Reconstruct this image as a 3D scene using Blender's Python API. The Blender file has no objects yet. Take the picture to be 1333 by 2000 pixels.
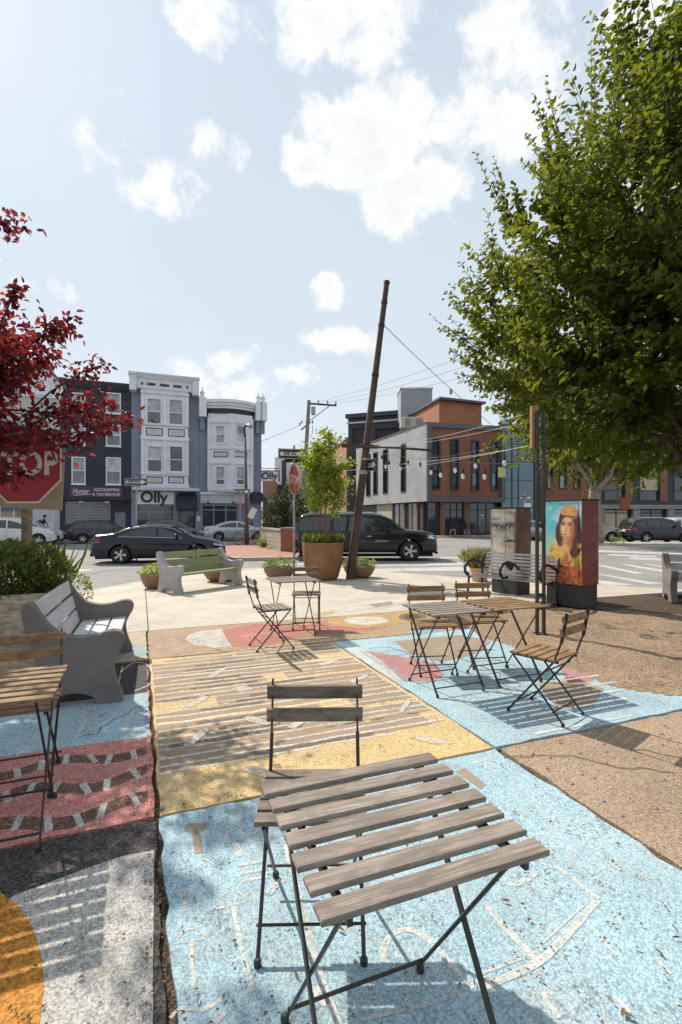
import bpy, bmesh, math, random
import numpy as np
from mathutils import Vector, Matrix
R = math.radians
S = bpy.context.scene
COL = S.collection
random.seed(7)
RNG = np.random.default_rng(7)

# ---------------------------------------------------------------- camera
F, CX, HY, H = 991.0, 666.5, 1010.0, 1.5      # focal length in photo pixels, horizon row, eye height
cam_d = bpy.data.cameras.new('camera')
cam = bpy.data.objects.new('camera', cam_d)
COL.objects.link(cam)
cam.location = (0, 0, H)
cam.rotation_euler = (R(90), 0, 0)
cam_d.sensor_fit = 'VERTICAL'
cam_d.sensor_height = 36.0
cam_d.lens = 36.0 * F / 2000.0
cam_d.shift_y = (HY - 1000.0) / 2000.0
cam_d.clip_start = 0.05
cam_d.clip_end = 3000
S.camera = cam

# ---------------------------------------------------------------- light
SUN_EL, SUN_AZ = R(43), math.atan2(-0.65, 0.76)      # azimuth measured from +Y towards +X
sun_dir = Vector((math.sin(SUN_AZ) * math.cos(SUN_EL), math.cos(SUN_AZ) * math.cos(SUN_EL), math.sin(SUN_EL)))
sd = bpy.data.lights.new('sun', 'SUN')
sd.energy = 4.3
sd.angle = R(0.6)
sd.color = (1.0, 0.93, 0.82)
sun = bpy.data.objects.new('sun', sd)
COL.objects.link(sun)
sun.rotation_euler = (-sun_dir).to_track_quat('-Z', 'Y').to_euler()
sun.location = (-10, 10, 30)

w = bpy.data.worlds.new('World')
S.world = w
w.use_nodes = True
def world_nodes():
    nt = w.node_tree; N = nt.nodes; L = nt.links
    N.clear()
    out = N.new('ShaderNodeOutputWorld'); bg = N.new('ShaderNodeBackground')
    sky = N.new('ShaderNodeTexSky'); sky.sky_type = 'NISHITA'; sky.sun_disc = False
    sky.sun_elevation = SUN_EL; sky.sun_rotation = SUN_AZ
    sky.air_density = 1.0; sky.dust_density = 0.6; sky.ozone_density = 1.3; sky.altitude = 20
    bg.inputs['Strength'].default_value = 0.12
    tc = N.new('ShaderNodeTexCoord')
    def math_(op, a, b=None, c=None, clamp=False):
        n = N.new('ShaderNodeMath'); n.operation = op; n.use_clamp = clamp
        for i, q in enumerate((a, b, c)):
            if q is None: continue
            if isinstance(q, (int, float)): n.inputs[i].default_value = q
            else: L.new(q, n.inputs[i])
        return n.outputs[0]
    def vmath(op, a, b=None):
        n = N.new('ShaderNodeVectorMath'); n.operation = op
        for i, q in enumerate((a, b)):
            if q is None: continue
            if isinstance(q, (tuple, list, Vector)): n.inputs[i].default_value = q
            else: L.new(q, n.inputs[i])
        return n
    d = vmath('NORMALIZE', tc.outputs['Generated']).outputs[0]
    def noise(scale, detail, rough, vec, dist=0.0):
        n = N.new('ShaderNodeTexNoise'); n.inputs['Scale'].default_value = scale
        n.inputs['Detail'].default_value = detail; n.inputs['Roughness'].default_value = rough
        n.inputs['Distortion'].default_value = dist
        L.new(vec, n.inputs['Vector']); return n.outputs['Fac']
    sep = N.new('ShaderNodeSeparateXYZ'); L.new(d, sep.inputs[0])
    # cloud banks: direction of the middle, half widths
    banks = [(740, 265, 150, 95, 1.0), (800, 400, 105, 75, 1.0), (1010, 130, 120, 165, .95), (690, 25, 170, 80, .85),
             (390, 20, 85, 60, .7), (630, 574, 52, 38, .9), (690, 672, 95, 40, .85), (200, 155, 75, 55, .68), (165, 255, 55, 95, .62),
             (340, 370, 100, 60, .66), (300, 205, 45, 45, .6), (490, 305, 28, 40, .55), (50, 550, 90, 28, .6), (1260, 40, 110, 80, .9),
             (410, 290, 50, 40, .5), (520, 765, 150, 38, .7), (420, 715, 110, 30, .55), (1600, 300, 260, 200, .9), (-250, 350, 220, 110, .7),
             (640, 320, 80, 40, .6), (230, 300, 60, 40, .55), (-500, 650, 240, 60, .7), (1900, 640, 260, 70, .7)]
    wob = noise(5.5, 7, 0.62, d)
    wn = N.new('ShaderNodeTexNoise'); wn.inputs['Scale'].default_value = 4.2; wn.inputs['Detail'].default_value = 5; wn.inputs['Roughness'].default_value = .6; L.new(d, wn.inputs['Vector'])
    wv = vmath('SUBTRACT', wn.outputs['Color'], (.5, .5, .5)).outputs[0]; ws_ = N.new('ShaderNodeVectorMath'); ws_.operation = 'SCALE'; L.new(wv, ws_.inputs[0]); ws_.inputs['Scale'].default_value = .13
    dw = vmath('ADD', d, ws_.outputs[0]).outputs[0]
    tot = None
    for px, py, rx, ry, st in banks:
        c = Vector(((px - CX) / F, 1, (HY - py) / F)); ln = c.length; c.normalize()
        e = vmath('SUBTRACT', dw, tuple(c)).outputs[0]
        # local axes of the bank on the sky dome
        ax = Vector((0, 0, 1)).cross(c).normalized(); az = c.cross(ax).normalized()
        a = math_('MULTIPLY', vmath('DOT_PRODUCT', e, tuple(ax)).outputs['Value'], F * ln / rx * 1.24)
        b = math_('MULTIPLY', vmath('DOT_PRODUCT', e, tuple(az)).outputs['Value'], F * ln / ry * 1.24)
        r2 = math_('ADD', math_('MULTIPLY', a, a), math_('MULTIPLY', b, b))
        m = math_('MULTIPLY', math_('SUBTRACT', 1.0, math_('MULTIPLY', r2, 0.55)), st)
        tot = m if tot is None else math_('SMOOTH_MAX', tot, m, 0.15)
    tot = math_('MAXIMUM', tot, -1.0)
    # the rest of the dome (behind the viewer): broken cumulus from noise alone
    back = math_('SUBTRACT', math_('MULTIPLY', noise(3.1, 3, 0.5, d), 3.2), 1.75)
    isback = math_('LESS_THAN', sep.outputs['Y'], 0.12)
    mixb = N.new('ShaderNodeMix'); mixb.data_type = 'FLOAT'
    L.new(isback, mixb.inputs[0]); L.new(tot, mixb.inputs[2]); L.new(back, mixb.inputs[3])
    n2 = noise(13.0, 9, 0.62, d, 0.25)
    dens = math_('ADD', mixb.outputs[0], math_('MULTIPLY', math_('SUBTRACT', wob, 0.5), 2.6))
    dens = math_('ADD', dens, math_('MULTIPLY', math_('SUBTRACT', n2, 0.5), 2.7))
    mr = N.new('ShaderNodeMapRange'); mr.interpolation_type = 'SMOOTHSTEP'
    mr.inputs['From Min'].default_value = 0.12; mr.inputs['From Max'].default_value = 0.78
    L.new(dens, mr.inputs['Value'])
    # cloud bodies: bright rims, greyer thick middles
    body = N.new('ShaderNodeMapRange'); body.inputs['From Min'].default_value = 0.6; body.inputs['From Max'].default_value = 1.9
    L.new(dens, body.inputs['Value'])
    cc = N.new('ShaderNodeMix'); cc.data_type = 'RGBA'
    cc.inputs[6].default_value = (6.5, 6.5, 6.45, 1); cc.inputs[7].default_value = (4.9, 4.95, 5.1, 1)
    L.new(body.outputs[0], cc.inputs[0])
    # thin high veil that pales the blue
    veil = math_('MULTIPLY', math_('ADD', noise(1.6, 4, 0.55, d), 0.32, clamp=True), 0.98)
    vm = N.new('ShaderNodeMix'); vm.data_type = 'RGBA'
    L.new(veil, vm.inputs[0]); L.new(sky.outputs[0], vm.inputs[6]); vm.inputs[7].default_value = (4.1, 4.75, 5.35, 1)
    hz = math_('MULTIPLY', math_('POWER', 2.718, math_('MULTIPLY', math_('MAXIMUM', sep.outputs['Z'], 0.0), -3.2)), 0.85)
    hm = N.new('ShaderNodeMix'); hm.data_type = 'RGBA'; L.new(hz, hm.inputs[0]); L.new(vm.outputs[2], hm.inputs[6]); hm.inputs[7].default_value = (5.1, 5.35, 5.6, 1)
    fm = N.new('ShaderNodeMix'); fm.data_type = 'RGBA'
    L.new(math_('MULTIPLY', mr.outputs[0], 0.93), fm.inputs[0]); L.new(hm.outputs[2], fm.inputs[6]); L.new(cc.outputs[2], fm.inputs[7])
    L.new(fm.outputs[2], bg.inputs['Color']); L.new(bg.outputs[0], out.inputs['Surface'])
world_nodes()
vs = S.view_settings
vs.view_transform = 'Standard'; vs.look = 'None'; vs.gamma = 1.0; vs.use_curve_mapping = False
vs.exposure = 0.45
S.render.engine = 'CYCLES'

# ---------------------------------------------------------------- helpers
ZS = -0.24                                    # road level (the plaza is level 0)
def P(px, py, z=0.0):                         # where the sight line through a photo point meets height z
    d = F * (H - z) / (py - HY); return Vector(((px - CX) * d / F, d, z))
def D(px, py, d):                             # the point at distance d on that sight line
    return Vector(((px - CX) * d / F, d, H + (HY - py) * d / F))
E1 = Vector((0.93, 0.3676, 0)); E2 = Vector((-0.3676, 0.93, 0)); O0 = Vector((-0.92, 2.54, 0))
def UV(u, v, z=0.0):                          # paving grid of the plaza
    p = O0 + E1 * u + E2 * v; p.z = z; return p
GRID = math.atan2(0.3676, 0.93)

class MB:
    def __init__(s): s.v = []; s.f = []; s.m = []
    def add(s, vs, fs, mi=0):
        o = len(s.v); s.v += [tuple(q) for q in vs]
        for q in fs: s.f.append(tuple(i + o for i in q)); s.m.append(mi)
        return s
    def box(s, c, sz, rot=None, mi=0):
        c = Vector(c); h = [q / 2 for q in sz]; vs = []
        for z in (-1, 1):
            for x, y in ((-1, -1), (1, -1), (1, 1), (-1, 1)):
                q = Vector((x * h[0], y * h[1], z * h[2]))
                vs.append(c + (rot @ q if rot else q))
        return s.add(vs, [(3, 2, 1, 0), (4, 5, 6, 7), (0, 1, 5, 4), (1, 2, 6, 5), (2, 3, 7, 6), (3, 0, 4, 7)], mi)
    def bar(s, a, b, w, h, up=(0, 0, 1), mi=0):
        a = Vector(a); b = Vector(b); d = b - a; x = d.normalized(); up = Vector(up)
        y = up.cross(x)
        if y.length < 1e-4: y = Vector((0, 1, 0)).cross(x)
        y.normalize(); z = x.cross(y)
        return s.box((a + b) / 2, (d.length, w, h), Matrix((x, y, z)).transposed(), mi)
    def tube(s, pts, r, n=8, mi=0, caps=True):
        pts = [Vector(p) for p in pts]; rs = r if isinstance(r, (list, tuple)) else [r] * len(pts)
        o = len(s.v); up = None
        for i, p in enumerate(pts):
            t = (pts[min(i + 1, len(pts) - 1)] - pts[max(i - 1, 0)]).normalized()
            if up is None:
                up = t.orthogonal().normalized()
            else:
                up = (up - t * up.dot(t))
                up = up.normalized() if up.length > 1e-5 else t.orthogonal().normalized()
            bi = t.cross(up)
            for k in range(n):
                a = 2 * math.pi * k / n
                s.v.append(tuple(p + (up * math.cos(a) + bi * math.sin(a)) * rs[i]))
        for i in range(len(pts) - 1):
            for k in range(n):
                k2 = (k + 1) % n
                s.f.append((o + i * n + k, o + i * n + k2, o + (i + 1) * n + k2, o + (i + 1) * n + k)); s.m.append(mi)
        if caps:
            s.f.append(tuple(o + k for k in reversed(range(n)))); s.m.append(mi)
            e = o + (len(pts) - 1) * n; s.f.append(tuple(e + k for k in range(n))); s.m.append(mi)
        return s
    def lathe(s, prof, n=24, c=(0, 0, 0), mi=0, axis='z', close=False):
        c = Vector(c); o = len(s.v)
        for r, z in prof:
            for k in range(n):
                a = 2 * math.pi * k / n
                q = (r * math.cos(a), r * math.sin(a), z) if axis == 'z' else (r * math.cos(a), z, r * math.sin(a))
                s.v.append(tuple(c + Vector(q)))
        m = len(prof)
        for i in range(m if close else m - 1):
            i2 = (i + 1) % m
            for k in range(n):
                k2 = (k + 1) % n
                s.f.append((o + i * n + k, o + i * n + k2, o + i2 * n + k2, o + i2 * n + k)); s.m.append(mi)
        return s
    def poly(s, pts, mi=0):
        return s.add(pts, [tuple(range(len(pts)))], mi)
    def slab(s, pts, t, mi=0):                # flat outline (counter-clockwise seen from its front) thickened backwards by vector t
        n = len(pts); t = Vector(t); a = [Vector(p) for p in pts]; b = [p + t for p in a]
        fs = [tuple(range(n)), tuple(n + i for i in reversed(range(n)))]
        fs += [(i, n + i, n + (i + 1) % n, (i + 1) % n) for i in range(n)]
        return s.add(a + b, fs, mi)
    def mesh(s, name, mats, smooth=False, recalc=True):
        me = bpy.data.meshes.new(name); me.from_pydata(s.v, [], s.f); me.validate()
        mats = mats if isinstance(mats, (list, tuple)) else [mats]
        for q in mats: me.materials.append(q)
        if len(mats) > 1: me.polygons.foreach_set('material_index', s.m[:len(me.polygons)])
        if recalc:
            bm = bmesh.new(); bm.from_mesh(me); bmesh.ops.recalc_face_normals(bm, faces=bm.faces); bm.to_mesh(me); bm.free()
        if smooth: me.polygons.foreach_set('use_smooth', [True] * len(me.polygons))
        me.update(); return me
    def build(s, name, mats, parent=None, smooth=False, bevel=0, recalc=True, edge=None):
        o = bpy.data.objects.new(name, s.mesh(name, mats, smooth, recalc)); COL.objects.link(o)
        if parent: o.parent = parent
        if bevel:
            b = o.modifiers.new('bevel', 'BEVEL'); b.width = bevel; b.segments = 2; b.limit_method = 'ANGLE'; b.angle_limit = R(40)
        if edge is not None:
            bm = bmesh.new(); bm.from_mesh(o.data)
            for e in bm.edges:
                if len(e.link_faces) == 2 and e.calc_face_angle(0) > R(edge): e.smooth = False
            bm.to_mesh(o.data); bm.free()
        return o
def tag(o, label, cat=None, group=None, kind=None):
    o['label'] = label
    if cat: o['category'] = cat
    if group: o['group'] = group
    if kind: o['kind'] = kind
    return o
def thing(name, label, cat, loc=(0, 0, 0), rz=0.0, group=None):
    o = bpy.data.objects.new(name, None); COL.objects.link(o); o.empty_display_size = 0.2
    o.location = loc; o.rotation_euler = (0, 0, rz)
    return tag(o, label, cat, group)
def struct(o, label, kind='structure'):
    o['kind'] = kind; o['label'] = label; return o
def copy_tree(o, parent=None):
    c = o.copy(); COL.objects.link(c); c.parent = parent
    for ch in list(o.children): copy_tree(ch, c)
    return c
def part(name, mesh, parent, loc=(0, 0, 0), rot=(0, 0, 0)):
    o = bpy.data.objects.new(name, mesh); COL.objects.link(o); o.parent = parent; o.location = loc; o.rotation_euler = rot
    return o

# ---------------------------------------------------------------- materials
class NT:
    def __init__(s, name):
        s.mat = bpy.data.materials.new(name); s.mat.use_nodes = True; s.t = s.mat.node_tree; s.N = s.t.nodes; s.L = s.t.links
        s.b = s.N['Principled BSDF']; s.out = s.N['Material Output']
        s.tc = s.N.new('ShaderNodeTexCoord'); s.co = s.tc.outputs['Object']
    def set(s, sock, q):
        if isinstance(q, (int, float)): sock.default_value = q
        elif isinstance(q, (tuple, list)): sock.default_value = (*q, 1) if len(q) == 3 and sock.type == 'RGBA' else q
        else: s.L.new(q, sock)
    def noise(s, scale, detail=4, rough=.55, dist=0, vec=None, out='Fac'):
        n = s.N.new('ShaderNodeTexNoise'); n.inputs['Scale'].default_value = scale; n.inputs['Detail'].default_value = detail
        n.inputs['Roughness'].default_value = rough; n.inputs['Distortion'].default_value = dist
        s.L.new(vec or s.co, n.inputs['Vector']); return n.outputs[out]
    def voro(s, scale, feature='F1', out='Color', vec=None):
        n = s.N.new('ShaderNodeTexVoronoi'); n.feature = feature; n.inputs['Scale'].default_value = scale
        s.L.new(vec or s.co, n.inputs['Vector']); return n.outputs[out]
    def stretch(s, sc):
        n = s.N.new('ShaderNodeMapping'); n.inputs['Scale'].default_value = sc; s.L.new(s.co, n.inputs['Vector']); return n.outputs[0]
    def m(s, op, a, b=0.0, clamp=False):
        n = s.N.new('ShaderNodeMath'); n.operation = op; n.use_clamp = clamp; s.set(n.inputs[0], a); s.set(n.inputs[1], b); return n.outputs[0]
    def ramp(s, val, lo, hi, a=0.0, b=1.0):
        n = s.N.new('ShaderNodeMapRange'); s.set(n.inputs['Value'], val)
        n.inputs['From Min'].default_value = lo; n.inputs['From Max'].default_value = hi
        n.inputs['To Min'].default_value = a; n.inputs['To Max'].default_value = b; return n.outputs[0]
    def mix(s, fac, a, b, mode='MIX'):
        n = s.N.new('ShaderNodeMix'); n.data_type = 'RGBA'; n.blend_type = mode; s.set(n.inputs[0], fac); s.set(n.inputs[6], a); s.set(n.inputs[7], b)
        return n.outputs[2]
    def scale(s, col, val):
        n = s.N.new('ShaderNodeVectorMath'); n.operation = 'SCALE'; s.set(n.inputs[0], col); s.set(n.inputs['Scale'], val); return n.outputs[0]
    def bump(s, h, strength=.3, dist=.01):
        n = s.N.new('ShaderNodeBump'); n.inputs['Strength'].default_value = strength; n.inputs['Distance'].default_value = dist
        s.L.new(h, n.inputs['Height']); s.L.new(n.outputs[0], s.b.inputs['Normal']); return s
    def rnd(s):
        n = s.N.new('ShaderNodeObjectInfo'); return n.outputs['Random']
    def fin(s, col, rough=.6, metal=0, spec=.5):
        s.set(s.b.inputs['Base Color'], col); s.set(s.b.inputs['Roughness'], rough); s.b.inputs['Metallic'].default_value = metal
        s.b.inputs['Specular IOR Level'].default_value = spec; return s.mat
def mat(name, col, rough=.6, metal=0, var=.12, scale=5, bump=.0, bscale=80, spec=.5, coat=0, emit=0, dirt=None, rndv=.06):
    n = NT(name); f = n.noise(scale, 6, .6)
    k = n.ramp(f, .3, .7, 1 - var, 1 + var)
    k = n.m('ADD', k, n.ramp(n.rnd(), 0, 1, -rndv, rndv))
    c = n.scale(tuple(col), k)
    if dirt:
        g = n.ramp(n.noise(scale * .6, 8, .7, .4), .52, .75); c = n.mix(n.m('MULTIPLY', g, dirt[1]), c, dirt[0])
    if bump: n.bump(n.noise(bscale, 4, .6), bump, .01)
    n.fin(c, n.ramp(f, .3, .7, max(.02, rough - .06), min(1, rough + .06)), metal, spec)
    if coat: n.b.inputs['Coat Weight'].default_value = coat; n.b.inputs['Coat Roughness'].default_value = .03
    if emit: n.b.inputs['Emission Color'].default_value = (*col, 1); n.b.inputs['Emission Strength'].default_value = emit
    return n.mat
AGG = (.30, .22, .155)
def agg_nodes(n, base, pebble=.35, sc=95):
    if not hasattr(n, 'warped'):               # irregular stones: warp the cells a little
        w1 = n.N.new('ShaderNodeVectorMath'); w1.operation = 'SCALE'; n.L.new(n.noise(45, 3, .6, out='Color'), w1.inputs[0]); w1.inputs['Scale'].default_value = .016
        w2 = n.N.new('ShaderNodeVectorMath'); w2.operation = 'ADD'; n.L.new(n.co, w2.inputs[0]); n.L.new(w1.outputs[0], w2.inputs[1]); n.co = w2.outputs[0]; n.warped = True
    vc = n.voro(sc, 'F1', 'Color'); bw = n.N.new('ShaderNodeRGBToBW'); n.L.new(vc, bw.inputs[0])
    big = n.noise(1.3, 6, .6); k = n.m('MULTIPLY', n.ramp(bw.outputs[0], .15, .85, 1 - pebble, 1 + pebble), n.ramp(big, .3, .7, .84, 1.14))
    pit = n.ramp(n.m('ADD', n.voro(sc, 'F1', 'Distance'), n.m('MULTIPLY', n.noise(sc * .25, 3), .5)), .70, .95, 1.0, max(.3, 1 - pebble * 1.7))
    return n.scale(base, n.m('MULTIPLY', k, pit)), bw.outputs[0]
def paving(name, paint, base=AGG, wear=.35, stain=.25, pebble=.3, sc=95, rough=.85, bump=.32):
    """exposed aggregate with (worn) paint"""
    n = NT(name); bc, cell = agg_nodes(n, base, pebble, sc)
    if paint:
        pc, _ = agg_nodes(n, paint, pebble * .8, sc)
        big = n.noise(2.1, 9, .68, .3); fine = n.noise(28, 6, .7)
        q = n.m('ADD', n.m('MULTIPLY', big, .55), n.m('ADD', n.m('MULTIPLY', fine, .30), n.m('MULTIPLY', cell, .25)))
        mask = n.ramp(q, .46 + .34 * (1 - wear), .58 + .34 * (1 - wear))
        col = n.mix(mask, pc, bc)
    else: col = bc
    sx = n.N.new('ShaderNodeSeparateColor'); n.L.new(n.voro(85, 'F1', 'Color'), sx.inputs[0])      # dark chips and grit
    col = n.mix(n.m('MULTIPLY', n.ramp(sx.outputs[1], .12, .07), n.ramp(n.noise(3, 5, .6), .42, .62, .05, .6)), col, (.10, .075, .055))
    st = n.ramp(n.noise(.9, 8, .65, .6), .55, .78); col = n.mix(n.m('MULTIPLY', st, stain), col, (.12, .09, .065))
    ch = n.voro(sc, 'F1', 'Distance')
    n.bump(n.m('SUBTRACT', n.m('MULTIPLY', n.noise(30, 4), .5), ch), bump, .006)
    return n.fin(col, rough, 0, .35)
def worn(name, col, wear=.5, sc=60):
    """paint film that has flaked: the gaps show what lies under it"""
    n = NT(name); vc = n.voro(95, 'F1', 'Color'); bw = n.N.new('ShaderNodeRGBToBW'); n.L.new(vc, bw.inputs[0])
    q = n.m('ADD', n.m('ADD', n.m('MULTIPLY', n.noise(4, 6, .7), .35), n.m('MULTIPLY', n.noise(sc, 3, .6), .3)), n.m('MULTIPLY', bw.outputs[0], .35))
    a = n.ramp(q, .24 + .22 * wear, .54 + .22 * wear, 0, .82)
    n.fin(n.scale(tuple(col), n.ramp(n.noise(3), .3, .7, .85, 1.12)), .85, 0, .3)
    n.L.new(a, n.b.inputs['Alpha']); return n.mat
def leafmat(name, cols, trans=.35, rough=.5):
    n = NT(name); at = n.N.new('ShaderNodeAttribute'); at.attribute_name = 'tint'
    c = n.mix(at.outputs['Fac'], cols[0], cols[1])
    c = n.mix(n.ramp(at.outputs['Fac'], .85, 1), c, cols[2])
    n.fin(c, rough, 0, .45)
    tr = n.N.new('ShaderNodeBsdfTranslucent'); n.L.new(n.scale(c, 1.5), tr.inputs['Color'])
    mx = n.N.new('ShaderNodeMixShader'); mx.inputs[0].default_value = trans
    n.L.new(n.b.outputs[0], mx.inputs[1]); n.L.new(tr.outputs[0], mx.inputs[2]); n.L.new(mx.outputs[0], n.out.inputs['Surface'])
    return n.mat
def woodmat(name, c0, c1, dark, axis='x', rough=.75, k=1.0):
    n = NT(name); st = {'x': (4, 90, 90), 'y': (90, 4, 90), 'z': (90, 90, 4)}[axis]
    oi = n.N.new('ShaderNodeObjectInfo'); ad = n.N.new('ShaderNodeVectorMath'); ad.operation = 'ADD'
    sc = n.N.new('ShaderNodeVectorMath'); sc.operation = 'SCALE'; sc.inputs[0].default_value = (7, 5, 3); n.L.new(oi.outputs['Random'], sc.inputs['Scale'])
    n.L.new(n.co, ad.inputs[0]); n.L.new(sc.outputs[0], ad.inputs[1]); n.co = ad.outputs[0]
    v = n.stretch(tuple(q * k for q in st)); g = n.noise(1.0, 7, .65, .35, v); g2 = n.noise(2.6, 4, .6, .2, v)
    c = n.mix(n.ramp(g, .3, .7), c0, c1); c = n.mix(n.m('MULTIPLY', n.ramp(g2, .58, .75), .6), c, dark)
    c = n.mix(n.m('MULTIPLY', n.ramp(n.noise(9, 6, .7, .5, n.stretch((.8, 2.5, 2.5))), .44, .60), .85), c, tuple(q * .42 for q in c0))
    c = n.scale(c, n.ramp(oi.outputs['Random'], 0, 1, .86, 1.14))
    n.bump(n.m('ADD', g, g2), .35, .004); return n.fin(c, rough, 0, .3)

M = {}
def defmats():
    M['steel_black'] = mat('black painted steel', (.028, .022, .018), .42, .2, .3, 9, .1, dirt=((.10, .06, .035), .5))
    M['wood_grey'] = woodmat('weathered grey acacia', (.42, .35, .29), (.15, .115, .09), (.035, .025, .02))
    M['wood_tan'] = woodmat('oiled acacia', (.36, .225, .12), (.25, .145, .072), (.10, .055, .028))
    M['wood_brown'] = woodmat('dark weathered acacia', (.27, .21, .17), (.18, .135, .108), (.07, .052, .042))
    M['plank_white'] = mat('pale grey bench plank', (.56, .55, .55), .7, 0, .08, 4, .1, dirt=((.30, .28, .27), .5))
    M['bench_conc'] = mat('dark cast concrete', (.17, .15, .14), .85, 0, .18, 5, .35, 120, dirt=((.10, .085, .08), .45))
    M['bench_pale'] = mat('lilac grey cast concrete', (.37, .345, .335), .85, 0, .15, 6, .3, 110, dirt=((.2, .18, .17), .4))
    M['plank_green'] = mat('sage green bench plank', (.27, .285, .14), .6, 0, .1, 4, .1, dirt=((.16, .15, .08), .4))
    M['asphalt'] = paving('asphalt', None, (.30, .283, .262), 0, .12, .22, 60, .9, .35)
    M['conc'] = paving('pale concrete', None, (.53, .47, .385), 0, .2, .09, 120, .88, .15)
    M['conc_far'] = mat('concrete kerb', (.42, .385, .33), .85, 0, .15, 3, .15)
    M['brickpave'] = mat('red brick paving', (.33, .17, .115), .85, 0, .22, 9, .3, 40)
    M['dirt'] = paving('dry soil', None, (.38, .265, .17), 0, .45, .36, 95, .95, .9)
    M['joint'] = paving('joint dirt', None, (.115, .075, .05), 0, .3, .5, 90, .95, .9)
    M['agg'] = paving('bare brown aggregate', None, (.42, .305, .205), 0, .22, .3, 170, .9, .4)
    M['blue'] = paving('sky blue paving paint', (.37, .52, .575), (.42, .38, .32), .58, .26, .24, 125)
    M['yellow'] = paving('yellow paving paint', (.64, .455, .22), (.42, .31, .2), .5, .22, .24, 120)
    M['tan'] = paving('tan paving paint', (.42, .29, .18), (.33, .25, .18), .5, .25)
    M['beige'] = paving('beige paving paint', (.50, .40, .28), (.36, .30, .23), .4, .2)
    M['red'] = paving('brick red paving paint', (.60, .245, .205), (.27, .19, .15), .5, .25)
    M['pink'] = paving('faded pink paving paint', (.60, .26, .215), (.38, .28, .2), .5, .12)
    M['black'] = paving('charcoal paving paint', (.075, .065, .062), (.17, .15, .13), .35, .1, .6)
    M['white'] = paving('white paving paint', (.46, .435, .40), (.36, .31, .25), .5, .2, .28, 110)
    M['orange'] = paving('orange paving paint', (.52, .215, .03), (.30, .2, .1), .4, .35)
    M['w_white'] = worn('worn white line', (.68, .65, .59), .10)
    M['w_white2'] = worn('very worn white line', (.66, .62, .55), .3)
    M['w_brown'] = worn('worn brown band', (.36, .265, .185), -.35)
    M['w_char'] = worn('worn charcoal', (.14, .12, .105), .45)
    M['w_blue'] = worn('worn blue', (.33, .50, .56), .4)
    M['w_pink'] = worn('worn pink', (.56, .20, .17), .25)
    M['w_olive'] = worn('worn olive band', (.105, .085, .055), .15)
    M['w_yellow'] = worn('worn yellow', (.60, .41, .17), .25)
    M['cross'] = worn('worn crosswalk paint', (.70, .69, .66), .22, 25)
    M['corten'] = mat('rusted steel planter', (.275, .135, .062), .62, .25, .28, 3.2, .25, 60, dirt=((.13, .055, .025), .7))
    M['bowl'] = mat('brown clay bowl', (.245, .14, .08), .75, 0, .18, 5, .2)
    M['terra'] = mat('peach terracotta', (.50, .33, .20), .8, 0, .1, 5, .1)
    M['pole'] = mat('rust brown pole', (.075, .045, .034), .7, .1, .3, 4, .3, 40, dirt=((.05, .028, .02), .6))
    M['galv'] = mat('galvanised post', (.36, .36, .35), .5, .5, .12, 8)
    M['postwood'] = woodmat('weathered post', (.33, .26, .19), (.24, .185, .135), (.1, .075, .055), 'z', k=.5)
    M['polegrey'] = woodmat('grey utility pole', (.34, .30, .26), (.25, .22, .19), (.12, .1, .085), 'z', k=.25)
    M['tanboard'] = mat('tan plywood', (.36, .28, .18), .8, 0, .12, 4)
    M['soil'] = mat('potting soil', (.06, .042, .03), .95, 0, .3, 20, .6, 60)
    M['cable'] = mat('dark cable', (.03, .03, .032), .6, 0, .1)
    M['wirew'] = mat('pale steel cable', (.36, .35, .34), .5, .3, .1)
    M['socket'] = mat('black lamp socket', (.02, .02, .02), .5)
    M['signred'] = mat('sign red', (.33, .010, .013), .45, 0, .08, 6)
    M['signwhite'] = mat('sign white', (.68, .66, .62), .5, 0, .06, 6)
    M['signblack'] = mat('sign black', (.018, .018, .02), .5)
    M['signgreen'] = mat('street sign green', (.01, .20, .12), .5)
    M['bark'] = mat('grey brown bark', (.12, .09, .07), .9, 0, .3, 8, .6, 30)
    M['barkred'] = mat('dark cherry bark', (.065, .04, .035), .8, 0, .3, 10, .5, 40)
    M['stemred'] = mat('reddish young bark', (.20, .07, .05), .7, 0, .2, 10)
    M['leaf_green'] = leafmat('green leaves', ((.046, .064, .007), (.15, .172, .013), (.30, .27, .024)), .58, .6)
    M['leaf_red'] = leafmat('plum red leaves', ((.06, .013, .015), (.20, .022, .024), (.48, .06, .03)), .55, .5)
    M['leaf_young'] = leafmat('yellow green leaves', ((.17, .22, .025), (.31, .36, .045), (.44, .42, .07)), .5, .6)
    M['leaf_bush'] = leafmat('bush leaves', ((.07, .10, .018), (.17, .21, .045), (.30, .31, .08)), .5, .6)
    M['leaf_dark'] = leafmat('dark hedge leaves', ((.02, .035, .009), (.05, .075, .018), (.10, .13, .03)), .3, .5)
    M['leaf_mix'] = leafmat('flowering bedding leaves', ((.12, .17, .03), (.24, .27, .06), (.35, .12, .05)), .4, .55)
    M['grass'] = leafmat('ornamental grass', ((.28, .28, .08), (.44, .41, .16), (.58, .50, .30)), .5, .7)
    M['litter'] = leafmat('dead leaves', ((.12, .075, .035), (.2, .12, .05), (.05, .035, .02)), .1, .8)
    n = NT('clear bulb glass'); n.fin((.95, .95, .93), .05, 0, .6); n.b.inputs['Transmission Weight'].default_value = .55; M['bulb'] = n.mat
    n = NT('window glass'); n.fin(n.scale((.03, .042, .055), n.ramp(n.noise(.35, 3), .3, .7, .5, 1.6)), .06, 0, .9); n.bump(n.noise(.9, 2), .04, .05); M['glass'] = n.mat
    n = NT('blue glass wall'); n.fin((.10, .17, .22), .04, .35, .9); n.bump(n.noise(.6, 2), .06, .08); M['glassblue'] = n.mat
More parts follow.
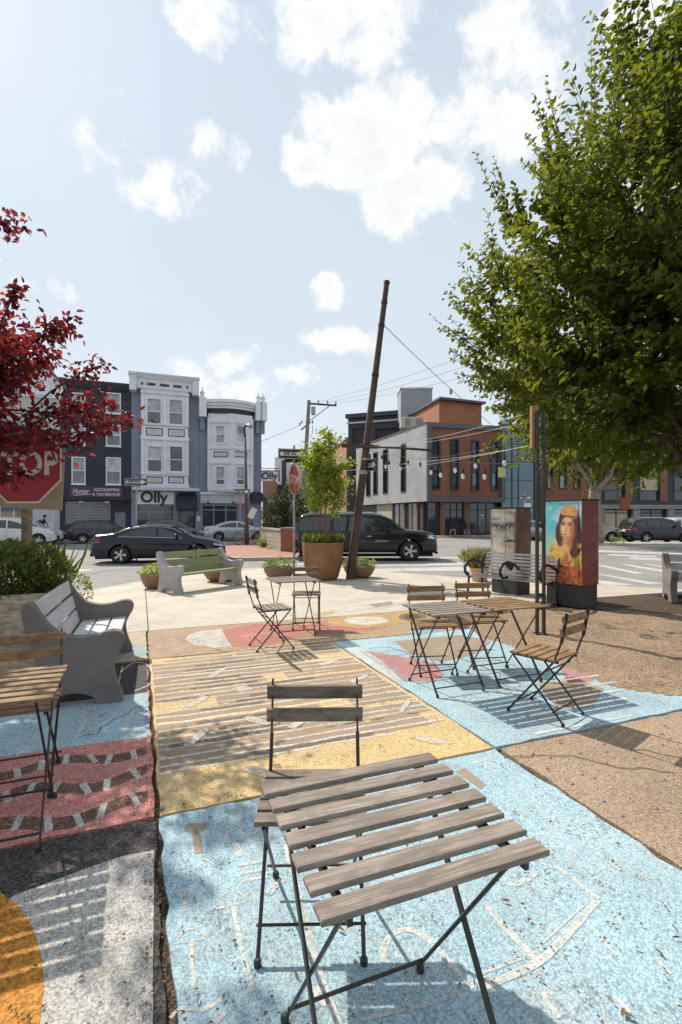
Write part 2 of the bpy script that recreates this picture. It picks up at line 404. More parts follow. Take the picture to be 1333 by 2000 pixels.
    n = NT('curtained glass'); n.fin(n.scale((.42, .46, .47), n.m('MULTIPLY', n.ramp(n.noise(2.2, 3), .3, .7, .6, 1.2), n.ramp(n.rnd(), 0, 1, .55, 1.2))), .12, 0, .8); M['curtain'] = n.mat
    n = NT('shaded glass'); n.fin(n.scale((.15, .16, .17), n.m('MULTIPLY', n.ramp(n.noise(2.2, 3), .3, .7, .6, 1.3), n.ramp(n.rnd(), 0, 1, .4, 1.6))), .1, 0, .8); M['halfdark'] = n.mat
    n = NT('car glass'); n.fin((.022, .028, .03), .03, 0, .9); M['carglass'] = n.mat
defmats()

# ================================================================ the ground
def gz(x, y):                                  # the plaza falls gently towards its far tip
    return -0.10 * min(1, max(0, (y - 8.2) / 6.0))
road = MB().poly([(-400, -60, ZS), (400, -60, ZS), (400, 700, ZS), (-400, 700, ZS)]).build('road', M['asphalt'])
struct(road, 'grey asphalt roadway round the painted plaza')

OUT = [(-14, 5.5), (-9, 8.2), (-6.3, 9.8), (-5.3, 10.7), (-5.0, 12.0), (-4.6, 14.0), (-4.0, 15.0), (-2.9, 15.8), (-1.4, 16.3), (0.2, 16.0),
       (1.4, 15.0), (3.0, 13.5), (4.4, 12.6), (6.05, 11.7), (12, 7.4), (24, -2.5), (24, -8), (-14, -8)]
def clip(poly, outline):                       # keep what lies inside the (clockwise, convex) outline
    for i in range(len(outline)):
        ax, ay = outline[i]; bx, by = outline[(i + 1) % len(outline)]
        ins = lambda p: (bx - ax) * (p[1] - ay) - (by - ay) * (p[0] - ax) <= 1e-9
        res = []
        for j in range(len(poly)):
            p, q = poly[j], poly[(j + 1) % len(poly)]
            if ins(p): res.append(p)
            if ins(p) != ins(q):
                d1 = (bx - ax) * (p[1] - ay) - (by - ay) * (p[0] - ax); d2 = (bx - ax) * (q[1] - ay) - (by - ay) * (q[0] - ax)
                t = d1 / (d1 - d2); res.append((p[0] + (q[0] - p[0]) * t, p[1] + (q[1] - p[1]) * t))
        poly = res
        if len(poly) < 3: return []
    return poly
def area(p): return abs(sum(p[i][0] * p[(i + 1) % len(p)][1] - p[(i + 1) % len(p)][0] * p[i][1] for i in range(len(p)))) / 2
m = MB(); c = (1.0, 6.0)
inn = [(c[0] + (x - c[0]) * .985, c[1] + (y - c[1]) * .985) for x, y in OUT]
m.slab([Vector((x, y, -.175)) for x, y in reversed(inn)], (0, 0, -.05)); m.slab([UV(-5.2, -4.4, -.03), UV(9.2, -4.4, -.03), UV(9.2, 4.46, -.03), UV(-5.2, 4.46, -.03)], (0, 0, -.1))
plaza = m.build('plaza_ground', M['joint']); struct(plaza, 'triangular plaza ground with painted mural and concrete paving')
m = MB()
for i in range(len(OUT) - 3):
    a, b = Vector((*OUT[i], 0)), Vector((*OUT[i + 1], 0)); ai, bi = Vector((*inn[i], 0)), Vector((*inn[i + 1], 0))
    za, zb = gz(a.x, a.y), gz(b.x, b.y)
    q = [(a.x, a.y, ZS), (b.x, b.y, ZS), (b.x, b.y, zb + .004), (bi.x, bi.y, zb + .004), (ai.x, ai.y, za + .004), (a.x, a.y, za + .004)]
    m.add(q, [(0, 1, 2, 5), (5, 2, 3, 4)]); m.add([(ai.x, ai.y, za + .004), (bi.x, bi.y, zb + .004), (bi.x, bi.y, ZS), (ai.x, ai.y, ZS)], [(0, 1, 2, 3)])
kerb = m.build('kerb', M['conc_far'], recalc=False); struct(kerb, 'pale concrete kerb round the plaza')

def rough_outline(pts, step=.12, amp=.006):    # chipped slab edges
    res = []
    for i in range(len(pts)):
        a, b = Vector(pts[i]), Vector(pts[(i + 1) % len(pts)]); n = max(1, int((b - a).length / step))
        d = (b - a).normalized(); nr = Vector((-d.y, d.x, 0)) if d.length else Vector()
        for k in range(n):
            p = a.lerp(b, k / n); res.append(p + nr * random.uniform(-amp, amp))
    return res
def paving_slab(u0, u1, v0, v1, mt, z=0.0, amp=.006, gap=.012, name='paving_slab'):
    pts = [UV(u0 + gap, v0 + gap, z), UV(u1 - gap, v0 + gap, z), UV(u1 - gap, v1 - gap, z), UV(u0 + gap, v1 - gap, z)]
    o = MB().slab(rough_outline(pts, .1, amp), (0, 0, -.06)).build(name, mt, plaza); return o
paving_slab(0.0, 2.07, -4.2, 0, M['blue'], amp=.014, gap=.018)['label'] = 'sky blue slab with white tool drawings'
paving_slab(0.0, 2.07, 0, 3.02, M['yellow'], amp=.008)['label'] = 'yellow and brown striped slab'
paving_slab(0.0, 3.9, 3.02, 4.47, M['tan'], amp=.008)['label'] = 'tan slab with pink and white shapes'
paving_slab(2.07, 4.3, 0, 3.02, M['blue'], -.001, amp=.008)['label'] = 'blue slab with pink curves beside the soil bed'
paving_slab(2.07, 9, -4.2, 0, M['agg'], -.003, amp=.012, gap=.02)['label'] = 'unpainted brown aggregate slab'
paving_slab(-5, 0, 0, 3.02, M['red'], amp=.01)['label'] = 'red, blue and charcoal slab'
paving_slab(-5, .0, -4.2, 0, M['black'], amp=.012, gap=.016)['label'] = 'charcoal, white and orange slab'
paving_slab(-5, 0, 3.02, 4.47, M['beige'], amp=.008)
# plain concrete panels beyond
for iu in range(-6, 8):
    for iv in range(0, 8):
        u0, v0 = iu * 2.05 + .02, 4.47 + iv * 1.95
        q = [UV(u0 + .006, v0 + .006), UV(u0 + 2.044, v0 + .006), UV(u0 + 2.044, v0 + 1.944), UV(u0 + .006, v0 + 1.944)]
        q = clip(inn, [(p.x, p.y) for p in reversed(q)])
        if len(q) < 3 or area(q) < .02: continue
        # subdivide along the fall line so the panel follows the slope
        MB().slab([Vector((x, y, gz(x, y))) for x, y in q], (0, 0, -.06)).build('concrete_panel', M['conc'], plaza)
# soil bed on the right
def soil_bed():
    pts = [P(915, 1222), P(1000, 1192), P(1100, 1187), P(1180, 1192), P(1333, 1200), P(1700, 1225), P(1700, 1375), P(1333, 1362), P(1270, 1350),
           P(1180, 1335), P(1090, 1300), P(1000, 1262), P(940, 1245)]
    nx, ny = 150, 90; xs = [p.x for p in pts]; ys = [p.y for p in pts]
    x0, x1, y0, y1 = min(xs), max(xs), min(ys), max(ys)
    def sd(x, y):
        ins = False; dm = 9; n = len(pts)
        for i in range(n):
            a, b = pts[i], pts[(i + 1) % n]
            if (a.y > y) != (b.y > y) and x < (b.x - a.x) * (y - a.y) / (b.y - a.y) + a.x: ins = not ins
            ex, ey = b.x - a.x, b.y - a.y; t = max(0, min(1, ((x - a.x) * ex + (y - a.y) * ey) / (ex * ex + ey * ey)))
            dm = min(dm, math.hypot(x - a.x - ex * t, y - a.y - ey * t))
        return dm if ins else -dm
    from mathutils import noise as mn
    v = []; ok = []
    for j in range(ny + 1):
        for i in range(nx + 1):
            x = x0 + (x1 - x0) * i / nx; y = y0 + (y1 - y0) * j / ny
            s = sd(x, y) + .16 * mn.noise((x * 2.1, y * 2.1, 0)) + .06 * mn.noise((x * 7, y * 7, 3))
            h = min(1, max(0, s / .35)); z = -.012 + .03 * h + h * (.022 * mn.noise((x * 3, y * 3, 5)) + .014 * mn.noise((x * 11, y * 11, 9)))
            if s > 0: z = max(z, .002) + .004 * mn.noise((x * 30, y * 30, 2)) * h
            v.append((x, y, z)); ok.append(s > -.05)
    f = []
    for j in range(ny):
        for i in range(nx):
            q = (j * (nx + 1) + i, j * (nx + 1) + i + 1, (j + 1) * (nx + 1) + i + 1, (j + 1) * (nx + 1) + i)
            if all(ok[k] for k in q): f.append(q)
    m = MB(); m.add(v, f); return m.build('soil_bed', M['dirt'], plaza, smooth=True)
soil_bed()['label'] = 'bare brown soil bed beside the tables'

# ---- painted marks
zl = [.0045]
def mark(pts, mt, lay=0, name='painted_mark', z0=0.0):
    z = z0 + .0014 + lay * .0007
    return MB().poly([P(x, y, z) for x, y in pts]).build(name, M[mt], plaza)
def line(pts, wd, mt='w_white', lay=1, name='painted_line', px=True, z0=0.0):
    z = z0 + .0014 + lay * .0007
    q = [P(x, y, z) for x, y in pts] if px else [UV(u, v, z) for u, v in pts]
    a = []
    for i in range(len(q) - 1):                # brushed line: rounded corners, slightly uneven edge
        n = max(2, int((q[i + 1] - q[i]).length / .03)); p0, p1, p2, p3 = q[max(i - 1, 0)], q[i], q[i + 1], q[min(i + 2, len(q) - 1)]
        for k in range(n):
            s = k / n; c_ = .5 * ((2 * p1) + (-p0 + p2) * s + (2 * p0 - 5 * p1 + 4 * p2 - p3) * s * s + (-p0 + 3 * p1 - 3 * p2 + p3) * s ** 3); a.append(c_.lerp(p1.lerp(p2, s), .35))
    a.append(q[-1]); m = MB(); vs = []
    for i, p in enumerate(a):
        t = (a[min(i + 1, len(a) - 1)] - a[max(i - 1, 0)]).normalized(); nr = Vector((-t.y, t.x, 0)); h = wd / 2 * random.uniform(.85, 1.12)
        vs += [p + nr * h, p - nr * h]
    m.add(vs, [(2 * i, 2 * i + 1, 2 * i + 3, 2 * i + 2) for i in range(len(a) - 1)])
    return m.build(name, M[mt], plaza)
# blue slab: tools drawn in white
mark([(360, 1614), (372, 1607), (405, 1606), (404, 1620), (391, 1623), (398, 1664), (381, 1668), (375, 1626), (362, 1624)], 'w_brown', 0)
mark([(890, 1506), (908, 1499), (950, 1533), (940, 1541), (912, 1522)], 'w_brown', 0)
for pts, wd in [([(440, 1640), (447, 1624), (466, 1619), (476, 1632), (471, 1641), (440, 1642)], .014), ([(460, 1642), (470, 1672)], .028),
                ([(465, 1690), (516, 1681)], .018), ([(468, 1706), (518, 1697)], .018), ([(472, 1721), (524, 1711)], .018),
                ([(418, 1776), (430, 1752), (455, 1740), (476, 1748), (480, 1760), (418, 1776)], .012), ([(455, 1768), (472, 1850), (494, 1936)], .017),
                ([(362, 1736), (363, 1780)], .018), ([(350, 1744), (362, 1756), (376, 1742)], .014),
                ([(342, 1840), (358, 1820), (384, 1813), (402, 1832), (342, 1842)], .010), ([(374, 1840), (378, 1930)], .013),
                ([(333, 1988), (352, 1968), (398, 1972), (432, 1952)], .014), ([(420, 1998), (440, 1978)], .016),
                ([(560, 1650), (590, 1770), (618, 1880), (664, 2010), (700, 2110)], .026), ([(525, 1745), (552, 1718)], .03),
                ([(1086, 1692), (1128, 1722), (1168, 1757)], .022), ([(1168, 1757), (1062, 1872), (938, 1930)], .027), ([(945, 1762), (990, 1815), (1045, 1872)], .024),
                ([(1148, 1762), (1060, 1842)], .007), ([(1020, 1872), (940, 1902)], .008),
                ([(748, 1880), (752, 1845), (772, 1820), (803, 1815), (840, 1838), (925, 1930)], .022),
                ([(985, 1715), (1000, 1730), (1040, 1712), (1046, 1700)], .024), ([(1100, 1660), (1150, 1700), (1200, 1735)], .009),
                ([(1165, 1665), (1212, 1700)], .014), ([(1174, 1834), (1206, 1866)], .014), ([(1278, 1868), (1312, 1902)], .016),
                ([(1060, 1938), (1092, 1988)], .016), ([(1200, 1945), (1232, 1978)], .014), ([(975, 1525), (1010, 1540), (1055, 1572)], .008),
                ([(1060, 1590), (1100, 1625), (1140, 1608)], .008), ([(930, 1490), (950, 1486), (975, 1500)], .014), ([(950, 1480), (948, 1502)], .014),
                ([(400, 1676), (420, 1690), (436, 1680)], .01), ([(640, 1962), (615, 1930)], .03), ([(690, 1995), (820, 1965), (900, 1940)], .012)]:
    line(pts, wd, 'w_white' if wd > .012 else 'w_white2')
for k in range(7):                               # fine hatching inside the arch
    x = 768 + k * 17; line([(x, 1832 + k * 6), (x + 24, 1930 + k * 3)], .005, 'w_white2')
# striped slab
for k, (v0, v1, u0, u1) in enumerate([(.47, .70, .03, 1.9), (.70, .95, .03, 2.02), (.98, 1.16, .03, 1.25), (1.0, 1.22, 1.5, 2.02), (1.22, 1.42, .03, 2.02), (1.44, 1.62, .5, 2.0), (1.64, 1.84, .03, 2.02),
                                      (1.88, 2.05, .03, 1.0), (1.9, 2.08, 1.2, 2.02), (2.1, 2.3, .03, 2.02), (2.34, 2.52, .03, 1.5), (2.55, 2.8, .03, 2.02), (2.83, 2.98, .9, 2.02)]):
    n = 26; top = [UV(u0 + (u1 - u0) * i / n, v1 + random.uniform(-.018, .018), .0014) for i in range(n + 1)]
    bot = [UV(u0 + (u1 - u0) * i / n, v0 + random.uniform(-.018, .018), .0014) for i in range(n + 1)]
    MB().poly(bot + top[::-1]).build('painted_band', M['w_brown'], plaza)
v = .44
while v < 2.95:
    a = random.uniform(.03, .25) if random.random() < .4 else .03; b = 2.03 if random.random() < .6 else random.uniform(1.2, 1.95)
    line([(a + (b - a) * i / 9, v + random.uniform(-.012, .012)) for i in range(10)], random.uniform(.018, .034), random.choice(('w_white', 'w_white', 'w_white2')), 1, px=False)
    if random.random() < .8:
        a = random.uniform(.03, .9); line([(a + i * .1, v + .05 + random.uniform(-.01, .01)) for i in range(random.randint(5, 10))], random.uniform(.03, .06), 'w_char', 2, px=False)
    v += random.uniform(.085, .14)
for pts in [[(470, 1503), (490, 1497), (520, 1503), (570, 1520), (540, 1522), (500, 1514)], [(474, 1402), (490, 1397), (530, 1410), (522, 1416), (485, 1409)],
            [(560, 1420), (590, 1398), (608, 1402), (575, 1424)], [(355, 1455), (400, 1420), (410, 1426), (372, 1458)], [(776, 1388), (795, 1366), (804, 1370), (786, 1392)],
            [(800, 1440), (840, 1438), (890, 1452), (845, 1452)], [(400, 1325), (420, 1310), (450, 1300), (420, 1322)], [(680, 1330), (715, 1316), (722, 1320), (690, 1334)],
            [(360, 1378), (395, 1358), (410, 1360), (375, 1382)], [(620, 1296), (655, 1286), (662, 1290), (630, 1300)], [(450, 1345), (480, 1338), (498, 1346), (470, 1352)]]:
    mark(pts, 'w_white2', 3, 'painted_feather'); line(pts + pts[:1], .006, 'w_char', 4)
# tan strip: half moon, pink fish, target
def ell(cx, cy, rx, ry, a0=0, a1=360, n=28): return [(cx + rx * math.cos(R(a0 + (a1 - a0) * i / n)), cy - ry * math.sin(R(a0 + (a1 - a0) * i / n))) for i in range(n + (0 if a1 - a0 == 360 else 1))]
mark([(361, 1249), (370, 1240), (395, 1232), (433, 1229), (440, 1243), (452, 1262), (420, 1265), (380, 1259)], 'w_white', 0)
for k in range(9): line([(372 + k * 3, 1239 + k * 3), (436 + k * 2, 1233 + k * 3.4)], .012, 'w_char', 1)
mark([(434, 1230), (500, 1218), (560, 1222), (600, 1220), (640, 1210), (700, 1202), (760, 1206), (770, 1220), (720, 1232), (660, 1236), (600, 1236), (560, 1252), (500, 1262), (455, 1263), (442, 1245)], 'w_pink', 0)
line([(470, 1243), (520, 1236), (560, 1240)], .03, 'w_white2', 1)
mark(ell(712, 1213, 72, 13), 'w_yellow', 1); mark(ell(716, 1212, 44, 8), 'w_white', 2)
mark(ell(808, 1206, 44, 13), 'w_yellow', 0); mark(ell(806, 1205, 27, 8), 'w_char', 1); mark(ell(806, 1205, 16, 5), 'w_olive', 2)
mark([(790, 1234), (850, 1226), (870, 1232), (820, 1240)], 'w_blue', 0)
for k in range(12): line([(318 + k * 2, 1238 + k * 3), (338 + k * 2, 1236 + k * 3)], .02, 'w_white2', 1)
for k in range(14): line([(470 + k * 14, 1271 - k * 1.7), (478 + k * 14, 1268 - k * 1.7)], .03, 'w_white2', 1)
# faded colour on the concrete beyond the strip
mark([(640, 1190), (700, 1178), (760, 1172), (770, 1180), (690, 1194)], 'w_white2', 0, z0=0); mark([(610, 1198), (650, 1192), (660, 1196), (620, 1204)], 'w_yellow', 0)
mark([(720, 1180), (790, 1170), (800, 1176), (740, 1188)], 'w_white2', 0)
# blue slab on the right: pink curves, white bands, bare patches
mark([(700, 1268), (760, 1278), (800, 1284), (850, 1296), (868, 1318), (850, 1330), (800, 1331), (775, 1328), (740, 1300)], 'w_pink', 0)
mark([(770, 1252), (830, 1246), (900, 1240), (960, 1252), (940, 1272), (900, 1285), (860, 1292), (800, 1275)], 'w_brown', 0)
for q in range(3): line([(720 + 22 * q, 1266 + 8 * q), (760 + 24 * q, 1264 + 6 * q), (800 + 20 * q, 1278 + 4 * q), (830 + 14 * q, 1310)], .018, 'w_char', 1)
mark([(672, 1263), (700, 1262), (745, 1290), (790, 1331), (770, 1330), (720, 1298)], 'w_white', 1)
line([(705, 1272), (760, 1304), (800, 1329)], .035, 'w_blue', 2)
for k in range(6):
    y = 1348 + k * 17; line([(975 + k * 14, y), (1130 + k * 8, y - 24), (1215 + k * 4, y - 36)], .03, 'w_white', 1)
mark([(1050, 1335), (1120, 1322), (1180, 1345), (1160, 1380), (1090, 1385)], 'w_brown', 0)
mark([(1090, 1300), (1135, 1292), (1160, 1330), (1110, 1335)], 'w_pink', 0)
# left column
def uvpoly(pts, mt, lay=0, name='painted_area'):
    return MB().poly([UV(u, v, .0011 + lay * .0007) for u, v in pts]).build(name, M[mt], plaza)
uvpoly([(-4.95, 1.94), (-.02, 1.95), (-.02, 2.99), (-4.95, 2.99)], 'black')
uvpoly([(-4.95, 1.06), (-.8, 1.03), (-.3, 1.02), (-.02, 1.0), (-.02, 1.938), (-4.95, 1.928)], 'blue')
n = 60
for k, (va, amp, ph) in enumerate([(.80, .05, 0), (.48, .06, 1.1), (.17, .055, 2.0)]):
    top = [(-2.6 + 2.56 * i / n, va + .055 + amp * math.sin(i * .42 + ph)) for i in range(n + 1)]; bot = [(u, v - .115) for u, v in top]
    uvpoly(bot + top[::-1], 'w_olive', 0, 'painted_band')
    for i in range(1, n, 3):
        u, v = top[i]; s = random.uniform(-.02, .05); line([(u, v + .005), (u + s, v - .13)], .035, 'w_white', 1, px=False)
mark([(220, 1262), (250, 1258), (280, 1262), (292, 1274), (268, 1284), (236, 1284)], 'w_blue', 0)
line([(236, 1312), (262, 1294), (285, 1296), (297, 1312), (295, 1335), (262, 1350)], .018, 'w_white', 1)
line([(165, 1400), (188, 1378), (184, 1350)], .02, 'w_white2', 1); line([(30, 1480), (120, 1400), (160, 1375)], .016, 'w_white2', 1)
line([(150, 1440), (170, 1405), (178, 1385)], .016, 'w_white2', 1); line([(245, 1440), (252, 1410), (262, 1380)], .02, 'w_white2', 1)
mark([(301, 1660), (240, 1672), (180, 1692), (110, 1718), (30, 1748), (-60, 1800), (-60, 2300), (296, 2300), (299, 2000), (299, 1860), (301, 1760)], 'white', 0, 'painted_area')
mark([(0, 1742), (38, 1770), (66, 1815), (82, 1870), (87, 1930), (78, 2000), (50, 2080), (-80, 2120), (-200, 2000), (-200, 1760), (-60, 1732)], 'orange', 1, 'painted_area')
# cracks
for pts in [[(985, 1480), (1060, 1474), (1120, 1478), (1180, 1492), (1250, 1500), (1340, 1508)], [(150, 1440), (190, 1430), (235, 1400), (270, 1382), (308, 1376)],
            [(1240, 1462), (1290, 1470), (1340, 1482)]]:
    q = []
    for i in range(len(pts) - 1):
        for t in (0, .25, .5, .75): q.append((pts[i][0] * (1 - t) + pts[i + 1][0] * t + random.uniform(-4, 4), pts[i][1] * (1 - t) + pts[i + 1][1] * t + random.uniform(-3, 3)))
    line(q, .007, 'joint', 1, 'crack')

# ---- the roads' markings and far pavements
def stripe(pts):
    return MB().poly([P(x, y, ZS + .006) for x, y in pts]).build('crosswalk_stripe', M['cross'], road)
for q in [[(1168, 1075), (1333, 1080), (1333, 1083), (1168, 1078)], [(1188, 1082), (1280, 1086), (1284, 1089), (1190, 1085)], [(1228, 1088), (1400, 1096), (1400, 1100), (1232, 1092)],
          [(1160, 1103), (1180, 1104), (1260, 1120), (1240, 1121)], [(1215, 1103), (1232, 1103), (1350, 1122), (1330, 1124)], [(1255, 1102), (1268, 1102), (1400, 1120), (1380, 1121)],
          [(1290, 1101), (1302, 1101), (1400, 1112), (1400, 1116)], [(1150, 1118), (1180, 1122), (1295, 1140), (1262, 1141)], [(1120, 1128), (1165, 1132), (1240, 1142), (1190, 1144)],
          [(720, 1101), (900, 1098), (990, 1101), (990, 1104), (880, 1104), (720, 1106)], [(730, 1111), (900, 1107), (1000, 1110), (1000, 1114), (900, 1115), (735, 1116)],
          [(560, 1101), (640, 1099), (640, 1102), (560, 1104)], [(860, 1088), (1010, 1087), (1010, 1090), (860, 1091)], [(1060, 1108), (1140, 1108), (1150, 1112), (1060, 1112)]]:
    stripe(q)
# far pavements
def pavement(name, pts, label, mt, z=ZS + .13):
    o = MB().slab([Vector((x, y, z)) for x, y in pts], (0, 0, -.15)).build(name, mt); return struct(o, label)
FA = Vector((-21.0, 38.0, 0))                 # line of the shop fronts on the left
def row(t, o): p = FA + E1 * t + Vector((.3676, -.93, 0)) * o; return (p.x, p.y)
pavement('sidewalk', [row(-25, 3.4), row(17.5, 3.4), row(18.5, 2.4), row(18.5, -2), row(-25, -2)], 'pale sidewalk in front of the row of shops', M['conc_far'])
q = [P(438, 1087, ZS + .13), P(470, 1089, ZS + .13), P(600, 1087, ZS + .13), P(640, 1080, ZS + .13), P(650, 1062, ZS + .13), P(600, 1048, ZS + .13), P(500, 1050, ZS + .13), P(440, 1064, ZS + .13), P(428, 1076, ZS + .13)]
pavement('brick_sidewalk', [(p.x, p.y) for p in q], 'red brick corner sidewalk with pale kerb', M['brickpave'])
m = MB()
for a, b in zip(q[:3], q[1:4]): m.bar(Vector((a.x, a.y, ZS + .068)), Vector((b.x, b.y, ZS + .068)), .3, .135)
m.bar(Vector((q[0].x, q[0].y, ZS + .068)), Vector((q[8].x, q[8].y, ZS + .068)), .3, .135)
struct(m.build('corner_kerb', M['conc_far']), 'pale kerb edging the brick corner')
pavement('corner_sidewalk', [(6.0, 42.6), (15.2, 43.6), (30, 47.5), (60, 52), (60, 60), (4, 60), (1.0, 60.2)], 'pale sidewalk round the brick and shingle corner building', M['conc_far'])
cv = P(158, 1114, ZS + .004); struct(MB().lathe([(0, .006), (.34, .006), (.36, 0)], 24, cv).build('manhole_cover', M['conc_far'], road), 'round cover in the road left of the sedan')
def seam(pts):
    q = [P(x, y, ZS + .005) for x, y in pts]; m = MB()
    for a, b in zip(q, q[1:]):
        n_ = 8; nr = Vector((-(b - a).y, (b - a).x, 0)).normalized() * .02; v_ = []
        for k in range(n_ + 1): c_ = a.lerp(b, k / n_) + nr * random.uniform(-2.5, 2.5); v_ += [c_ + nr, c_ - nr]
        m.add(v_, [(2 * k, 2 * k + 1, 2 * k + 3, 2 * k + 2) for k in range(n_)])
    m.build('tar_seam', M['joint'], road)
seam([(120, 1128), (230, 1112), (300, 1110)]); seam([(900, 1075), (1000, 1078), (1160, 1092)]); seam([(480, 1096), (560, 1095)])
pavement('median_strip', [(13.2, 31.0), (40, 30.5), (40, 32.5), (13.6, 33.0)], 'narrow pale median strip with weeds under the tree', M['conc_far'])

# ================================================================ folding chairs and tables
def chair_meshes():
    d = {}
    d['seat_slat'] = MB().box((0, 0, 0), (.385, .056, .016)).mesh('seat_slat', M['wood_tan'])
    d['back_slat'] = MB().box((0, 0, 0), (.40, .016, .056)).mesh('back_slat', M['wood_tan'])
    m = MB()                                    # long post: backrest down to the front foot
    m.bar((0, -.255, .815), (0, -.215, .60), .007, .024, (0, 1, 0)); m.tube([(0, -.215, .605), (0, -.16, .455), (0, .20, .018)], .0075, 6)
    d['post'] = m.mesh('post', M['steel_black'])
    d['leg'] = MB().tube([(0, .175, .445), (0, -.215, .018)], .0075, 6).mesh('leg', M['steel_black'])
    d['foot_cap'] = MB().lathe([(0, 0), (.013, 0), (.0135, .02), (.009, .026), (0, .026)], 8).mesh('foot_cap', M['socket'])
    d['bar'] = MB().tube([(-.19, 0, 0), (.19, 0, 0)], .0055, 6).mesh('crossbar', M['steel_black'])
    d['rail'] = MB().box((0, 0, 0), (.008, .36, .018)).mesh('seat_rail', M['steel_black'])
    return d
CM = chair_meshes()
def slatmesh(nm, key, wood):
    me = CM[key].copy(); me.materials.clear(); me.materials.append(M[wood]); return me
CW = {w: (slatmesh('seat_slat', 'seat_slat', w), slatmesh('back_slat', 'back_slat', w)) for w in ('wood_grey', 'wood_tan', 'wood_brown')}
def chair(x, y, face, wood, label):
    """face: direction the sitter looks at"""
    t = thing('folding_chair', label, 'chair', (x, y, 0), math.atan2(face[1], face[0]) - math.pi / 2, 'folding slatted chairs')
    ss, bs = CW[wood]
    for k in range(5): part('seat_slat', ss, t, (0, -.145 + k * .075, .462))
    part('back_slat', bs, t, (0, -.238, .765), (R(-10), 0, 0)); part('back_slat', bs, t, (0, -.222, .675), (R(-10), 0, 0))
    for s in (-1, 1):
        part('post', CM['post'], t, (s * .178, 0, 0)); part('leg', CM['leg'], t, (s * .162, 0, 0)); part('seat_rail', CM['rail'], t, (s * .15, 0, .445))
        part('foot_cap', CM['foot_cap'], t, (s * .178, .202, 0)); part('foot_cap', CM['foot_cap'], t, (s * .162, -.217, 0))
    for yy, zz in ((.143, .09), (-.155, .09), (-.11, .38)): part('crossbar', CM['bar'], t, (0, yy, zz))
    return t
def table_meshes():
    d = {}
    for w in ('wood_grey', 'wood_tan', 'wood_brown'):
        m = MB().box((0, 0, 0), (.585, .057, .015)); d[w] = m.mesh('table_slat', M[w])
    d['leg'] = MB().bar((0, .235, .675), (0, -.235, .02), .025, .007, (1, 0, 0)).mesh('leg', M['steel_black'])
    d['leg2'] = MB().tube([(0, -.235, .675), (0, .235, .02)], .006, 6).mesh('leg', M['steel_black'])
    d['rail'] = MB().box((0, 0, 0), (.012, .53, .022)).mesh('rail', M['steel_black'])
    d['bar'] = MB().tube([(-.23, 0, 0), (.23, 0, 0)], .006, 6).mesh('crossbar', M['steel_black'])
    return d
TM = table_meshes()
def table(x, y, wood, label, rz=GRID):
    t = thing('folding_table', label, 'table', (x, y, 0), rz, 'folding slatted tables')
    for k in range(7):
        o = part('table_slat', TM[wood], t, (random.uniform(-.003, .003), -.248 + k * .0826, .69), (0, 0, random.uniform(-.004, .004)))
        b = o.modifiers.new('bevel', 'BEVEL'); b.width = .003; b.segments = 1
    for s in (-1, 1):
        part('leg', TM['leg'], t, (s * .235, 0, 0)); part('leg', TM['leg2'], t, (s * .222, 0, 0)); part('rail', TM['rail'], t, (s * .228, 0, .669))
        for yy in (-.235, .235): part('foot_cap', CM['foot_cap'], t, (s * .23, yy, 0))
    for yy, zz in ((.205, .065), (-.205, .065)): part('crossbar', TM['bar'], t, (0, yy, zz))
    return t
NE2 = (.3676, -.93)
table(.134, 1.372, 'wood_grey', 'large weathered grey slatted table in the foreground on blue paving')
chair(-.105, 1.90, (.02, -1), 'wood_brown', 'dark brown folding chair tucked behind the foreground table')
table(.93, 4.52, 'wood_grey', 'grey slatted table pushed against a brown one beside the soil bed')
table(1.52, 4.755, 'wood_tan', 'tan slatted table joined to a grey one beside the soil bed')
chair(.90, 4.98, (.12, -.99), 'wood_tan', 'tan folding chair behind the grey one of the paired tables')
chair(1.45, 5.22, (.16, -.98), 'wood_tan', 'tan folding chair behind the brown one of the paired tables')
chair(1.565, 3.90, (-.66, .75), 'wood_tan', 'tan folding chair turned away, in front of the paired tables')
chair(-.80, 5.86, (.9, .42), 'wood_grey', 'grey folding chair side on, facing the small middle table')
table(-.63, 6.60, 'wood_grey', 'small grey slatted table in the middle distance near the rusty planter')
chair(-.47, 6.93, (.05, -1), 'wood_brown', 'grey folding chair behind the middle table, below the rusty planter')
table(-1.66, 2.41, 'wood_tan', 'tan slatted table cut by the left edge, on red paving')
chair(-1.80, 2.84, NE2, 'wood_tan', 'tan folding chair at the left edge beside the dark concrete bench')

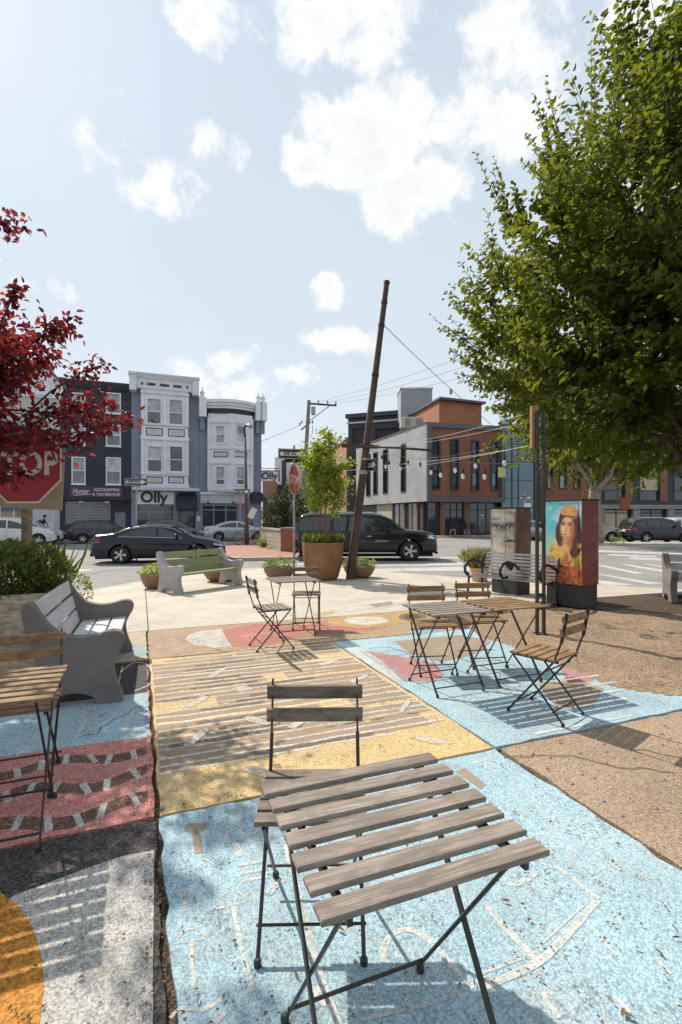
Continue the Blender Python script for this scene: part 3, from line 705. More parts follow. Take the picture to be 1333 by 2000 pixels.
# ================================================================ concrete benches
def bench(loc, axis, pmat, emat, label, length=1.72):
    """axis: along the bench from its right hand end to its left as one sits"""
    t = thing('concrete_bench', label, 'bench', loc, math.atan2(axis[1], axis[0]), 'concrete benches')
    # outline of an end: y forward (sitter), z up
    prof = [(-.36, .0), (-.33, .20), (-.31, .36), (-.36, .55), (-.40, .70), (-.405, .80), (-.37, .835), (-.33, .82), (-.28, .74), (-.22, .65), (-.13, .575), (.0, .545),
            (.12, .555), (.22, .58), (.29, .57), (.325, .52), (.315, .46), (.275, .39), (.245, .30), (.26, .18), (.31, .0), (.12, .0), (.10, .055), (.0, .10), (-.12, .10), (-.21, .055), (-.23, 0)]
    # smooth the outline
    def cr(pts, n=4):
        res = []
        for i in range(len(pts)):
            p0, p1, p2, p3 = (Vector((*pts[(i + k) % len(pts)], 0)) for k in (-1, 0, 1, 2))
            if p1.y == 0 and p2.y == 0: res.append(p1[:2]); continue
            for j in range(n):
                s = j / n; q = .5 * ((2 * p1) + (-p0 + p2) * s + (2 * p0 - 5 * p1 + 4 * p2 - p3) * s * s + (-p0 + 3 * p1 - 3 * p2 + p3) * s ** 3)
                res.append((q.x, max(0, q.y)))
        return res
    pr = cr(prof)
    for s in (-1, 1):
        x = s * (length / 2 - .05)
        MB().slab([Vector((x + .055, y, z)) for y, z in pr], (-.11, 0, 0)).build('bench_end', M[emat], t, bevel=.012)
    L = length - .2
    for y, z, a in ((-.325, .75, 14), (-.283, .59, 14), (-.243, .435, 14)):
        o = MB().box((0, 0, 0), (L, .04, .135)).build('back_plank', M[pmat], t, bevel=.008); o.location = (0, y, z); o.rotation_euler = (R(a), 0, 0)
    for y, z in ((-.12, .365), (.03, .372), (.18, .38)):
        o = MB().box((0, 0, 0), (L, .132, .042)).build('seat_plank', M[pmat], t, bevel=.008); o.location = (0, y, z); o.rotation_euler = (R(2), 0, 0)
    return t
# sitting, +Y of the bench is where the sitter looks; +X then lies to the right
def bench_dir(c, face, pm, em, label, length): return bench((c[0], c[1], gz(*c)), (face[1], -face[0]), pm, em, label, length)
bench_dir((-2.36, 4.83), (.94, .34), 'plank_white', 'bench_conc', 'dark concrete bench with pale grey planks at the left, by the planter', 1.72)
bench_dir((-2.98, 11.0), (.85, -.53), 'plank_green', 'bench_pale', 'concrete bench with sage green planks near the road', 1.82)
bench_dir((6.75, 8.95), (-.35, -.94), 'plank_white', 'bench_conc', 'grey concrete bench cut by the right edge of the picture', 1.72)

def metal_bench():
    face = Vector((-.76, -.65, 0)); ax = (face.y, -face.x); c = (3.02, 9.02)
    t = thing('metal_bench', 'black steel slat bench with looped armrests by the painted cabinets', 'bench', (c[0], c[1], gz(*c)), math.atan2(ax[1], ax[0]))
    L = 1.5
    mt = mat('sun paled steel strap', (.27, .255, .245), .38, .5, .12, 6)  # slat colour paled to stand for sun glinting on black steel
    for k in range(7):
        a = k / 6; y = -.20 - .115 * a; z = .47 + .36 * a
        MB().bar((-L / 2, y, z), (L / 2, y, z), .008, .036, (0, -.3, .95)).build('back_slat', mt, t)
    for k in range(7):
        y = .26 - k * .065; MB().bar((-L / 2, y, .43 - .01 * math.sin(k)), (L / 2, y, .43 - .01 * math.sin(k)), .05, .008).build('seat_slat', mt, t)
    for s in (-1, 0, 1):
        x = s * (L / 2 - .02)
        arm = [(x, -.26, .58), (x, -.10, .67), (x, .10, .72), (x, .26, .69), (x, .35, .60), (x, .33, .50), (x, .25, .44)]
        if s == 0: arm += [(x, .14, .45), (x, .13, .48)]
        MB().tube(arm, .027, 8).build('armrest', M['steel_black'], t, smooth=True)
        if s:
            MB().tube([(x, .27, .49), (x, .22, .42), (x, .24, .2), (x, .29, .0)], .021, 8).build('leg', M['steel_black'], t, smooth=True)
            MB().tube([(x, -.33, .86), (x, -.31, .80), (x, -.2, .47), (x, -.2, .2), (x, -.27, .0)], .021, 8).build('leg', M['steel_black'], t, smooth=True)
            MB().bar((x, .22, .41), (x, -.2, .42), .03, .03).build('seat_rail', M['steel_black'], t)
    # the steel leaf under the middle arm
    pts = [(.0, -.12, .685), (.0, .0, .705), (.0, .15, .70), (.0, .20, .68), (0, .12, .62), (0, .05, .575), (0, -.02, .56), (0, -.07, .60)]
    MB().slab([Vector(p) + Vector((.006, 0, 0)) for p in pts], (-.012, 0, 0)).build('leaf_plate', M['steel_black'], t)
metal_bench()

# ================================================================ painted cabinets
def textmesh(s, size, mt, bold=0.0, shear=0.0, ext=.001, align='CENTER', space=1.0):
    c = bpy.data.curves.new('t', 'FONT'); c.body = s; c.size = size; c.align_x = align; c.align_y = 'CENTER'; c.offset = bold; c.shear = shear; c.extrude = ext
    c.space_character = space; c.resolution_u = 4
    o = bpy.data.objects.new('t', c); COL.objects.link(o); dg = bpy.context.evaluated_depsgraph_get(); dg.update()
    me = bpy.data.meshes.new_from_object(o.evaluated_get(dg)); bpy.data.objects.remove(o); bpy.data.curves.remove(c)
    me.materials.clear(); me.materials.append(mt); return me
def lettering(s, size, mt, parent, loc, rot=(R(90), 0, 0), sx=1.0, **k):
    o = part('lettering', textmesh(s, size, mt, **k), parent, loc, rot); o.scale = (sx, 1, 1); return o
def artmat(name, stops, scale=3.0, detail=5, dist=1.2, stretch=(1, 1, 1), rough=.45):
    n = NT(name); v = n.stretch(stretch); f = n.noise(scale, detail, .6, dist, v); r = n.N.new('ShaderNodeValToRGB'); n.L.new(f, r.inputs[0])
    el = r.color_ramp.elements
    while len(el) < len(stops): el.new(.5)
    for e, (p, c) in zip(el, stops): e.position = p; e.color = (*c, 1)
    return n.fin(r.outputs[0], rough, 0, .4)
def cabinet(name, label, corner, wd, dp, h, hb, side, top_in=.0):
    a = Vector((.53, -.848, 0)); t = thing(name, label, 'utility box', (corner[0], corner[1], gz(*corner)), math.atan2(a.y, a.x), 'painted utility boxes')
    # local: x along the painted front (corner at x=0, front runs to -wd), y backwards
    MB().box((-wd / 2, dp / 2, hb / 2), (wd - .03, dp - .03, hb)).build('plinth', mat('charcoal plinth', (.05, .047, .046), .8, 0, .15, 5, .2), t, bevel=.008)
    o = MB().box((-wd / 2, dp / 2, (h + hb) / 2), (wd, dp, h - hb)).build('housing', side, t, bevel=.008)
    MB().box((-wd / 2, dp / 2, h + .012), (wd + .03, dp + .03, .024)).build('lid', M['steel_black'], t, bevel=.004)
    return t
class Painting:
    """layers of soft or crisp brush shapes printed on a cabinet front; u, v run 0..1 over the front"""
    def __init__(s, name, x0, z0, sx, sz, base, warp=.03, wscale=7.0):
        n = s.n = NT(name); mp = n.N.new('ShaderNodeMapping'); n.L.new(n.co, mp.inputs[0]); mp.inputs['Location'].default_value = (-x0 / sx, 0, -z0 / sz); mp.inputs['Scale'].default_value = (1 / sx, 0, 1 / sz)
        w1 = n.N.new('ShaderNodeVectorMath'); w1.operation = 'SUBTRACT'; n.L.new(n.noise(wscale, 5, .65, out='Color'), w1.inputs[0]); w1.inputs[1].default_value = (.5, .5, .5)
        w2 = n.N.new('ShaderNodeVectorMath'); w2.operation = 'SCALE'; n.L.new(w1.outputs[0], w2.inputs[0]); w2.inputs['Scale'].default_value = warp * 2
        w3 = n.N.new('ShaderNodeVectorMath'); w3.operation = 'ADD'; n.L.new(mp.outputs[0], w3.inputs[0]); n.L.new(w2.outputs[0], w3.inputs[1]); s.v = w3.outputs[0]; s.c = base(n) if callable(base) else base
        s.sp = n.N.new('ShaderNodeSeparateXYZ'); n.L.new(s.v, s.sp.inputs[0])
    def blob(s, u, v, ru, rv, col, soft=.25, op=1.0, rot=0.0):
        n = s.n; du = n.m('SUBTRACT', s.sp.outputs[0], u); dv = n.m('SUBTRACT', s.sp.outputs[2], v); ca, sa = math.cos(R(rot)), math.sin(R(rot))
        a = n.m('ADD', n.m('MULTIPLY', du, ca / ru), n.m('MULTIPLY', dv, sa / ru)); b = n.m('ADD', n.m('MULTIPLY', du, -sa / rv), n.m('MULTIPLY', dv, ca / rv))
        r = n.m('SQRT', n.m('ADD', n.m('MULTIPLY', a, a), n.m('MULTIPLY', b, b)))
        f = n.ramp(r, 1 + soft, 1 - soft, 0, op); s.c = n.mix(f, s.c, col); return s
    def tex(s, scale, stops, dist=1.0):
        n = s.n; r = n.N.new('ShaderNodeValToRGB'); n.L.new(n.noise(scale, 5, .6, dist), r.inputs[0]); el = r.color_ramp.elements
        while len(el) < len(stops): el.new(.5)
        for e, (p, c) in zip(el, stops): e.position = p; e.color = (*c, 1)
        return r.outputs[0]
    def done(s, grime=.25):
        n = s.n; c = n.mix(n.m('MULTIPLY', n.ramp(n.noise(9, 8, .7), .5, .75), grime), s.c, (.14, .11, .09)); return n.fin(c, .5, 0, .4)
def front_sheet(t, wd, hb, h, mt):
    return MB().add([(-wd + .012, -.004, hb + .012), (-.012, -.004, hb + .012), (-.012, -.004, h - .012), (-wd + .012, -.004, h - .012)], [(0, 1, 2, 3)]).build('painted_front', mt, t)
def portrait_box():
    wd, dp, h, hb = .70, .46, 1.78, .37
    side = artmat('painted cabinet side', [(.25, (.02, .08, .06)), (.40, (.20, .05, .03)), (.52, (.24, .05, .055)), (.64, (.22, .12, .01)), (.8, (.07, .04, .08))], 1.3, 4, 1.5, (1, 1, 1.2))
    t = cabinet('painted_utility_box', 'tall utility box painted with a dark haired woman on turquoise', (3.95, 8.30), wd, dp, h, hb, side)
    p = Painting('woman portrait print', -wd, hb, wd, h - hb, (.30, .60, .66), .022, 9)
    p.c = p.tex(2.6, [(.30, (.60, .44, .66)), (.44, (.66, .72, .80)), (.52, (.28, .62, .70)), (.62, (.10, .52, .60)), (.75, (.60, .78, .70))], .8)
    X = lambda x: (x - 150) / 695.; Y = lambda y: 1 - (y - 160) / 1390.
    hair, dk, skin, hi, sh = (.105, .035, .028), (.09, .022, .018), (.78, .40, .19), (.92, .62, .32), (.50, .15, .085)
    robe = p.tex(12, [(.30, (.28, .09, .02)), (.42, (.66, .30, .05)), (.55, (.86, .58, .12)), (.72, (.62, .26, .05))]); skirt = p.tex(15, [(.30, (.10, .02, .015)), (.45, (.44, .075, .03)), (.58, (.70, .22, .06)), (.72, (.22, .04, .03))]); gold = p.tex(38, [(.30, (.22, .07, .03)), (.48, (.66, .33, .10)), (.66, (.85, .60, .30))])
    B = lambda x, y, rx, ry, c, soft=.12, op=1., rot=0.: p.blob(X(x), Y(y), rx / 695., ry / 1390., c, soft, op, rot)
    B(340, 900, 150, 170, (.62, .70, .25), .6, .6); B(560, 1330, 420, 480, robe, .08); B(330, 1130, 130, 210, robe, .2); B(790, 1080, 120, 240, robe, .1)
    B(560, 1500, 460, 270, skirt, .12); B(520, 1390, 240, 120, skirt, .35)
    B(615, 560, 205, 330, hair, .06); B(440, 720, 85, 210, hair, .1, 1, 12); B(745, 800, 110, 260, hair, .08); B(700, 960, 95, 150, hair, .12); B(480, 830, 60, 110, hair, .15)
    B(565, 880, 85, 130, (.70, .30, .16), .15); B(545, 950, 90, 60, (.80, .44, .20), .3); B(625, 850, 45, 110, sh, .35, .8)
    B(575, 620, 118, 178, skin, .07); B(530, 640, 70, 120, hi, .5, .85); B(590, 480, 75, 55, hi, .5, .6); B(668, 650, 42, 140, sh, .5, .85); B(570, 770, 60, 30, sh, .6, .5)
    B(505, 548, 42, 26, sh, .6, .9); B(622, 556, 48, 28, sh, .6, .9); B(504, 552, 24, 11, dk, .35); B(622, 560, 26, 12, dk, .35); B(500, 524, 38, 8, dk, .5, .8, 3); B(622, 528, 42, 9, dk, .5, .8, -3)
    B(560, 610, 16, 70, sh, .7, .45); B(543, 660, 26, 13, sh, .5, .9); B(528, 718, 36, 11, (.45, .10, .07), .35); B(530, 735, 30, 8, sh, .5, .6)
    B(605, 330, 150, 100, gold, .10); B(700, 390, 70, 60, gold, .3, .7); B(600, 425, 150, 14, dk, .3, .8)
    B(560, 1110, 40, 85, sh, .2, 1, 35); B(530, 1180, 60, 50, sh, .25); B(600, 1210, 90, 30, skirt, .3, 1, 30); B(730, 1180, 40, 100, hair, .4, .6); B(790, 900, 35, 45, gold, .3)
    front_sheet(t, wd, hb, h, p.done(.12)); MB().box((-wd + .43 * wd, -.02, hb + .30), (.09, .03, .022)).build('handle', M['steel_black'], t)
    MB().box((-.075, -.007, hb + .70), (.005, .004, 1.36)).build('door_seam', M['signblack'], t)
portrait_box()
def eyes_box():
    wd, dp, h, hb = .66, .42, 1.70, .36
    side = artmat('stained cabinet side', [(.3, (.05, .04, .035)), (.5, (.16, .085, .04)), (.62, (.24, .15, .06)), (.8, (.08, .06, .05))], 2.4, 4, .8, (4, 4, .7))
    t = cabinet('painted_utility_box', 'utility box painted with a staring grey face behind the steel bench', (3.42, 9.86), wd, dp, h, hb, side)
    p = Painting('staring face print', -wd, hb, wd, h - hb, (.5, .45, .34), .03, 6); p.c = p.tex(2.2, [(.30, (.30, .25, .19)), (.45, (.52, .47, .36)), (.6, (.66, .61, .48)), (.75, (.50, .38, .25))], .6)
    X = lambda x: (x - 420) / 405.; Y = lambda y: 1 - (y - 205) / 875.; dk, md, lt, och = (.035, .03, .033), (.17, .14, .125), (.66, .65, .57), (.50, .27, .11)
    B = lambda x, y, rx, ry, c, soft=.5, op=1., rot=0.: p.blob(X(x), Y(y), rx / 405., ry / 875., c, soft, op, rot)
    B(500, 335, 90, 22, md, .6, .9, 6); B(760, 275, 75, 28, dk, .7, .8, -6); B(600, 300, 200, 26, lt, .8, .7); B(790, 340, 60, 40, och, .7, .5); B(430, 600, 30, 420, md, .7, .8); B(815, 600, 28, 420, dk, .6, .85)
    B(510, 428, 95, 34, dk, .5, .9, -4); B(715, 425, 95, 34, dk, .5, .9, 4); B(612, 440, 60, 30, (.16, .10, .14), .8, .8); B(545, 480, 70, 24, md, .8, .6); B(700, 480, 70, 24, md, .8, .6)
    for x in (515, 720):
        B(x, 452, 54, 26, dk, .25); B(x, 455, 44, 20, lt, .2); B(x, 449, 25, 22, md, .15); B(x, 449, 19, 17, dk, .15); B(x - 7, 442, 5, 5, lt, .4)
    B(720, 622, 95, 18, dk, .5, .9, 3); B(660, 575, 30, 18, md, .5, .8); B(700, 690, 110, 26, och, .8, .8); B(580, 670, 60, 16, och, .8, .6); B(610, 560, 8, 130, md, .7, .4); B(540, 720, 120, 40, lt, .8, .6); B(640, 385, 200, 3, dk, .4, .7)
    front_sheet(t, wd, hb, h, p.done(.35)); MB().lathe([(.0, -.014), (.03, -.014), (.034, -.004), (.036, .0)], 14, (-wd + .62 * wd, -.006, hb + .58 * (h - hb)), axis='y').build('lock', M['galv'], t)
    MB().box((-wd * .42, -.007, hb + .67), (.005, .004, 1.28)).build('door_seam', M['signblack'], t)
eyes_box()

# ================================================================ foliage
def leaf_mesh(name, pos, dirs, nrm, ln, wd, tint, mt, fold=.25):
    """one folded six-cornered leaf per row of the arrays"""
    n = len(pos); d = dirs / np.linalg.norm(dirs, axis=1, keepdims=True); s = np.cross(d, nrm); s /= (np.linalg.norm(s, axis=1, keepdims=True) + 1e-9); u = np.cross(s, d)
    ln = ln[:, None]; wd = wd[:, None]
    a = pos; c = pos + d * ln - u * ln * .10; b = pos + d * ln * .28 + s * wd * .46 + u * wd * fold * .8; e = pos + d * ln * .28 - s * wd * .46 + u * wd * fold * .8
    b2 = pos + d * ln * .62 + s * wd * .38 + u * wd * fold * .6; e2 = pos + d * ln * .62 - s * wd * .38 + u * wd * fold * .6
    v = np.stack([a, b, b2, c, e2, e], 1).reshape(-1, 3)
    idx = np.arange(n)[:, None] * 6; f = np.concatenate([idx + [0, 1, 2], idx + [0, 2, 3], idx + [0, 3, 4], idx + [0, 4, 5]], 1).reshape(-1)
    me = bpy.data.meshes.new(name); me.vertices.add(6 * n); me.vertices.foreach_set('co', v.astype(np.float32).ravel())
    me.loops.add(12 * n); me.loops.foreach_set('vertex_index', f.astype(np.int32)); me.polygons.add(4 * n)
    me.polygons.foreach_set('loop_start', np.arange(0, 12 * n, 3, dtype=np.int32)); me.polygons.foreach_set('loop_total', np.full(4 * n, 3, np.int32))
    at = me.attributes.new('tint', 'FLOAT', 'POINT'); at.data.foreach_set('value', np.repeat(tint, 6).astype(np.float32))
    me.materials.append(mt); me.update(calc_edges=True); me.validate(); return me
def unit(a): return a / (np.linalg.norm(a, axis=-1, keepdims=True) + 1e-9)
def leaf_object(name, parent, kind='stuff', **k):
    me = leaf_mesh(name, **k); o = bpy.data.objects.new(name, me); COL.objects.link(o); o.parent = parent
    if kind: o['kind'] = kind
    return o
def shoots(starts, dirs, lens, per, jit=.02):
    """leaves set alternately along straight-ish shoots; returns positions, directions, index"""
    n = len(starts); t = (np.arange(per) + .5) / per; t = np.tile(t, (n, 1)) + RNG.normal(0, .02, (n, per))
    p = starts[:, None] + dirs[:, None] * (lens[:, None] * t)[..., None] + RNG.normal(0, jit, (n, per, 3))
    p[..., 2] -= .0 * t
    side = unit(np.cross(dirs, RNG.normal(size=(n, 3))))[:, None] * np.where(np.arange(per) % 2 == 0, 1, -1)[None, :, None]
    ld = unit(dirs[:, None] * .55 + side * .8 + RNG.normal(0, .35, (n, per, 3)) + np.array([0, 0, -.35]))
    return p.reshape(-1, 3), ld.reshape(-1, 3), np.repeat(np.arange(n), per), t.reshape(-1)
def blob_foliage(name, parent, c, r, n, ln, wd, mt, up=.4, shell=.35, kind='stuff', flat=1.0):
    q = unit(RNG.normal(size=(n, 3))) * (shell + (1 - shell) * RNG.random((n, 1))) ** .6
    q[:, 2] *= flat; p = np.array(c) + q * np.array(r); lump = .12 * np.sin(p[:, :1] * 21 + p[:, 2:3] * 17) * np.array(r)
    d = unit(q + RNG.normal(0, .7, (n, 3)) + np.array([0, 0, up])); nr = unit(RNG.normal(size=(n, 3)) + np.array([0, 0, 1.2]))
    tint = np.clip(.25 + .45 * RNG.random(n) + .3 * q[:, 2], 0, 1)
    return leaf_object(name, parent, kind, pos=p + lump * .5, dirs=d, nrm=nr, ln=ln * RNG.uniform(.6, 1.25, n), wd=wd * RNG.uniform(.6, 1.2, n), tint=tint, mt=mt)
def blades(name, parent, c, r, n, h, wd, mt, spread=.6, droop=.3):
    a = RNG.uniform(0, 6.28, n); rr = np.sqrt(RNG.random(n)) * r; p = np.array(c) + np.stack([np.cos(a) * rr, np.sin(a) * rr, np.zeros(n)], 1)
    d = unit(np.stack([np.cos(a) * spread * RNG.random(n) + RNG.normal(0, .15, n), np.sin(a) * spread * RNG.random(n) + RNG.normal(0, .15, n), np.ones(n)], 1))
    return leaf_object(name, parent, 'stuff', pos=p, dirs=d, nrm=unit(RNG.normal(size=(n, 3))), ln=h * RNG.uniform(.5, 1.2, n), wd=np.full(n, wd), tint=RNG.random(n), mt=mt)

# ---- planters
def bowl(px_x, y, rad, hgt, label, seed=0, plant='leaf_mix'):
    x = px_x; z = gz(x, y); t = thing('bowl_planter', label, 'planter', (x, y, z), 0, 'low clay bowl planters')
    MB().lathe([(0, 0), (rad * .55, 0), (rad * .78, hgt * .25), (rad * .95, hgt * .65), (rad, hgt), (rad * .93, hgt), (rad * .9, hgt * .85), (0, hgt * .82)], 28).build('bowl', M['bowl'], t, smooth=True, edge=50)
    MB().lathe([(rad * .9, hgt * .9), (rad * .5, hgt * .97), (0, hgt)], 20).build('soil', M['soil'], t)
    blob_foliage('plants', t, (0, 0, hgt + .05), (rad * 1.05, rad * 1.05, .17), 620, .075, .035, M[plant]); return t
bowl(-1.58, 13.0, .40, .30, 'round clay bowl of bedding plants left of the tall rusty planter', 1)
bowl(.48, 13.35, .42, .30, 'round clay bowl of trailing plants behind the leaning pole', 2)
bowl(-4.02, 11.05, .33, .30, 'small clay bowl of green plants at the left end of the green bench', 3, 'leaf_young')
bowl(-2.95, 12.5, .45, .30, 'clay bowl of bedding plants behind the green bench', 4)
def corten():
    x, y = -.46, 12.85; t = thing('tall_planter', 'tall rusty steel planter with a young birch', 'planter', (x, y, gz(x, y)), 0)
    MB().lathe([(0, 0), (.34, 0), (.40, .08), (.47, .35), (.515, .65), (.53, .95), (.505, .95), (.49, .85), (0, .84)], 40).build('pot', M['corten'], t, smooth=True, edge=50)
    MB().lathe([(.49, .86), (.2, .9), (0, .91)], 20).build('soil', M['soil'], t)
    blades('plants', t, (0, 0, .88), .46, 900, .30, .022, M['leaf_bush'], .7); blob_foliage('flowers', t, (.05, -.1, 1.03), (.35, .3, .12), 160, .05, .035, mat_flower)
    # the sapling
    s = thing('young_birch', 'slender young birch with yellow green leaves in the rusty planter', 'tree', (x, y, gz(x, y) + .88))
    st = []; P0 = []; D0 = []
    m = MB()
    for bx, by, tx, ty, h in ((-.02, 0, -.34, .1, 2.2), (.03, .03, .16, -.1, 2.75), (.06, -.03, .42, .15, 2.0), (-.05, .02, -.05, -.25, 2.4)):
        pts = [Vector((bx, by, 0)).lerp(Vector((bx + tx, by + ty, h)), k / 6) + Vector((random.uniform(-.02, .02), random.uniform(-.02, .02), 0)) for k in range(7)]
        m.tube(pts, [.024 - .0033 * k for k in range(7)], 6)
        for k in range(30):
            a = random.uniform(.36, 1); q = pts[0].lerp(pts[-1], a); an = random.uniform(0, 6.28); ln = random.uniform(.2, .52) * (1.25 - .5 * a)
            e = Vector((math.cos(an), math.sin(an), random.uniform(.35, 1.0))).normalized(); m.tube([q, q + e * ln], [.006, .002], 4); P0.append(tuple(q)); D0.append(tuple(e * ln))
    m.build('stem', M['stemred'], s, smooth=True)
    P0 = np.array(P0); D0 = np.array(D0); ln = np.linalg.norm(D0, axis=1)
    p, d, i, tt = shoots(P0, unit(D0), ln * 1.2, 36, .07); n = len(p)
    leaf_object('crown', s, pos=p, dirs=d, nrm=unit(RNG.normal(size=(n, 3)) + [0, 0, .8]), ln=RNG.uniform(.06, .11, n), wd=RNG.uniform(.04, .07, n), tint=np.clip(RNG.random(n) * .9 + .1 * tt, 0, 1), mt=M['leaf_young'])
mat_flower = leafmat('orange flowers', ((.50, .16, .02), (.62, .24, .03), (.6, .1, .03)), .3, .6)
corten()
def grass_pot():
    x, y = 3.38, 12.4; t = thing('terracotta_pot', 'peach terracotta pot of feathery grass behind the steel bench', 'planter', (x, y, gz(x, y)))
    MB().lathe([(0, 0), (.17, 0), (.21, .18), (.24, .34), (.22, .34), (.2, .28), (0, .28)], 24).build('pot', M['terra'], t, smooth=True, edge=50)
    blades('grass', t, (0, 0, .28), .15, 1200, .52, .012, M['grass'], 1.1); return t
grass_pot()
def box_planter():
    t = thing('box_planter', 'large pale box planter of bushy plants at the left edge', 'planter', (-3.55, 5.35, 0), GRID)
    conc = woodmat('pale weathered planter board', (.62, .50, .36), (.50, .38, .26), (.28, .19, .12), 'z', k=.35)
    m = MB(); a, h = .52, .74
    for k, (x0, y0, x1, y1) in enumerate(((-a, -a, a, -a), (a, -a, a, a), (a, a, -a, a), (-a, a, -a, -a))):
        d = Vector((x1 - x0, y1 - y0, 0)).normalized(); n = Vector((-d.y, d.x, 0)) * .06
        tf = .88
        MB().slab([Vector((x0 * tf, y0 * tf, 0)), Vector((x1 * tf, y1 * tf, 0)), Vector((x1, y1, h)), Vector((x0, y0, h))], n).build('side_board', conc, t)
    MB().box((0, 0, h - .06), (2 * a - .14, 2 * a - .14, .06)).build('soil', M['soil'], t)
    blob_foliage('plants', t, (0, 0, h + .16), (.62, .62, .34), 7000, .06, .034, M['leaf_bush'], .6)
    blades('flower_stems', t, (.3, .0, h), .35, 60, .5, .008, M['leaf_mix'], 1.0)
    blob_foliage('trailing_plants', t, (.6, .3, h - .08), (.22, .3, .22), 500, .045, .025, M['leaf_mix'])
box_planter()

# ================================================================ posts, signs and lights
def pole():
    a = D(684, 1124, 12.9); a.z = gz(a.x, a.y); b = D(756, 550, 12.9)
    t = thing('leaning_pole', 'tall rust brown pole leaning right with steel brackets', 'pole', tuple(a))
    ax = (b - a); n = 14
    MB().tube([ax * (k / n) + Vector((0, 0, -.05 if k == 0 else 0)) for k in range(n + 1)], [.115 - .047 * (k / n) for k in range(n + 1)], 14).build('shaft', M['pole'], t, smooth=True, edge=60)
    at = lambda py: ax * ((1124 - py) / (1124 - 550.))
    for py in (552, 590, 634, 730): q = at(py); u = ax.normalized() * .035; MB().tube([q - u, q + u], .115 - .047 * (1124 - py) / 574 + .012, 14).build('collar', M['steel_black'], t)
    q = at(870)
    MB().bar(q + Vector((-.62, 0, .05)), q + Vector((.30, -.12, .0)), .09, .09).build('crossarm', M['pole'], t)
    e = D(848, 880, 12.3) - a
    MB().tube([q + Vector((.28, -.12, .0)), q.lerp(e, .5) + Vector((0, -.05, .02)), e], .03, 8).build('tie_rod', M['pole'], t, smooth=True)
    q = at(918); MB().tube([q + Vector((0, 0, -.05)), q + Vector((0, 0, .05))], .11, 12).build('cable_clamp', M['wirew'], t)
    q = at(893); MB().tube([q + Vector((0, 0, -.03)), q + Vector((0, 0, .03))], .112, 12).build('cable_clamp', M['wirew'], t)
    return a, ax
PA, PAX = pole()
def sign_oneway(t, loc, wd, hg, rz=0.0, txt='ONE WAY', back='signblack', thick=.004):
    """plate with white arrow, facing local -Y, turned by rz"""
    o = MB().box((0, 0, 0), (wd, .006, hg)).build('sign_plate', M['signblack'], t); o.location = loc; o.rotation_euler = (0, 0, rz)
    k = wd / .91; hh = hg * .5; y = -.0062
    bd = MB(); e = .013 * k
    for (x0, x1, z0, z1) in ((-wd / 2 + e, wd / 2 - e, hg / 2 - 2 * e, hg / 2 - e), (-wd / 2 + e, wd / 2 - e, -hg / 2 + e, -hg / 2 + 2 * e), (-wd / 2 + e, -wd / 2 + 2 * e, -hg / 2 + 2 * e, hg / 2 - 2 * e), (wd / 2 - 2 * e, wd / 2 - e, -hg / 2 + 2 * e, hg / 2 - 2 * e)):
        bd.add([(x0, y + .001, z0), (x1, y + .001, z0), (x1, y + .001, z1), (x0, y + .001, z1)], [(0, 1, 2, 3)])
    b = bd.build('sign_border', M['signwhite'], o)
    q = [(-wd * .43, -hh * .36), (wd * .25, -hh * .36), (wd * .25, -hh * .72), (wd * .445, 0), (wd * .25, hh * .72), (wd * .25, hh * .36), (-wd * .43, hh * .36)]
    MB().poly([(x, y, z) for x, z in q]).build('arrow', M['signwhite'], o)
    lettering(txt, hh * .78, M['signblack'], o, (-wd * .09, y - .002, 0), sx=1.0 * wd / .91 * .9, bold=.006 * k, ext=.0005); return o
# one way sign fixed to the leaning pole, seen at an angle
q = PA + PAX * ((1124 - 905) / 574.)
t = thing('one_way_sign', 'one way arrow sign strapped to the leaning pole', 'sign', (q.x + .06, q.y - .13, q.z - .12)); sign_oneway(t, (.1, 0, .12), .5, .30, R(-62))
# stop sign with boards at the left
def stop_face(t, s, red, loc, rz=0.0, txt=True):
    o8 = lambda r: [(r * math.cos(R(22.5 + 45 * k)), r * math.sin(R(22.5 + 45 * k))) for k in range(8)]
    r = s / 2 / math.cos(R(22.5))
    o = MB().slab([Vector((x, -.003, z)) for x, z in o8(r)], (0, .005, 0)).build('sign_plate', M['signwhite'], t); o.location = loc; o.rotation_euler = (0, 0, rz)
    MB().poly([(x, -.0055, z) for x, z in o8(r * .955)]).build('red_field', red, o)
    if txt: lettering('STOP', s * .40, M['signwhite'], o, (0, -.008, -.005), sx=.92, bold=.012, ext=.0005, space=1.05)
    return o
def stop_left():
    x, y = -3.72, 5.95; t = thing('stop_sign', 'faded red stop sign on a tan wooden post behind red leaves', 'sign', (x, y, 0), R(-2))
    MB().box((0, .055, 1.15), (.085, .085, 2.42)).build('post', M['postwood'], t, bevel=.006)
    o = MB().box((0, 0, 0), (.90, .012, .94)).build('backing_board', M['tanboard'], t); o.location = (.03, 0.004, 2.07); o.rotation_euler = (0, R(3), 0)
    stop_face(t, .915, M['signred'], (-.0, -.012, 2.12), R(1))
stop_left()
def stop_mid():
    x, y = -1.22, 13.2; z = gz(x, y); t = thing('sign_post', 'grey post with one way sign and side-on stop sign near the rusty planter', 'sign', (x, y, z))
    MB().tube([(0, 0, 0), (0, 0, 3.45)], .028, 8).build('post', M['galv'], t)
    sign_oneway(t, (-.02, -.04, 3.22), .78, .27, R(14)); stop_face(t, .76, mat('bright sign red', (.62, .05, .03), .4), (.0, -.05, 2.55), R(76))
    o = MB().box((0, 0, 0), (.006, .8, .24)).build('sign_plate', M['signblack'], t); o.location = (.12, .1, 3.12); o.rotation_euler = (0, 0, R(-64))
stop_mid()
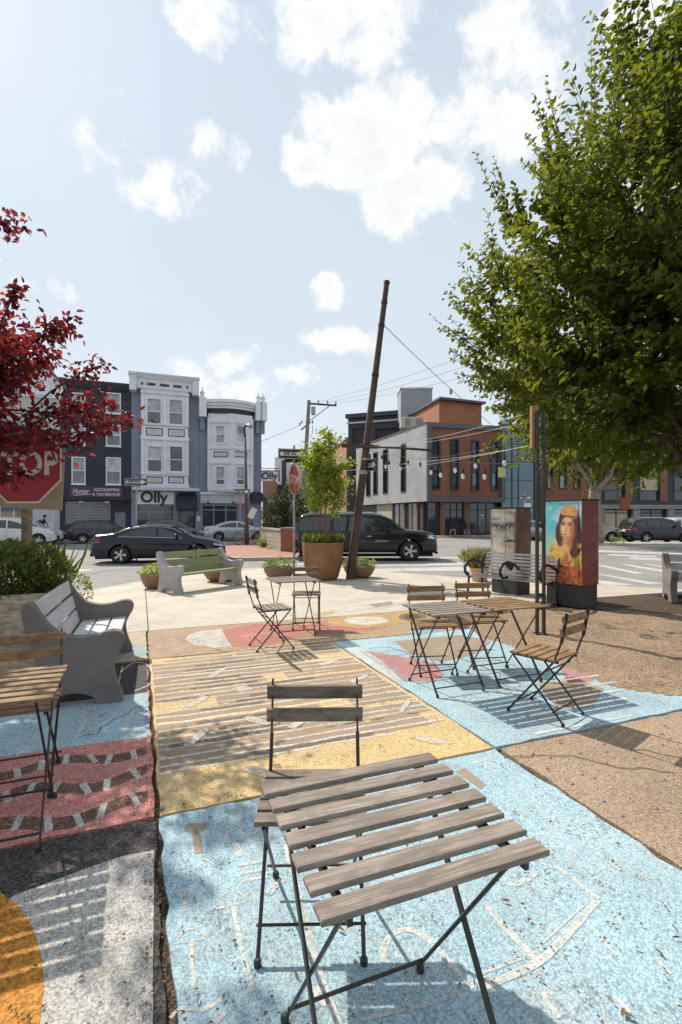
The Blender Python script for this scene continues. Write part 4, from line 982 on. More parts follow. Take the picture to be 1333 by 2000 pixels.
# lamp and sign poles further off
def far_sign(px, py, d, wd, label, base_drop=0.0):
    p = D(px, py, d); t = thing('one_way_sign', label, 'sign', (p.x, p.y, ZS)); h = p.z - ZS
    MB().tube([(.0, .05, 0), (.0, .05, h + .25)], .03, 8).build('post', M['galv'], t); sign_oneway(t, (0, 0, h), wd, wd * .33, R(2)); return t
far_sign(266, 941.5, 20.5, .91, 'one way sign in front of the navy and grey shop fronts')
t = far_sign(1027, 972, 24, .62, 'small one way sign above the face painted cabinet')
MB().box((.1, .0, 2.2), (.32, .01, .4)).build('notice_plate', M['signwhite'], t)
def street_lamp():
    p = D(481, 1052, 29.5); t = thing('street_lamp', 'dark wooden street lamp pole with bent lamp head by the corner', 'lamp', (p.x, p.y, ZS + .12)); k = 29.5 / F
    Z = lambda py: (1052 - py) * k
    MB().tube([(0.05, 0, 0), (0, 0, Z(940)), (-.05, 0, Z(840))], [.13, .09, .06], 10).build('pole', mat('brown lamp pole', (.10, .08, .065), .8, 0, .2, 3), t, smooth=True)
    MB().tube([(-.05, 0, Z(842)), (-.1, 0, Z(826)), (-.02, 0, Z(818)), (.12, 0, Z(817)), (.2, -.05, Z(822))], .06, 8).build('lamp_arm', M['steel_black'], t, smooth=True)
    MB().tube([(.1, -.05, Z(818)), (.35, -.1, Z(822))], [.10, .12], 10).build('lamp_head', M['galv'], t, smooth=True)
    sign_oneway(t, (-.2, -.2, Z(948)), .93, .31, R(3))
    MB().box((-.32, -.12, Z(970)), (.1, .02, .75)).build('notice_plate', mat('red notice', (.6, .12, .13), .5), t); MB().box((.38, -.1, Z(990)), (.35, .02, .62), Matrix.Rotation(R(25), 3, 'Y')).build('notice_plate', M['signwhite'], t)
street_lamp()
def utility_pole():
    d = 38.0; a = D(588, 1060, d); a.z = ZS; k = d / F; b = D(604, 782, d); t = thing('utility_pole', 'grey wooden utility pole with one-sided crossarm', 'pole', tuple(a)); q = b - a
    L_ = lambda px, py, dd=0: D(px, py, d + dd) - a
    MB().tube([(0, 0, 0), q * .5, q], [.19, .16, .13], 10).build('shaft', M['polegrey'], t, smooth=True, edge=60)
    MB().bar(L_(601, 788), L_(658, 792), .12, .12).build('crossarm', M['steel_black'], t); MB().bar(L_(605, 822), L_(645, 792), .06, .06).build('brace', M['galv'], t)
    MB().bar(L_(588, 840), L_(607, 824), .1, .1).build('crossarm', M['polegrey'], t)
    for px, py in ((622, 786), (640, 787), (656, 789), (586, 830), (590, 826), (611, 826)): c = L_(px, py); MB().lathe([(0, -.05), (.07, -.03), (.05, .05), (.08, .1), (.03, .2), (0, .22)], 8, c).build('insulator', M['galv'], t)
    MB().lathe([(.14, -.3), (.16, -.25), (.16, .3), (0, .34)], 10, L_(610, 803) + Vector((.1, -.1, 0))).build('cutout', M['galv'], t)
    MB().tube([L_(611, 830), L_(611, 845), L_(606, 856)], .02, 5).build('jumper_cable', M['cable'], t)
utility_pole()
def wire(name, a, b, sag, r, mt, label, n=16):
    pts = [a.lerp(b, k / n) - Vector((0, 0, sag * 4 * (k / n) * (1 - k / n))) for k in range(n + 1)]
    o = MB().tube([p - a for p in pts], r, 4).build(name, M[mt], smooth=True); o.location = a; return tag(o, label, 'cable', 'overhead cables')
for k, ((x0, y0), (x1, y1), lb) in enumerate([((622, 785), (1180, 588), 'uppermost thin power line rising right from the crossarm'), ((640, 786), (1180, 622), 'middle thin power line rising right from the crossarm'), ((656, 788), (1180, 655), 'lowest thin power line rising right from the crossarm')]):
    wire('power_line', D(x0, y0, 38), D(x1, y1, 22), .35, .010, 'cable', lb)
wire('power_line', D(588, 830, 38), D(300, 918, 60), .6, .015, 'cable', 'thin line running left from the utility pole past the corner building')
wire('guy_wire', D(752, 637, 12.9), D(985, 850, 19), .08, .008, 'cable', 'dark guy wire from the leaning pole top down to the right')
o = MB().lathe([(0, -.1), (.05, -.07), (.05, .07), (0, .1)], 8).build('wire_insulator', M['galv']); o.location = D(881, 765, 16); tag(o, 'small grey insulator on the guy wire', 'insulator')
wire('guy_wire', D(620, 899, 24), PA + PAX * ((1124 - 893) / 574.), .1, .007, 'wirew', 'upper pale cable tied to the leaning pole from the left')
wire('guy_wire', D(620, 912, 24), PA + PAX * ((1124 - 911) / 574.), .1, .007, 'wirew', 'lower pale cable tied to the leaning pole from the left')
def light_post():
    p = P(1056, 1236, .02); t = thing('light_post', 'black twin steel post holding the string lights beside the tan table', 'post', (p.x, p.y, 0.0))
    for s in (-1, 1): MB().box((s * .043, 0, 1.43), (.034, .05, 2.86)).build('post', M['steel_black'], t, bevel=.004)
    MB().box((-.055, .06, 2.66), (.09, .07, .55)).build('wood_block', mat('brown timber block', (.30, .16, .07), .7, 0, .15, 6), t, bevel=.006)  # block in the timber's own plain brown
    MB().box((0, 0, .008), (.16, .12, .016)).build('base_plate', M['steel_black'], t)
    for z in (.5, 1.4, 2.6): MB().box((0, 0, z), (.055, .03, .05)).build('spacer', M['steel_black'], t)
    return p
LP = light_post()
def string(a, b, sag, bulbs, label, mt='cable', r=.003):
    n = 28; pt = lambda k: a.lerp(b, k) - Vector((0, 0, sag * 4 * k * (1 - k)))
    t = thing('string_light', label, 'string light', tuple(a), 0, 'strings of bulbs over the plaza')
    MB().tube([pt(k / n) - a for k in range(n + 1)], r, 4).build('cable', M[mt], t, smooth=True)
    for k in bulbs:
        p = pt(k) - a; dl = random.uniform(.10, .22)
        MB().tube([p, p - Vector((0, 0, dl))], .004, 4).build('drop_wire', M['cable'], t)
        s = MB().lathe([(0, .05), (.02, .045), (.024, 0), (.022, -.04), (0, -.045)], 8, p - Vector((0, 0, dl))).build('socket', M['socket'], t)
        MB().lathe([(.013, -.04), (.024, -.06), (.032, -.085), (.028, -.11), (.014, -.128), (0, -.13)], 10, p - Vector((0, 0, dl))).build('bulb', M['bulb'], s, smooth=True)
pa = lambda py: PA + PAX * ((1124 - py) / 574.) + Vector((.08, -.05, 0))
string(pa(872), D(1054, 842, 6.75), .30, (.13, .2, .36, .52, .66, .76, .88), 'upper string of clear bulbs from the leaning pole to the twin post')
string(pa(876), D(1054, 905, 6.75), .10, (.17, .3, .45, .58, .7, .80), 'lower string of clear bulbs from the leaning pole to the twin post')
for k, (y0, y1, sg, lb) in enumerate([(866, 800, .12, 'topmost'), (868, 818, .10, 'second'), (906, 868, .06, 'third'), (918, 866, .05, 'lowest')]):
    wire('support_cable', pa(y0), D(1054, y1, 6.75), sg, .0028, 'wirew', lb + ' pale support cable between the leaning pole and the twin post')
t = thing('street_sign', 'green street name sign on a slim post before the glass wall', 'sign', tuple(P(1000, 1072, ZS)))
p = P(1000, 1072, ZS); hh = D(1000, 910, p.y).z - ZS
MB().tube([(0, 0, 0), (0, 0, hh + 2.3)], .05, 8).build('post', M['steel_black'], t); MB().box((.0, -.06, hh), (.8, .02, .26)).build('sign_plate', M['signgreen'], t, bevel=.05)
MB().box((-.55, -.02, hh - .35), (.4, .02, .55)).build('sign_plate', mat('pale yellow sign', (.5, .44, .2), .5), t)
MB().tube([(0, 0, hh + 2.2), (.25, -.1, hh + 2.35)], [.08, .14], 10).build('lamp_head', M['galv'], t)

# ================================================================ buildings
class Fac:
    def __init__(s, o, d): s.o = Vector((*o, 0)); s.d = Vector((*d, 0)).normalized(); s.n = Vector((s.d.y, -s.d.x, 0))
    def s(self, px): k = (px - CX) / F; return (k * self.o.y - self.o.x) / (self.d.x - k * self.d.y)
    def z(self, px, py): return H + (HY - py) * (self.o.y + self.d.y * self.s(px)) / F
    def pt(self, s, z, o=0.0): p = self.o + self.d * s + self.n * o; p.z = z; return p
    def box(self, m, s0, s1, z0, z1, o0, o1, mi=0):
        v = [self.pt(s, z, o) for z in (z0, z1) for s, o in ((s0, o1), (s1, o1), (s1, o0), (s0, o0))]
        return m.add(v, [(3, 2, 1, 0), (4, 5, 6, 7), (0, 1, 5, 4), (1, 2, 6, 5), (2, 3, 7, 6), (3, 0, 4, 7)], mi)
    def rect(self, x0, y0, x1, y1):            # photo rectangle -> s0, s1, z0, z1 on the front
        xm = (x0 + x1) / 2; return self.s(x0), self.s(x1), self.z(xm, y1), self.z(xm, y0)
    def wall(self, m, s0, s1, z0, z1, holes, o=0.0, depth=.16, mi=0):
        ss = sorted({s0, s1, *[q for h in holes for q in h[:2] if s0 < q < s1]}); zs = sorted({z0, z1, *[q for h in holes for q in h[2:4] if z0 < q < z1]})
        for a, b in zip(ss, ss[1:]):
            for c, e in zip(zs, zs[1:]):
                ms, mz = (a + b) / 2, (c + e) / 2
                if any(h[0] < ms < h[1] and h[2] < mz < h[3] for h in holes): continue
                m.add([self.pt(a, c, o), self.pt(b, c, o), self.pt(b, e, o), self.pt(a, e, o)], [(0, 1, 2, 3)], mi)
        for a, b, c, e in [h[:4] for h in holes]:
            q = [(a, c), (b, c), (b, e), (a, e)]
            for i in range(4):
                (sa, za), (sb, zb) = q[i], q[(i + 1) % 4]; m.add([self.pt(sa, za, o), self.pt(sb, zb, o), self.pt(sb, zb, o - depth), self.pt(sa, za, o - depth)], [(0, 1, 2, 3)], mi)
def bp(m, name, mt, t, **k):                   # world coordinates under a placed Empty
    o = m.build(name, mt, t, **k)
    o.matrix_parent_inverse = Matrix.Translation(-t.location) if 'category' in t else Matrix(); return o
def frame(f, s0, s1, z0, z1, w, o0, o1):
    m = MB(); f.box(m, s0, s1, z0, z0 + w, o0, o1); f.box(m, s0, s1, z1 - w, z1, o0, o1); f.box(m, s0, s0 + w, z0 + w, z1 - w, o0, o1); f.box(m, s1 - w, s1, z0 + w, z1 - w, o0, o1); return m
def window(f, t, r, mt='trim', up='curtain', lo='halfdark', proud=.05, o=0.0, w=.09, split=.5, rec=.10, sill=True, name='window', panes=True):
    s0, s1, z0, z1 = r; fr = bp(frame(f, s0 - w * .3, s1 + w * .3, z0 - w * .3, z1 + w * .3, w, o - rec, o + proud), name, M[mt], t)
    if split: zm = z0 + (z1 - z0) * split; bp(f.box(MB(), s0 + w * .7, s1 - w * .7, zm - .035, zm + .035, o - rec * .9, o - rec * .3), 'sash_rail', M[mt], fr)
    else: zm = z0
    if split: bp(f.box(MB(), s0 + w * .6, s1 - w * .6, z0 + w * .6, zm - .02, o - rec - .02, o - rec + .01), 'pane', M[lo], fr)
    bp(f.box(MB(), s0 + w * .6, s1 - w * .6, (zm + .02) if split else z0 + w * .6, z1 - w * .6, o - rec - .02, o - rec + .012 if split else o - rec + .01), 'pane', M[up], fr)
    if sill: bp(f.box(MB(), s0 - .08, s1 + .08, z0 - .1, z0 - .03, o - .02, o + .1), 'sill', M[mt], fr)
    return fr
def shopwin(f, t, r, cols, mt='frame_dark', tr=.22, o=0.0, glass='glass', rec=.1):
    s0, s1, z0, z1 = r; fr = bp(frame(f, s0, s1, z0, z1, .08, o - rec - .02, o - rec + .06), 'shop_window', M[mt], t)
    zt = z1 - (z1 - z0) * tr
    if tr: bp(f.box(MB(), s0 + .08, s1 - .08, zt - .035, zt + .035, o - rec - .01, o - rec + .05), 'transom_bar', M[mt], fr)
    for k in range(cols):
        a = s0 + (s1 - s0) * k / cols; b = s0 + (s1 - s0) * (k + 1) / cols
        if k: bp(f.box(MB(), a - .035, a + .035, z0 + .08, z1 - .08, o - rec - .01, o - rec + .055), 'mullion', M[mt], fr)
        bp(f.box(MB(), a + .04, b - .04, z0 + .05, (zt if tr else z1) - .04, o - rec - .03, o - rec), 'pane', M[glass], fr)
        if tr: bp(f.box(MB(), a + .04, b - .04, zt + .036, z1 - .05, o - rec - .03, o - rec), 'pane', M[glass], fr)
    return fr
def shell(f, t, s0, s1, z0, z1, depth, mt, o=0.0):   # back, ends and flat roof behind a front wall
    m = MB(); a, b, c, d = f.pt(s0, z0, o), f.pt(s1, z0, o), f.pt(s1, z0, o - depth), f.pt(s0, z0, o - depth); up = Vector((0, 0, z1 - z0))
    m.add([a, b, c, d, a + up, b + up, c + up, d + up], [(1, 2, 6, 5), (2, 3, 7, 6), (3, 0, 4, 7), (4, 5, 6, 7)]); bp(m, 'side_wall', mt, t)
    m = MB(); e = .25; m.add([f.pt(s0 + .02, z0, o - e), f.pt(s1 - .02, z0, o - e), f.pt(s1 - .02, z1 - .05, o - e), f.pt(s0 + .02, z1 - .05, o - e)], [(0, 1, 2, 3)]); bp(m, 'room_back', M['interior'], t)
def brickmat(name, c1, c2, mortar, ang, sc=4.5, rot=0.0, ratio=(.5, .25), ms=.02, rough=.8):
    n = NT(name); mp = n.N.new('ShaderNodeMapping'); mp.inputs['Rotation'].default_value = (0, 0, -ang); n.L.new(n.co, mp.inputs[0])
    sp = n.N.new('ShaderNodeSeparateXYZ'); n.L.new(mp.outputs[0], sp.inputs[0]); cb = n.N.new('ShaderNodeCombineXYZ'); n.L.new(sp.outputs[0], cb.inputs[0]); n.L.new(sp.outputs[2], cb.inputs[1])
    v = cb.outputs[0]
    if rot: m2 = n.N.new('ShaderNodeMapping'); m2.inputs['Rotation'].default_value = (0, 0, rot); n.L.new(v, m2.inputs[0]); v = m2.outputs[0]
    b = n.N.new('ShaderNodeTexBrick'); n.L.new(v, b.inputs['Vector']); b.inputs['Scale'].default_value = sc; b.inputs['Brick Width'].default_value = ratio[0]; b.inputs['Row Height'].default_value = ratio[1]
    b.inputs['Mortar Size'].default_value = ms; b.inputs['Color1'].default_value = (*c1, 1); b.inputs['Color2'].default_value = (*c2, 1); b.inputs['Mortar'].default_value = (*mortar, 1)
    n.bump(n.m('SUBTRACT', 1.0, b.outputs['Fac']), .5, .02)
    return n.fin(n.scale(b.outputs['Color'], n.ramp(n.noise(.5, 5), .3, .7, .82, 1.15)), rough, 0, .4)
M['trim'] = mat('white painted trim', (.70, .71, .745), .6, 0, .09, 1.5, dirt=((.46, .46, .47), .35))
M['trimgrey'] = mat('pale grey painted trim', (.50, .51, .55), .6, 0, .08, 2)
M['navy'] = mat('navy painted masonry', (.028, .032, .048), .7, 0, .12, 1.2, .1, 20)
M['slate'] = mat('slate blue render', (.215, .245, .315), .8, 0, .14, .8, .1, 30, dirt=((.13, .14, .17), .4))
M['cream'] = mat('cream render', (.46, .44, .42), .8, 0, .1, .8)
M['frame_dark'] = mat('dark window frame', (.03, .03, .035), .5); M['frame_grey'] = mat('grey shop frame', (.27, .29, .33), .5)
M['interior'] = mat('dim interior', (.045, .043, .042), .9); M['awning'] = mat('navy awning cloth', (.02, .024, .042), .8, 0, .1, 4)
M['purple'] = mat('purple sign board', (.085, .035, .09), .5, 0, .1); M['roofgrey'] = mat('roof felt', (.16, .16, .17), .9)
M['metalgrey'] = mat('grey metal frame', (.115, .115, .125), .5, .3, .06, 1); M['conc_pier'] = mat('concrete pier', (.27, .255, .24), .85, 0, .12, 1)
M['charcoal'] = mat('charcoal cladding', (.04, .042, .05), .6, 0, .1, 1); M['copper'] = mat('brown timber pier', (.20, .115, .07), .7, 0, .15, 2)
M['creamlit'] = mat('cream lit shop pane', (.50, .42, .28), .7, 0, .15, 1.5); M['acwhite'] = mat('beige plant unit', (.50, .45, .38), .6, 0, .06, 3)  # cream pane colour stands in for lit windows, nothing glows
M['door'] = mat('grey door', (.20, .21, .25), .5)

FR = Fac((FA.x, FA.y), (E1.x, E1.y)); zg = ZS + .13
def bump_cornice(f, t, s0, s1, z, h, mt, out=.35, steps=4):
    m = MB()
    for k in range(steps): f.box(m, s0 - .1 * k / steps, s1 + .1 * k / steps, z + h * k / steps, z + h * (k + 1) / steps, -.05, .12 + (out - .12) * (k + 1) / steps)
    return bp(m, 'cornice', mt, t)
def navy_house():
    f = FR; s0, s1 = f.s(118), f.s(257); zt = f.z(190, 747); t = thing('navy_shop_house', 'navy four storey house with purple accounting sign over the shutter', 'building', tuple(f.pt(s0, zg)))
    ws = [f.rect(*q) for q in ((208, 768, 236, 807), (208, 830, 236, 871), (208, 894, 236, 946), (141, 768, 167, 807), (141, 830, 167, 871), (141, 893, 167, 945))]
    shut = f.rect(128, 979, 216, 1040); shut = (shut[0], shut[1], zg + .45, shut[3]); door = f.rect(224, 1003, 246, 1040); door = (door[0], door[1], zg, f.z(235, 1000)); fan = f.rect(224, 980, 246, 998)
    m = MB(); f.wall(m, s0, s1, zg, zt, ws + [shut, door, fan]); bp(m, 'wall', M['navy'], t); shell(f, t, s0, s1, zg, zt - .05, 12, M['navy'])
    for r in ws: window(f, t, r, split=.5)
    sg = shopwin(f, t, shut, 2, 'frame_grey', 0, glass='halfdark')
    for k in range(11): z = shut[2] + (shut[3] - shut[2]) * (k + .5) / 11; bp(f.box(MB(), shut[0] + .1, shut[1] - .1, z - .02, z + .02, -.09, -.06), 'shutter_bar', M['frame_grey'], sg)
    d = bp(f.box(MB(), door[0], door[1], door[2], door[3], -.12, -.08), 'door', M['door'], t); bp(f.box(MB(), door[1] - .15, door[1] - .1, zg + 1.0, zg + 1.15, -.08, -.03), 'door_handle', M['galv'], d)
    window(f, t, fan, 'frame_dark', 'glass', split=0, sill=False)
    bump_cornice(f, t, s0, s1, zt - .45, .5, M['navy'], .3, 3); bp(f.box(MB(), s0, s1, f.z(190, 977), f.z(190, 972), 0, .35), 'shop_cornice', M['signblack'], t)
    r = f.rect(136, 951, 240, 971); b = bp(f.box(MB(), *r, .02, .12), 'sign_board', M['purple'], t)
    a = math.atan2(f.d.y, f.d.x); ox = r[0] + (r[1] - r[0]) * .23; oz = (r[2] + r[3]) / 2
    def tx(s, size, u, z, **k):
        o = lettering(s, size, M['signwhite'], t, f.pt(r[0] + (r[1] - r[0]) * u, z, .135), (R(90), 0, a), **k); o.matrix_parent_inverse = Matrix.Translation(-t.location)
    tx('Hunter', .60, .20, oz + .02, shear=.45, bold=.004, sx=.62); tx('ACCOUNTING', .31, .70, oz + .17, bold=.006, sx=.85); tx('& TAX SERVICES', .31, .69, oz - .19, bold=.006, sx=.85)
    m = MB(); m.add([f.pt(r[0] + .3, oz - .30, .134), f.pt(r[0] + 1.55, oz - .18, .134), f.pt(r[0] + 1.55, oz - .15, .134), f.pt(r[0] + .3, oz - .26, .134)], [(0, 1, 2, 3)]); bp(m, 'underline', M['signwhite'], t)
    for u in (.18, .22, .62, .66): c = f.pt(r[0] + (r[1] - r[0]) * u * 1.1, f.z(190, 978) - .12, .2); bp(MB().lathe([(0, -.09), (.07, -.05), (.05, .08), (0, .1)], 8, c), 'spot_lamp', M['signwhite'], t)
navy_house()
def panel(f, t, r, o, mt='trim'):
    q = bp(frame(f, *r, .07, o - .01, o + .03), 'panel_frame', M['frame_dark'], t); bp(f.box(MB(), r[0] + .2, r[1] - .2, r[2] + .14, r[3] - .14, o - .01, o + .02), 'panel_field', M['trimgrey'], q)
def olly_house():
    f = FR; s0, s1 = f.s(257.3), f.s(389.5); zt = f.z(322, 737); t = thing('grey_shop_house', 'slate blue house with tall white square bay over a navy awning', 'building', tuple(f.pt(s0, zg)))
    zs = f.z(322, 958); shop = f.rect(267, 987, 341, 1040); shop = (shop[0], shop[1], zg + .5, shop[3]); door = f.rect(347, 995, 383, 1040); door = (door[0], door[1], zg, door[3])
    m = MB(); f.wall(m, s0, s1, zg, zt, [shop, door]); bp(m, 'wall', M['slate'], t); shell(f, t, s0, s1, zg, zt - .4, 12, M['slate'])
    b0, b1 = f.s(277), f.s(367.5); bo = .55; zb = f.z(322, 953); g = Fac((f.pt(0, 0, bo).x, f.pt(0, 0, bo).y), (f.d.x, f.d.y)); b0, b1 = g.s(277), g.s(368)
    ws = [g.rect(*q) for q in ((287, 778, 316, 828), (330, 780, 358, 830), (288, 871, 317, 922), (331, 871, 358, 922))]
    m = MB(); g.wall(m, b0, b1, g.z(322, 953), g.z(322, 758), ws)
    for s in (b0, b1): m.add([g.pt(s, g.z(322, 953)), g.pt(s, g.z(322, 953), -bo), g.pt(s, g.z(322, 758), -bo), g.pt(s, g.z(322, 758))], [(0, 1, 2, 3)])
    m.add([g.pt(b0, g.z(322, 953)), g.pt(b1, g.z(322, 953)), g.pt(b1, g.z(322, 953), -bo), g.pt(b0, g.z(322, 953), -bo)], [(0, 1, 2, 3)])
    bay = bp(m, 'bay', M['trim'], t)
    for k, r in enumerate(ws): window(g, t, r, up='curtain' if k != 3 else 'halfdark', lo='halfdark' if k < 2 else 'glass', split=.48, w=.1)
    for q in ((286, 836, 318, 851), (329, 838, 361, 853), (287, 931, 318, 944), (329, 931, 360, 944)): panel(g, t, g.rect(*q), 0)
    for y0, y1 in ((832, 829), (860, 853), (928, 925), (953, 946), (771, 766)): bp(g.box(MB(), b0 - .08, b1 + .08, g.z(322, y0), g.z(322, y1), 0, .13), 'bay_moulding', M['trim'], t)
    for px in (279, 322, 366): bp(g.box(MB(), g.s(px) - .12, g.s(px) + .12, g.z(322, 832), g.z(322, 772), .005, .09), 'bay_pilaster', M['trim'], t); bp(g.box(MB(), g.s(px) - .12, g.s(px) + .12, g.z(322, 925), g.z(322, 860), .005, .09), 'bay_pilaster', M['trim'], t)
    # crown: frieze with dark slots, cornice, end brackets
    c0, c1 = g.s(266), g.s(377); z0, z1 = g.z(322, 762), g.z(322, 742)
    bp(g.box(MB(), c0, c1, z0, z1, -bo, .12), 'frieze', M['trim'], t)
    for x0, x1 in ((288, 304), (313, 331), (339, 355), (276, 280), (364, 368)): bp(g.box(MB(), g.s(x0), g.s(x1), g.z(322, 756), g.z(322, 751), .10, .135), 'frieze_slot', M['frame_dark'], t)
    bump_cornice(g, t, c0, c1, z1 - .05, .36, M['trim'], .55, 4)
    for px in (260, 382): bp(g.box(MB(), g.s(px) - .25, g.s(px) + .25, g.z(322, 768), g.z(322, 738), -bo, .35), 'end_bracket', M['trim'], t); bp(g.box(MB(), g.s(px) - .32, g.s(px) + .32, g.z(322, 738), g.z(322, 733.5), -bo, .45), 'bracket_cap', M['trim'], t)
    # shop front
    bp(f.box(MB(), s0 + .05, s1 - .05, f.z(322, 959), f.z(322, 953), 0, .75), 'shop_cornice', M['trimgrey'], t); r = f.rect(266, 960, 342, 985); bp(f.box(MB(), *r, .0, .12), 'sign_board', M['signwhite'], t)
    a = math.atan2(f.d.y, f.d.x); o = lettering('Olly', 1.18, M['signblack'], t, f.pt(f.s(301), f.z(301, 972), .15), (R(90), 0, a), bold=.035, ext=.03, sx=1.0); o.matrix_parent_inverse = Matrix.Translation(-t.location)
    shopwin(f, t, shop, 3, 'frame_grey', .26)
    a0, a1 = f.s(344), f.s(385); za, zb2 = f.z(364, 962), f.z(364, 993); m = MB(); v = [f.pt(a0, za, .02), f.pt(a1, za, .02), f.pt(a1, zb2, 1.0), f.pt(a0, zb2, 1.0), f.pt(a0, zb2, .02), f.pt(a1, zb2, .02), f.pt(a0, zb2 - .2, 1.0), f.pt(a1, zb2 - .2, 1.0)]
    m.add(v, [(0, 1, 2, 3), (0, 3, 4), (1, 5, 2), (3, 2, 7, 6)]); bp(m, 'awning', M['awning'], t)
    d = bp(f.box(MB(), *door, -.2, -.15), 'door', M['glass'], t); bp(frame(f, *door, .1, -.15, -.05), 'door_frame', M['frame_dark'], d)
    for px in (261, 344.5, 386): bp(f.box(MB(), f.s(px) - .16, f.s(px) + .16, zg, f.z(322, 960), .0, .14), 'pilaster', M['slate'], t)
    bp(f.box(MB(), f.s(384), f.s(391), f.z(386, 1018), f.z(386, 1008), .15, .2), 'menu_board', M['signwhite'], t)
olly_house()
def corner_house():
    f = FR; s0, s1 = f.s(390), f.s(511); zt = f.z(452, 812); t = thing('corner_shop_house', 'slate blue corner house with white angled bay and curved cornice', 'building', tuple(f.pt(s0, zg)))
    shop = f.rect(394, 986, 465, 1040); shop = (shop[0], shop[1], zg + .45, shop[3]); d2 = f.rect(486, 986, 497, 1040); d2 = (d2[0], d2[1], zg, d2[3])
    m = MB(); f.wall(m, s0, s1, zg, zt + .3, [shop, d2]); bp(m, 'wall', M['slate'], t); shell(f, t, s0, s1, zg, zt + .2, 14, M['slate'])
    shopwin(f, t, shop, 3, 'frame_grey', .2); shopwin(f, t, d2, 1, 'frame_grey', .2)
    zb, ztb = f.z(452, 962), f.z(452, 812); b0, b1 = f.s(406), f.s(491); w_ = b1 - b0; q = [(b0, 0), (b0 + .0 * w_, .35), (b0 + .52 * w_, .95), (b1, .55), (b1, 0)]
    pts = [f.pt(s, 0, o) for s, o in q]; fs = []
    for k, cols in ((1, (422, 440)), (2, (462, 478))):
        a, b = pts[k], pts[k + 1]; g = Fac((a.x, a.y), (b.x - a.x, b.y - a.y)); L = (b - a).length
        ws = [g.rect(cols[0], 831, cols[1], 866), g.rect(cols[0], 911, cols[1], 947)]; m = MB(); g.wall(m, 0, L, zb, ztb, ws); bp(m, 'bay', M['trim'], t); fs.append(g)
        for j, r in enumerate(ws): window(g, t, r, up='curtain', lo='curtain' if j == 0 else 'glass', split=.5 if j == 0 else .3, w=.09)
        panel(g, t, g.rect(cols[0] - 4, 882, cols[1] + 5, 893), 0)
        for y0, y1 in ((826, 821), (877, 872), (906, 900), (958, 953)): bp(g.box(MB(), -.03, L + .03, g.z(450, y0), g.z(450, y1), 0, .12), 'bay_moulding', M['trim'], t)
        for u in (.04, .96): bp(g.box(MB(), L * u - .12, L * u + .12, zb + .3, ztb - .3, .003, .08), 'bay_pilaster', M['trim'], t)
    m = MB()
    for a, b in ((pts[0], pts[1]), (pts[3], pts[4])): m.add([(a.x, a.y, zb), (b.x, b.y, zb), (b.x, b.y, ztb), (a.x, a.y, ztb)], [(0, 1, 2, 3)])
    m.add([(p.x, p.y, zb) for p in pts], [tuple(range(5))]); bp(m, 'bay', M['trim'], t)
    # curved crown over the bay
    for k, (zz, h, o, mt) in enumerate(((ztb - .02, .42, .12, 'frame_dark'), (ztb + .40, .22, .3, 'trim'), (ztb + .62, .22, .48, 'trim'), (ztb + .84, .24, .66, 'trim'))):
        n = 14; sp = [s0 - .05 + (s1 - s0 + .1) * i / n for i in range(n + 1)]; ov = [o + .75 * max(0, math.sin(math.pi * min(1, max(0, (s - b0 + .3) / (w_ + .6))))) for s in sp]; m = MB()
        v = [f.pt(s, zz, -.02) for s in sp] + [f.pt(s, zz, a) for s, a in zip(sp, ov)] + [f.pt(s, zz + h, -.02) for s in sp] + [f.pt(s, zz + h, a) for s, a in zip(sp, ov)]; N = n + 1
        fc = [(i, i + 1, N + i + 1, N + i) for i in range(n)] + [(N + i, N + i + 1, 3 * N + i + 1, 3 * N + i) for i in range(n)] + [(3 * N + i, 3 * N + i + 1, 2 * N + i + 1, 2 * N + i) for i in range(n)] + [(0, N, 3 * N, 2 * N), (n, 2 * N + n, 3 * N + n, N + n)]
        m.add(v, fc); bp(m, 'cornice' if mt == 'trim' else 'frieze', M[mt], t)
    for px, n_ in ((395, 1), (503, 1), (512, 1)):
        s = f.s(px); bp(f.box(MB(), s - .28, s + .28, ztb - .35, ztb + 1.2, -.1, .75), 'end_bracket', M['trim'], t); c = f.pt(s, ztb + 1.2, .35)
        bp(MB().lathe([(.18, 0), (.22, .1), (.12, .2), (.2, .36), (.2, .48), (.06, .62), (.05, .78), (0, .95)], 10, c), 'finial', M['trim'], t, smooth=True)
        bp(f.box(MB(), s - .18, s + .18, ztb - 1.4, ztb - .35, .0, .3), 'bracket_drop', M['slate'], t)
    bp(f.box(MB(), s0 + .05, f.s(485), f.z(440, 983), f.z(440, 966), 0, .22), 'shop_fascia', M['trimgrey'], t); bp(f.box(MB(), s0, f.s(487), f.z(440, 966), f.z(440, 962.5), 0, .42), 'shop_cornice', M['trim'], t)
    for px in (392.5, 469, 484): bp(f.box(MB(), f.s(px) - .14, f.s(px) + .14, zg, f.z(440, 983), 0, .16), 'pilaster', M['slate'], t)
    for px in (406, 455): bp(MB().lathe([(0, -.1), (.1, -.06), (.06, .1), (0, .12)], 8, f.pt(f.s(px), f.z(px, 981.5), .38)), 'spot_lamp', M['frame_dark'], t)
    a0, a1 = f.s(490), s1; za, zb2 = f.z(500, 961), f.z(500, 981); m = MB(); v = [f.pt(a0, za, .02), f.pt(a1, za, .02), f.pt(a1 + .5, zb2, .75), f.pt(a0, zb2, .75), f.pt(a0, zb2, .02), f.pt(a1 + .5, zb2, -1.6), f.pt(a1, za, -1.6)]
    m.add(v, [(0, 1, 2, 3), (0, 3, 4), (1, 6, 5, 2)]); bp(m, 'awning', M['awning'], t)
    q = f.pt(s1, f.z(512, 925), .1); t2 = thing('blade_sign', 'small hanging white sign on a bracket at the corner house', 'sign', tuple(q)); c = D(527, 931, q.y + .3) - q
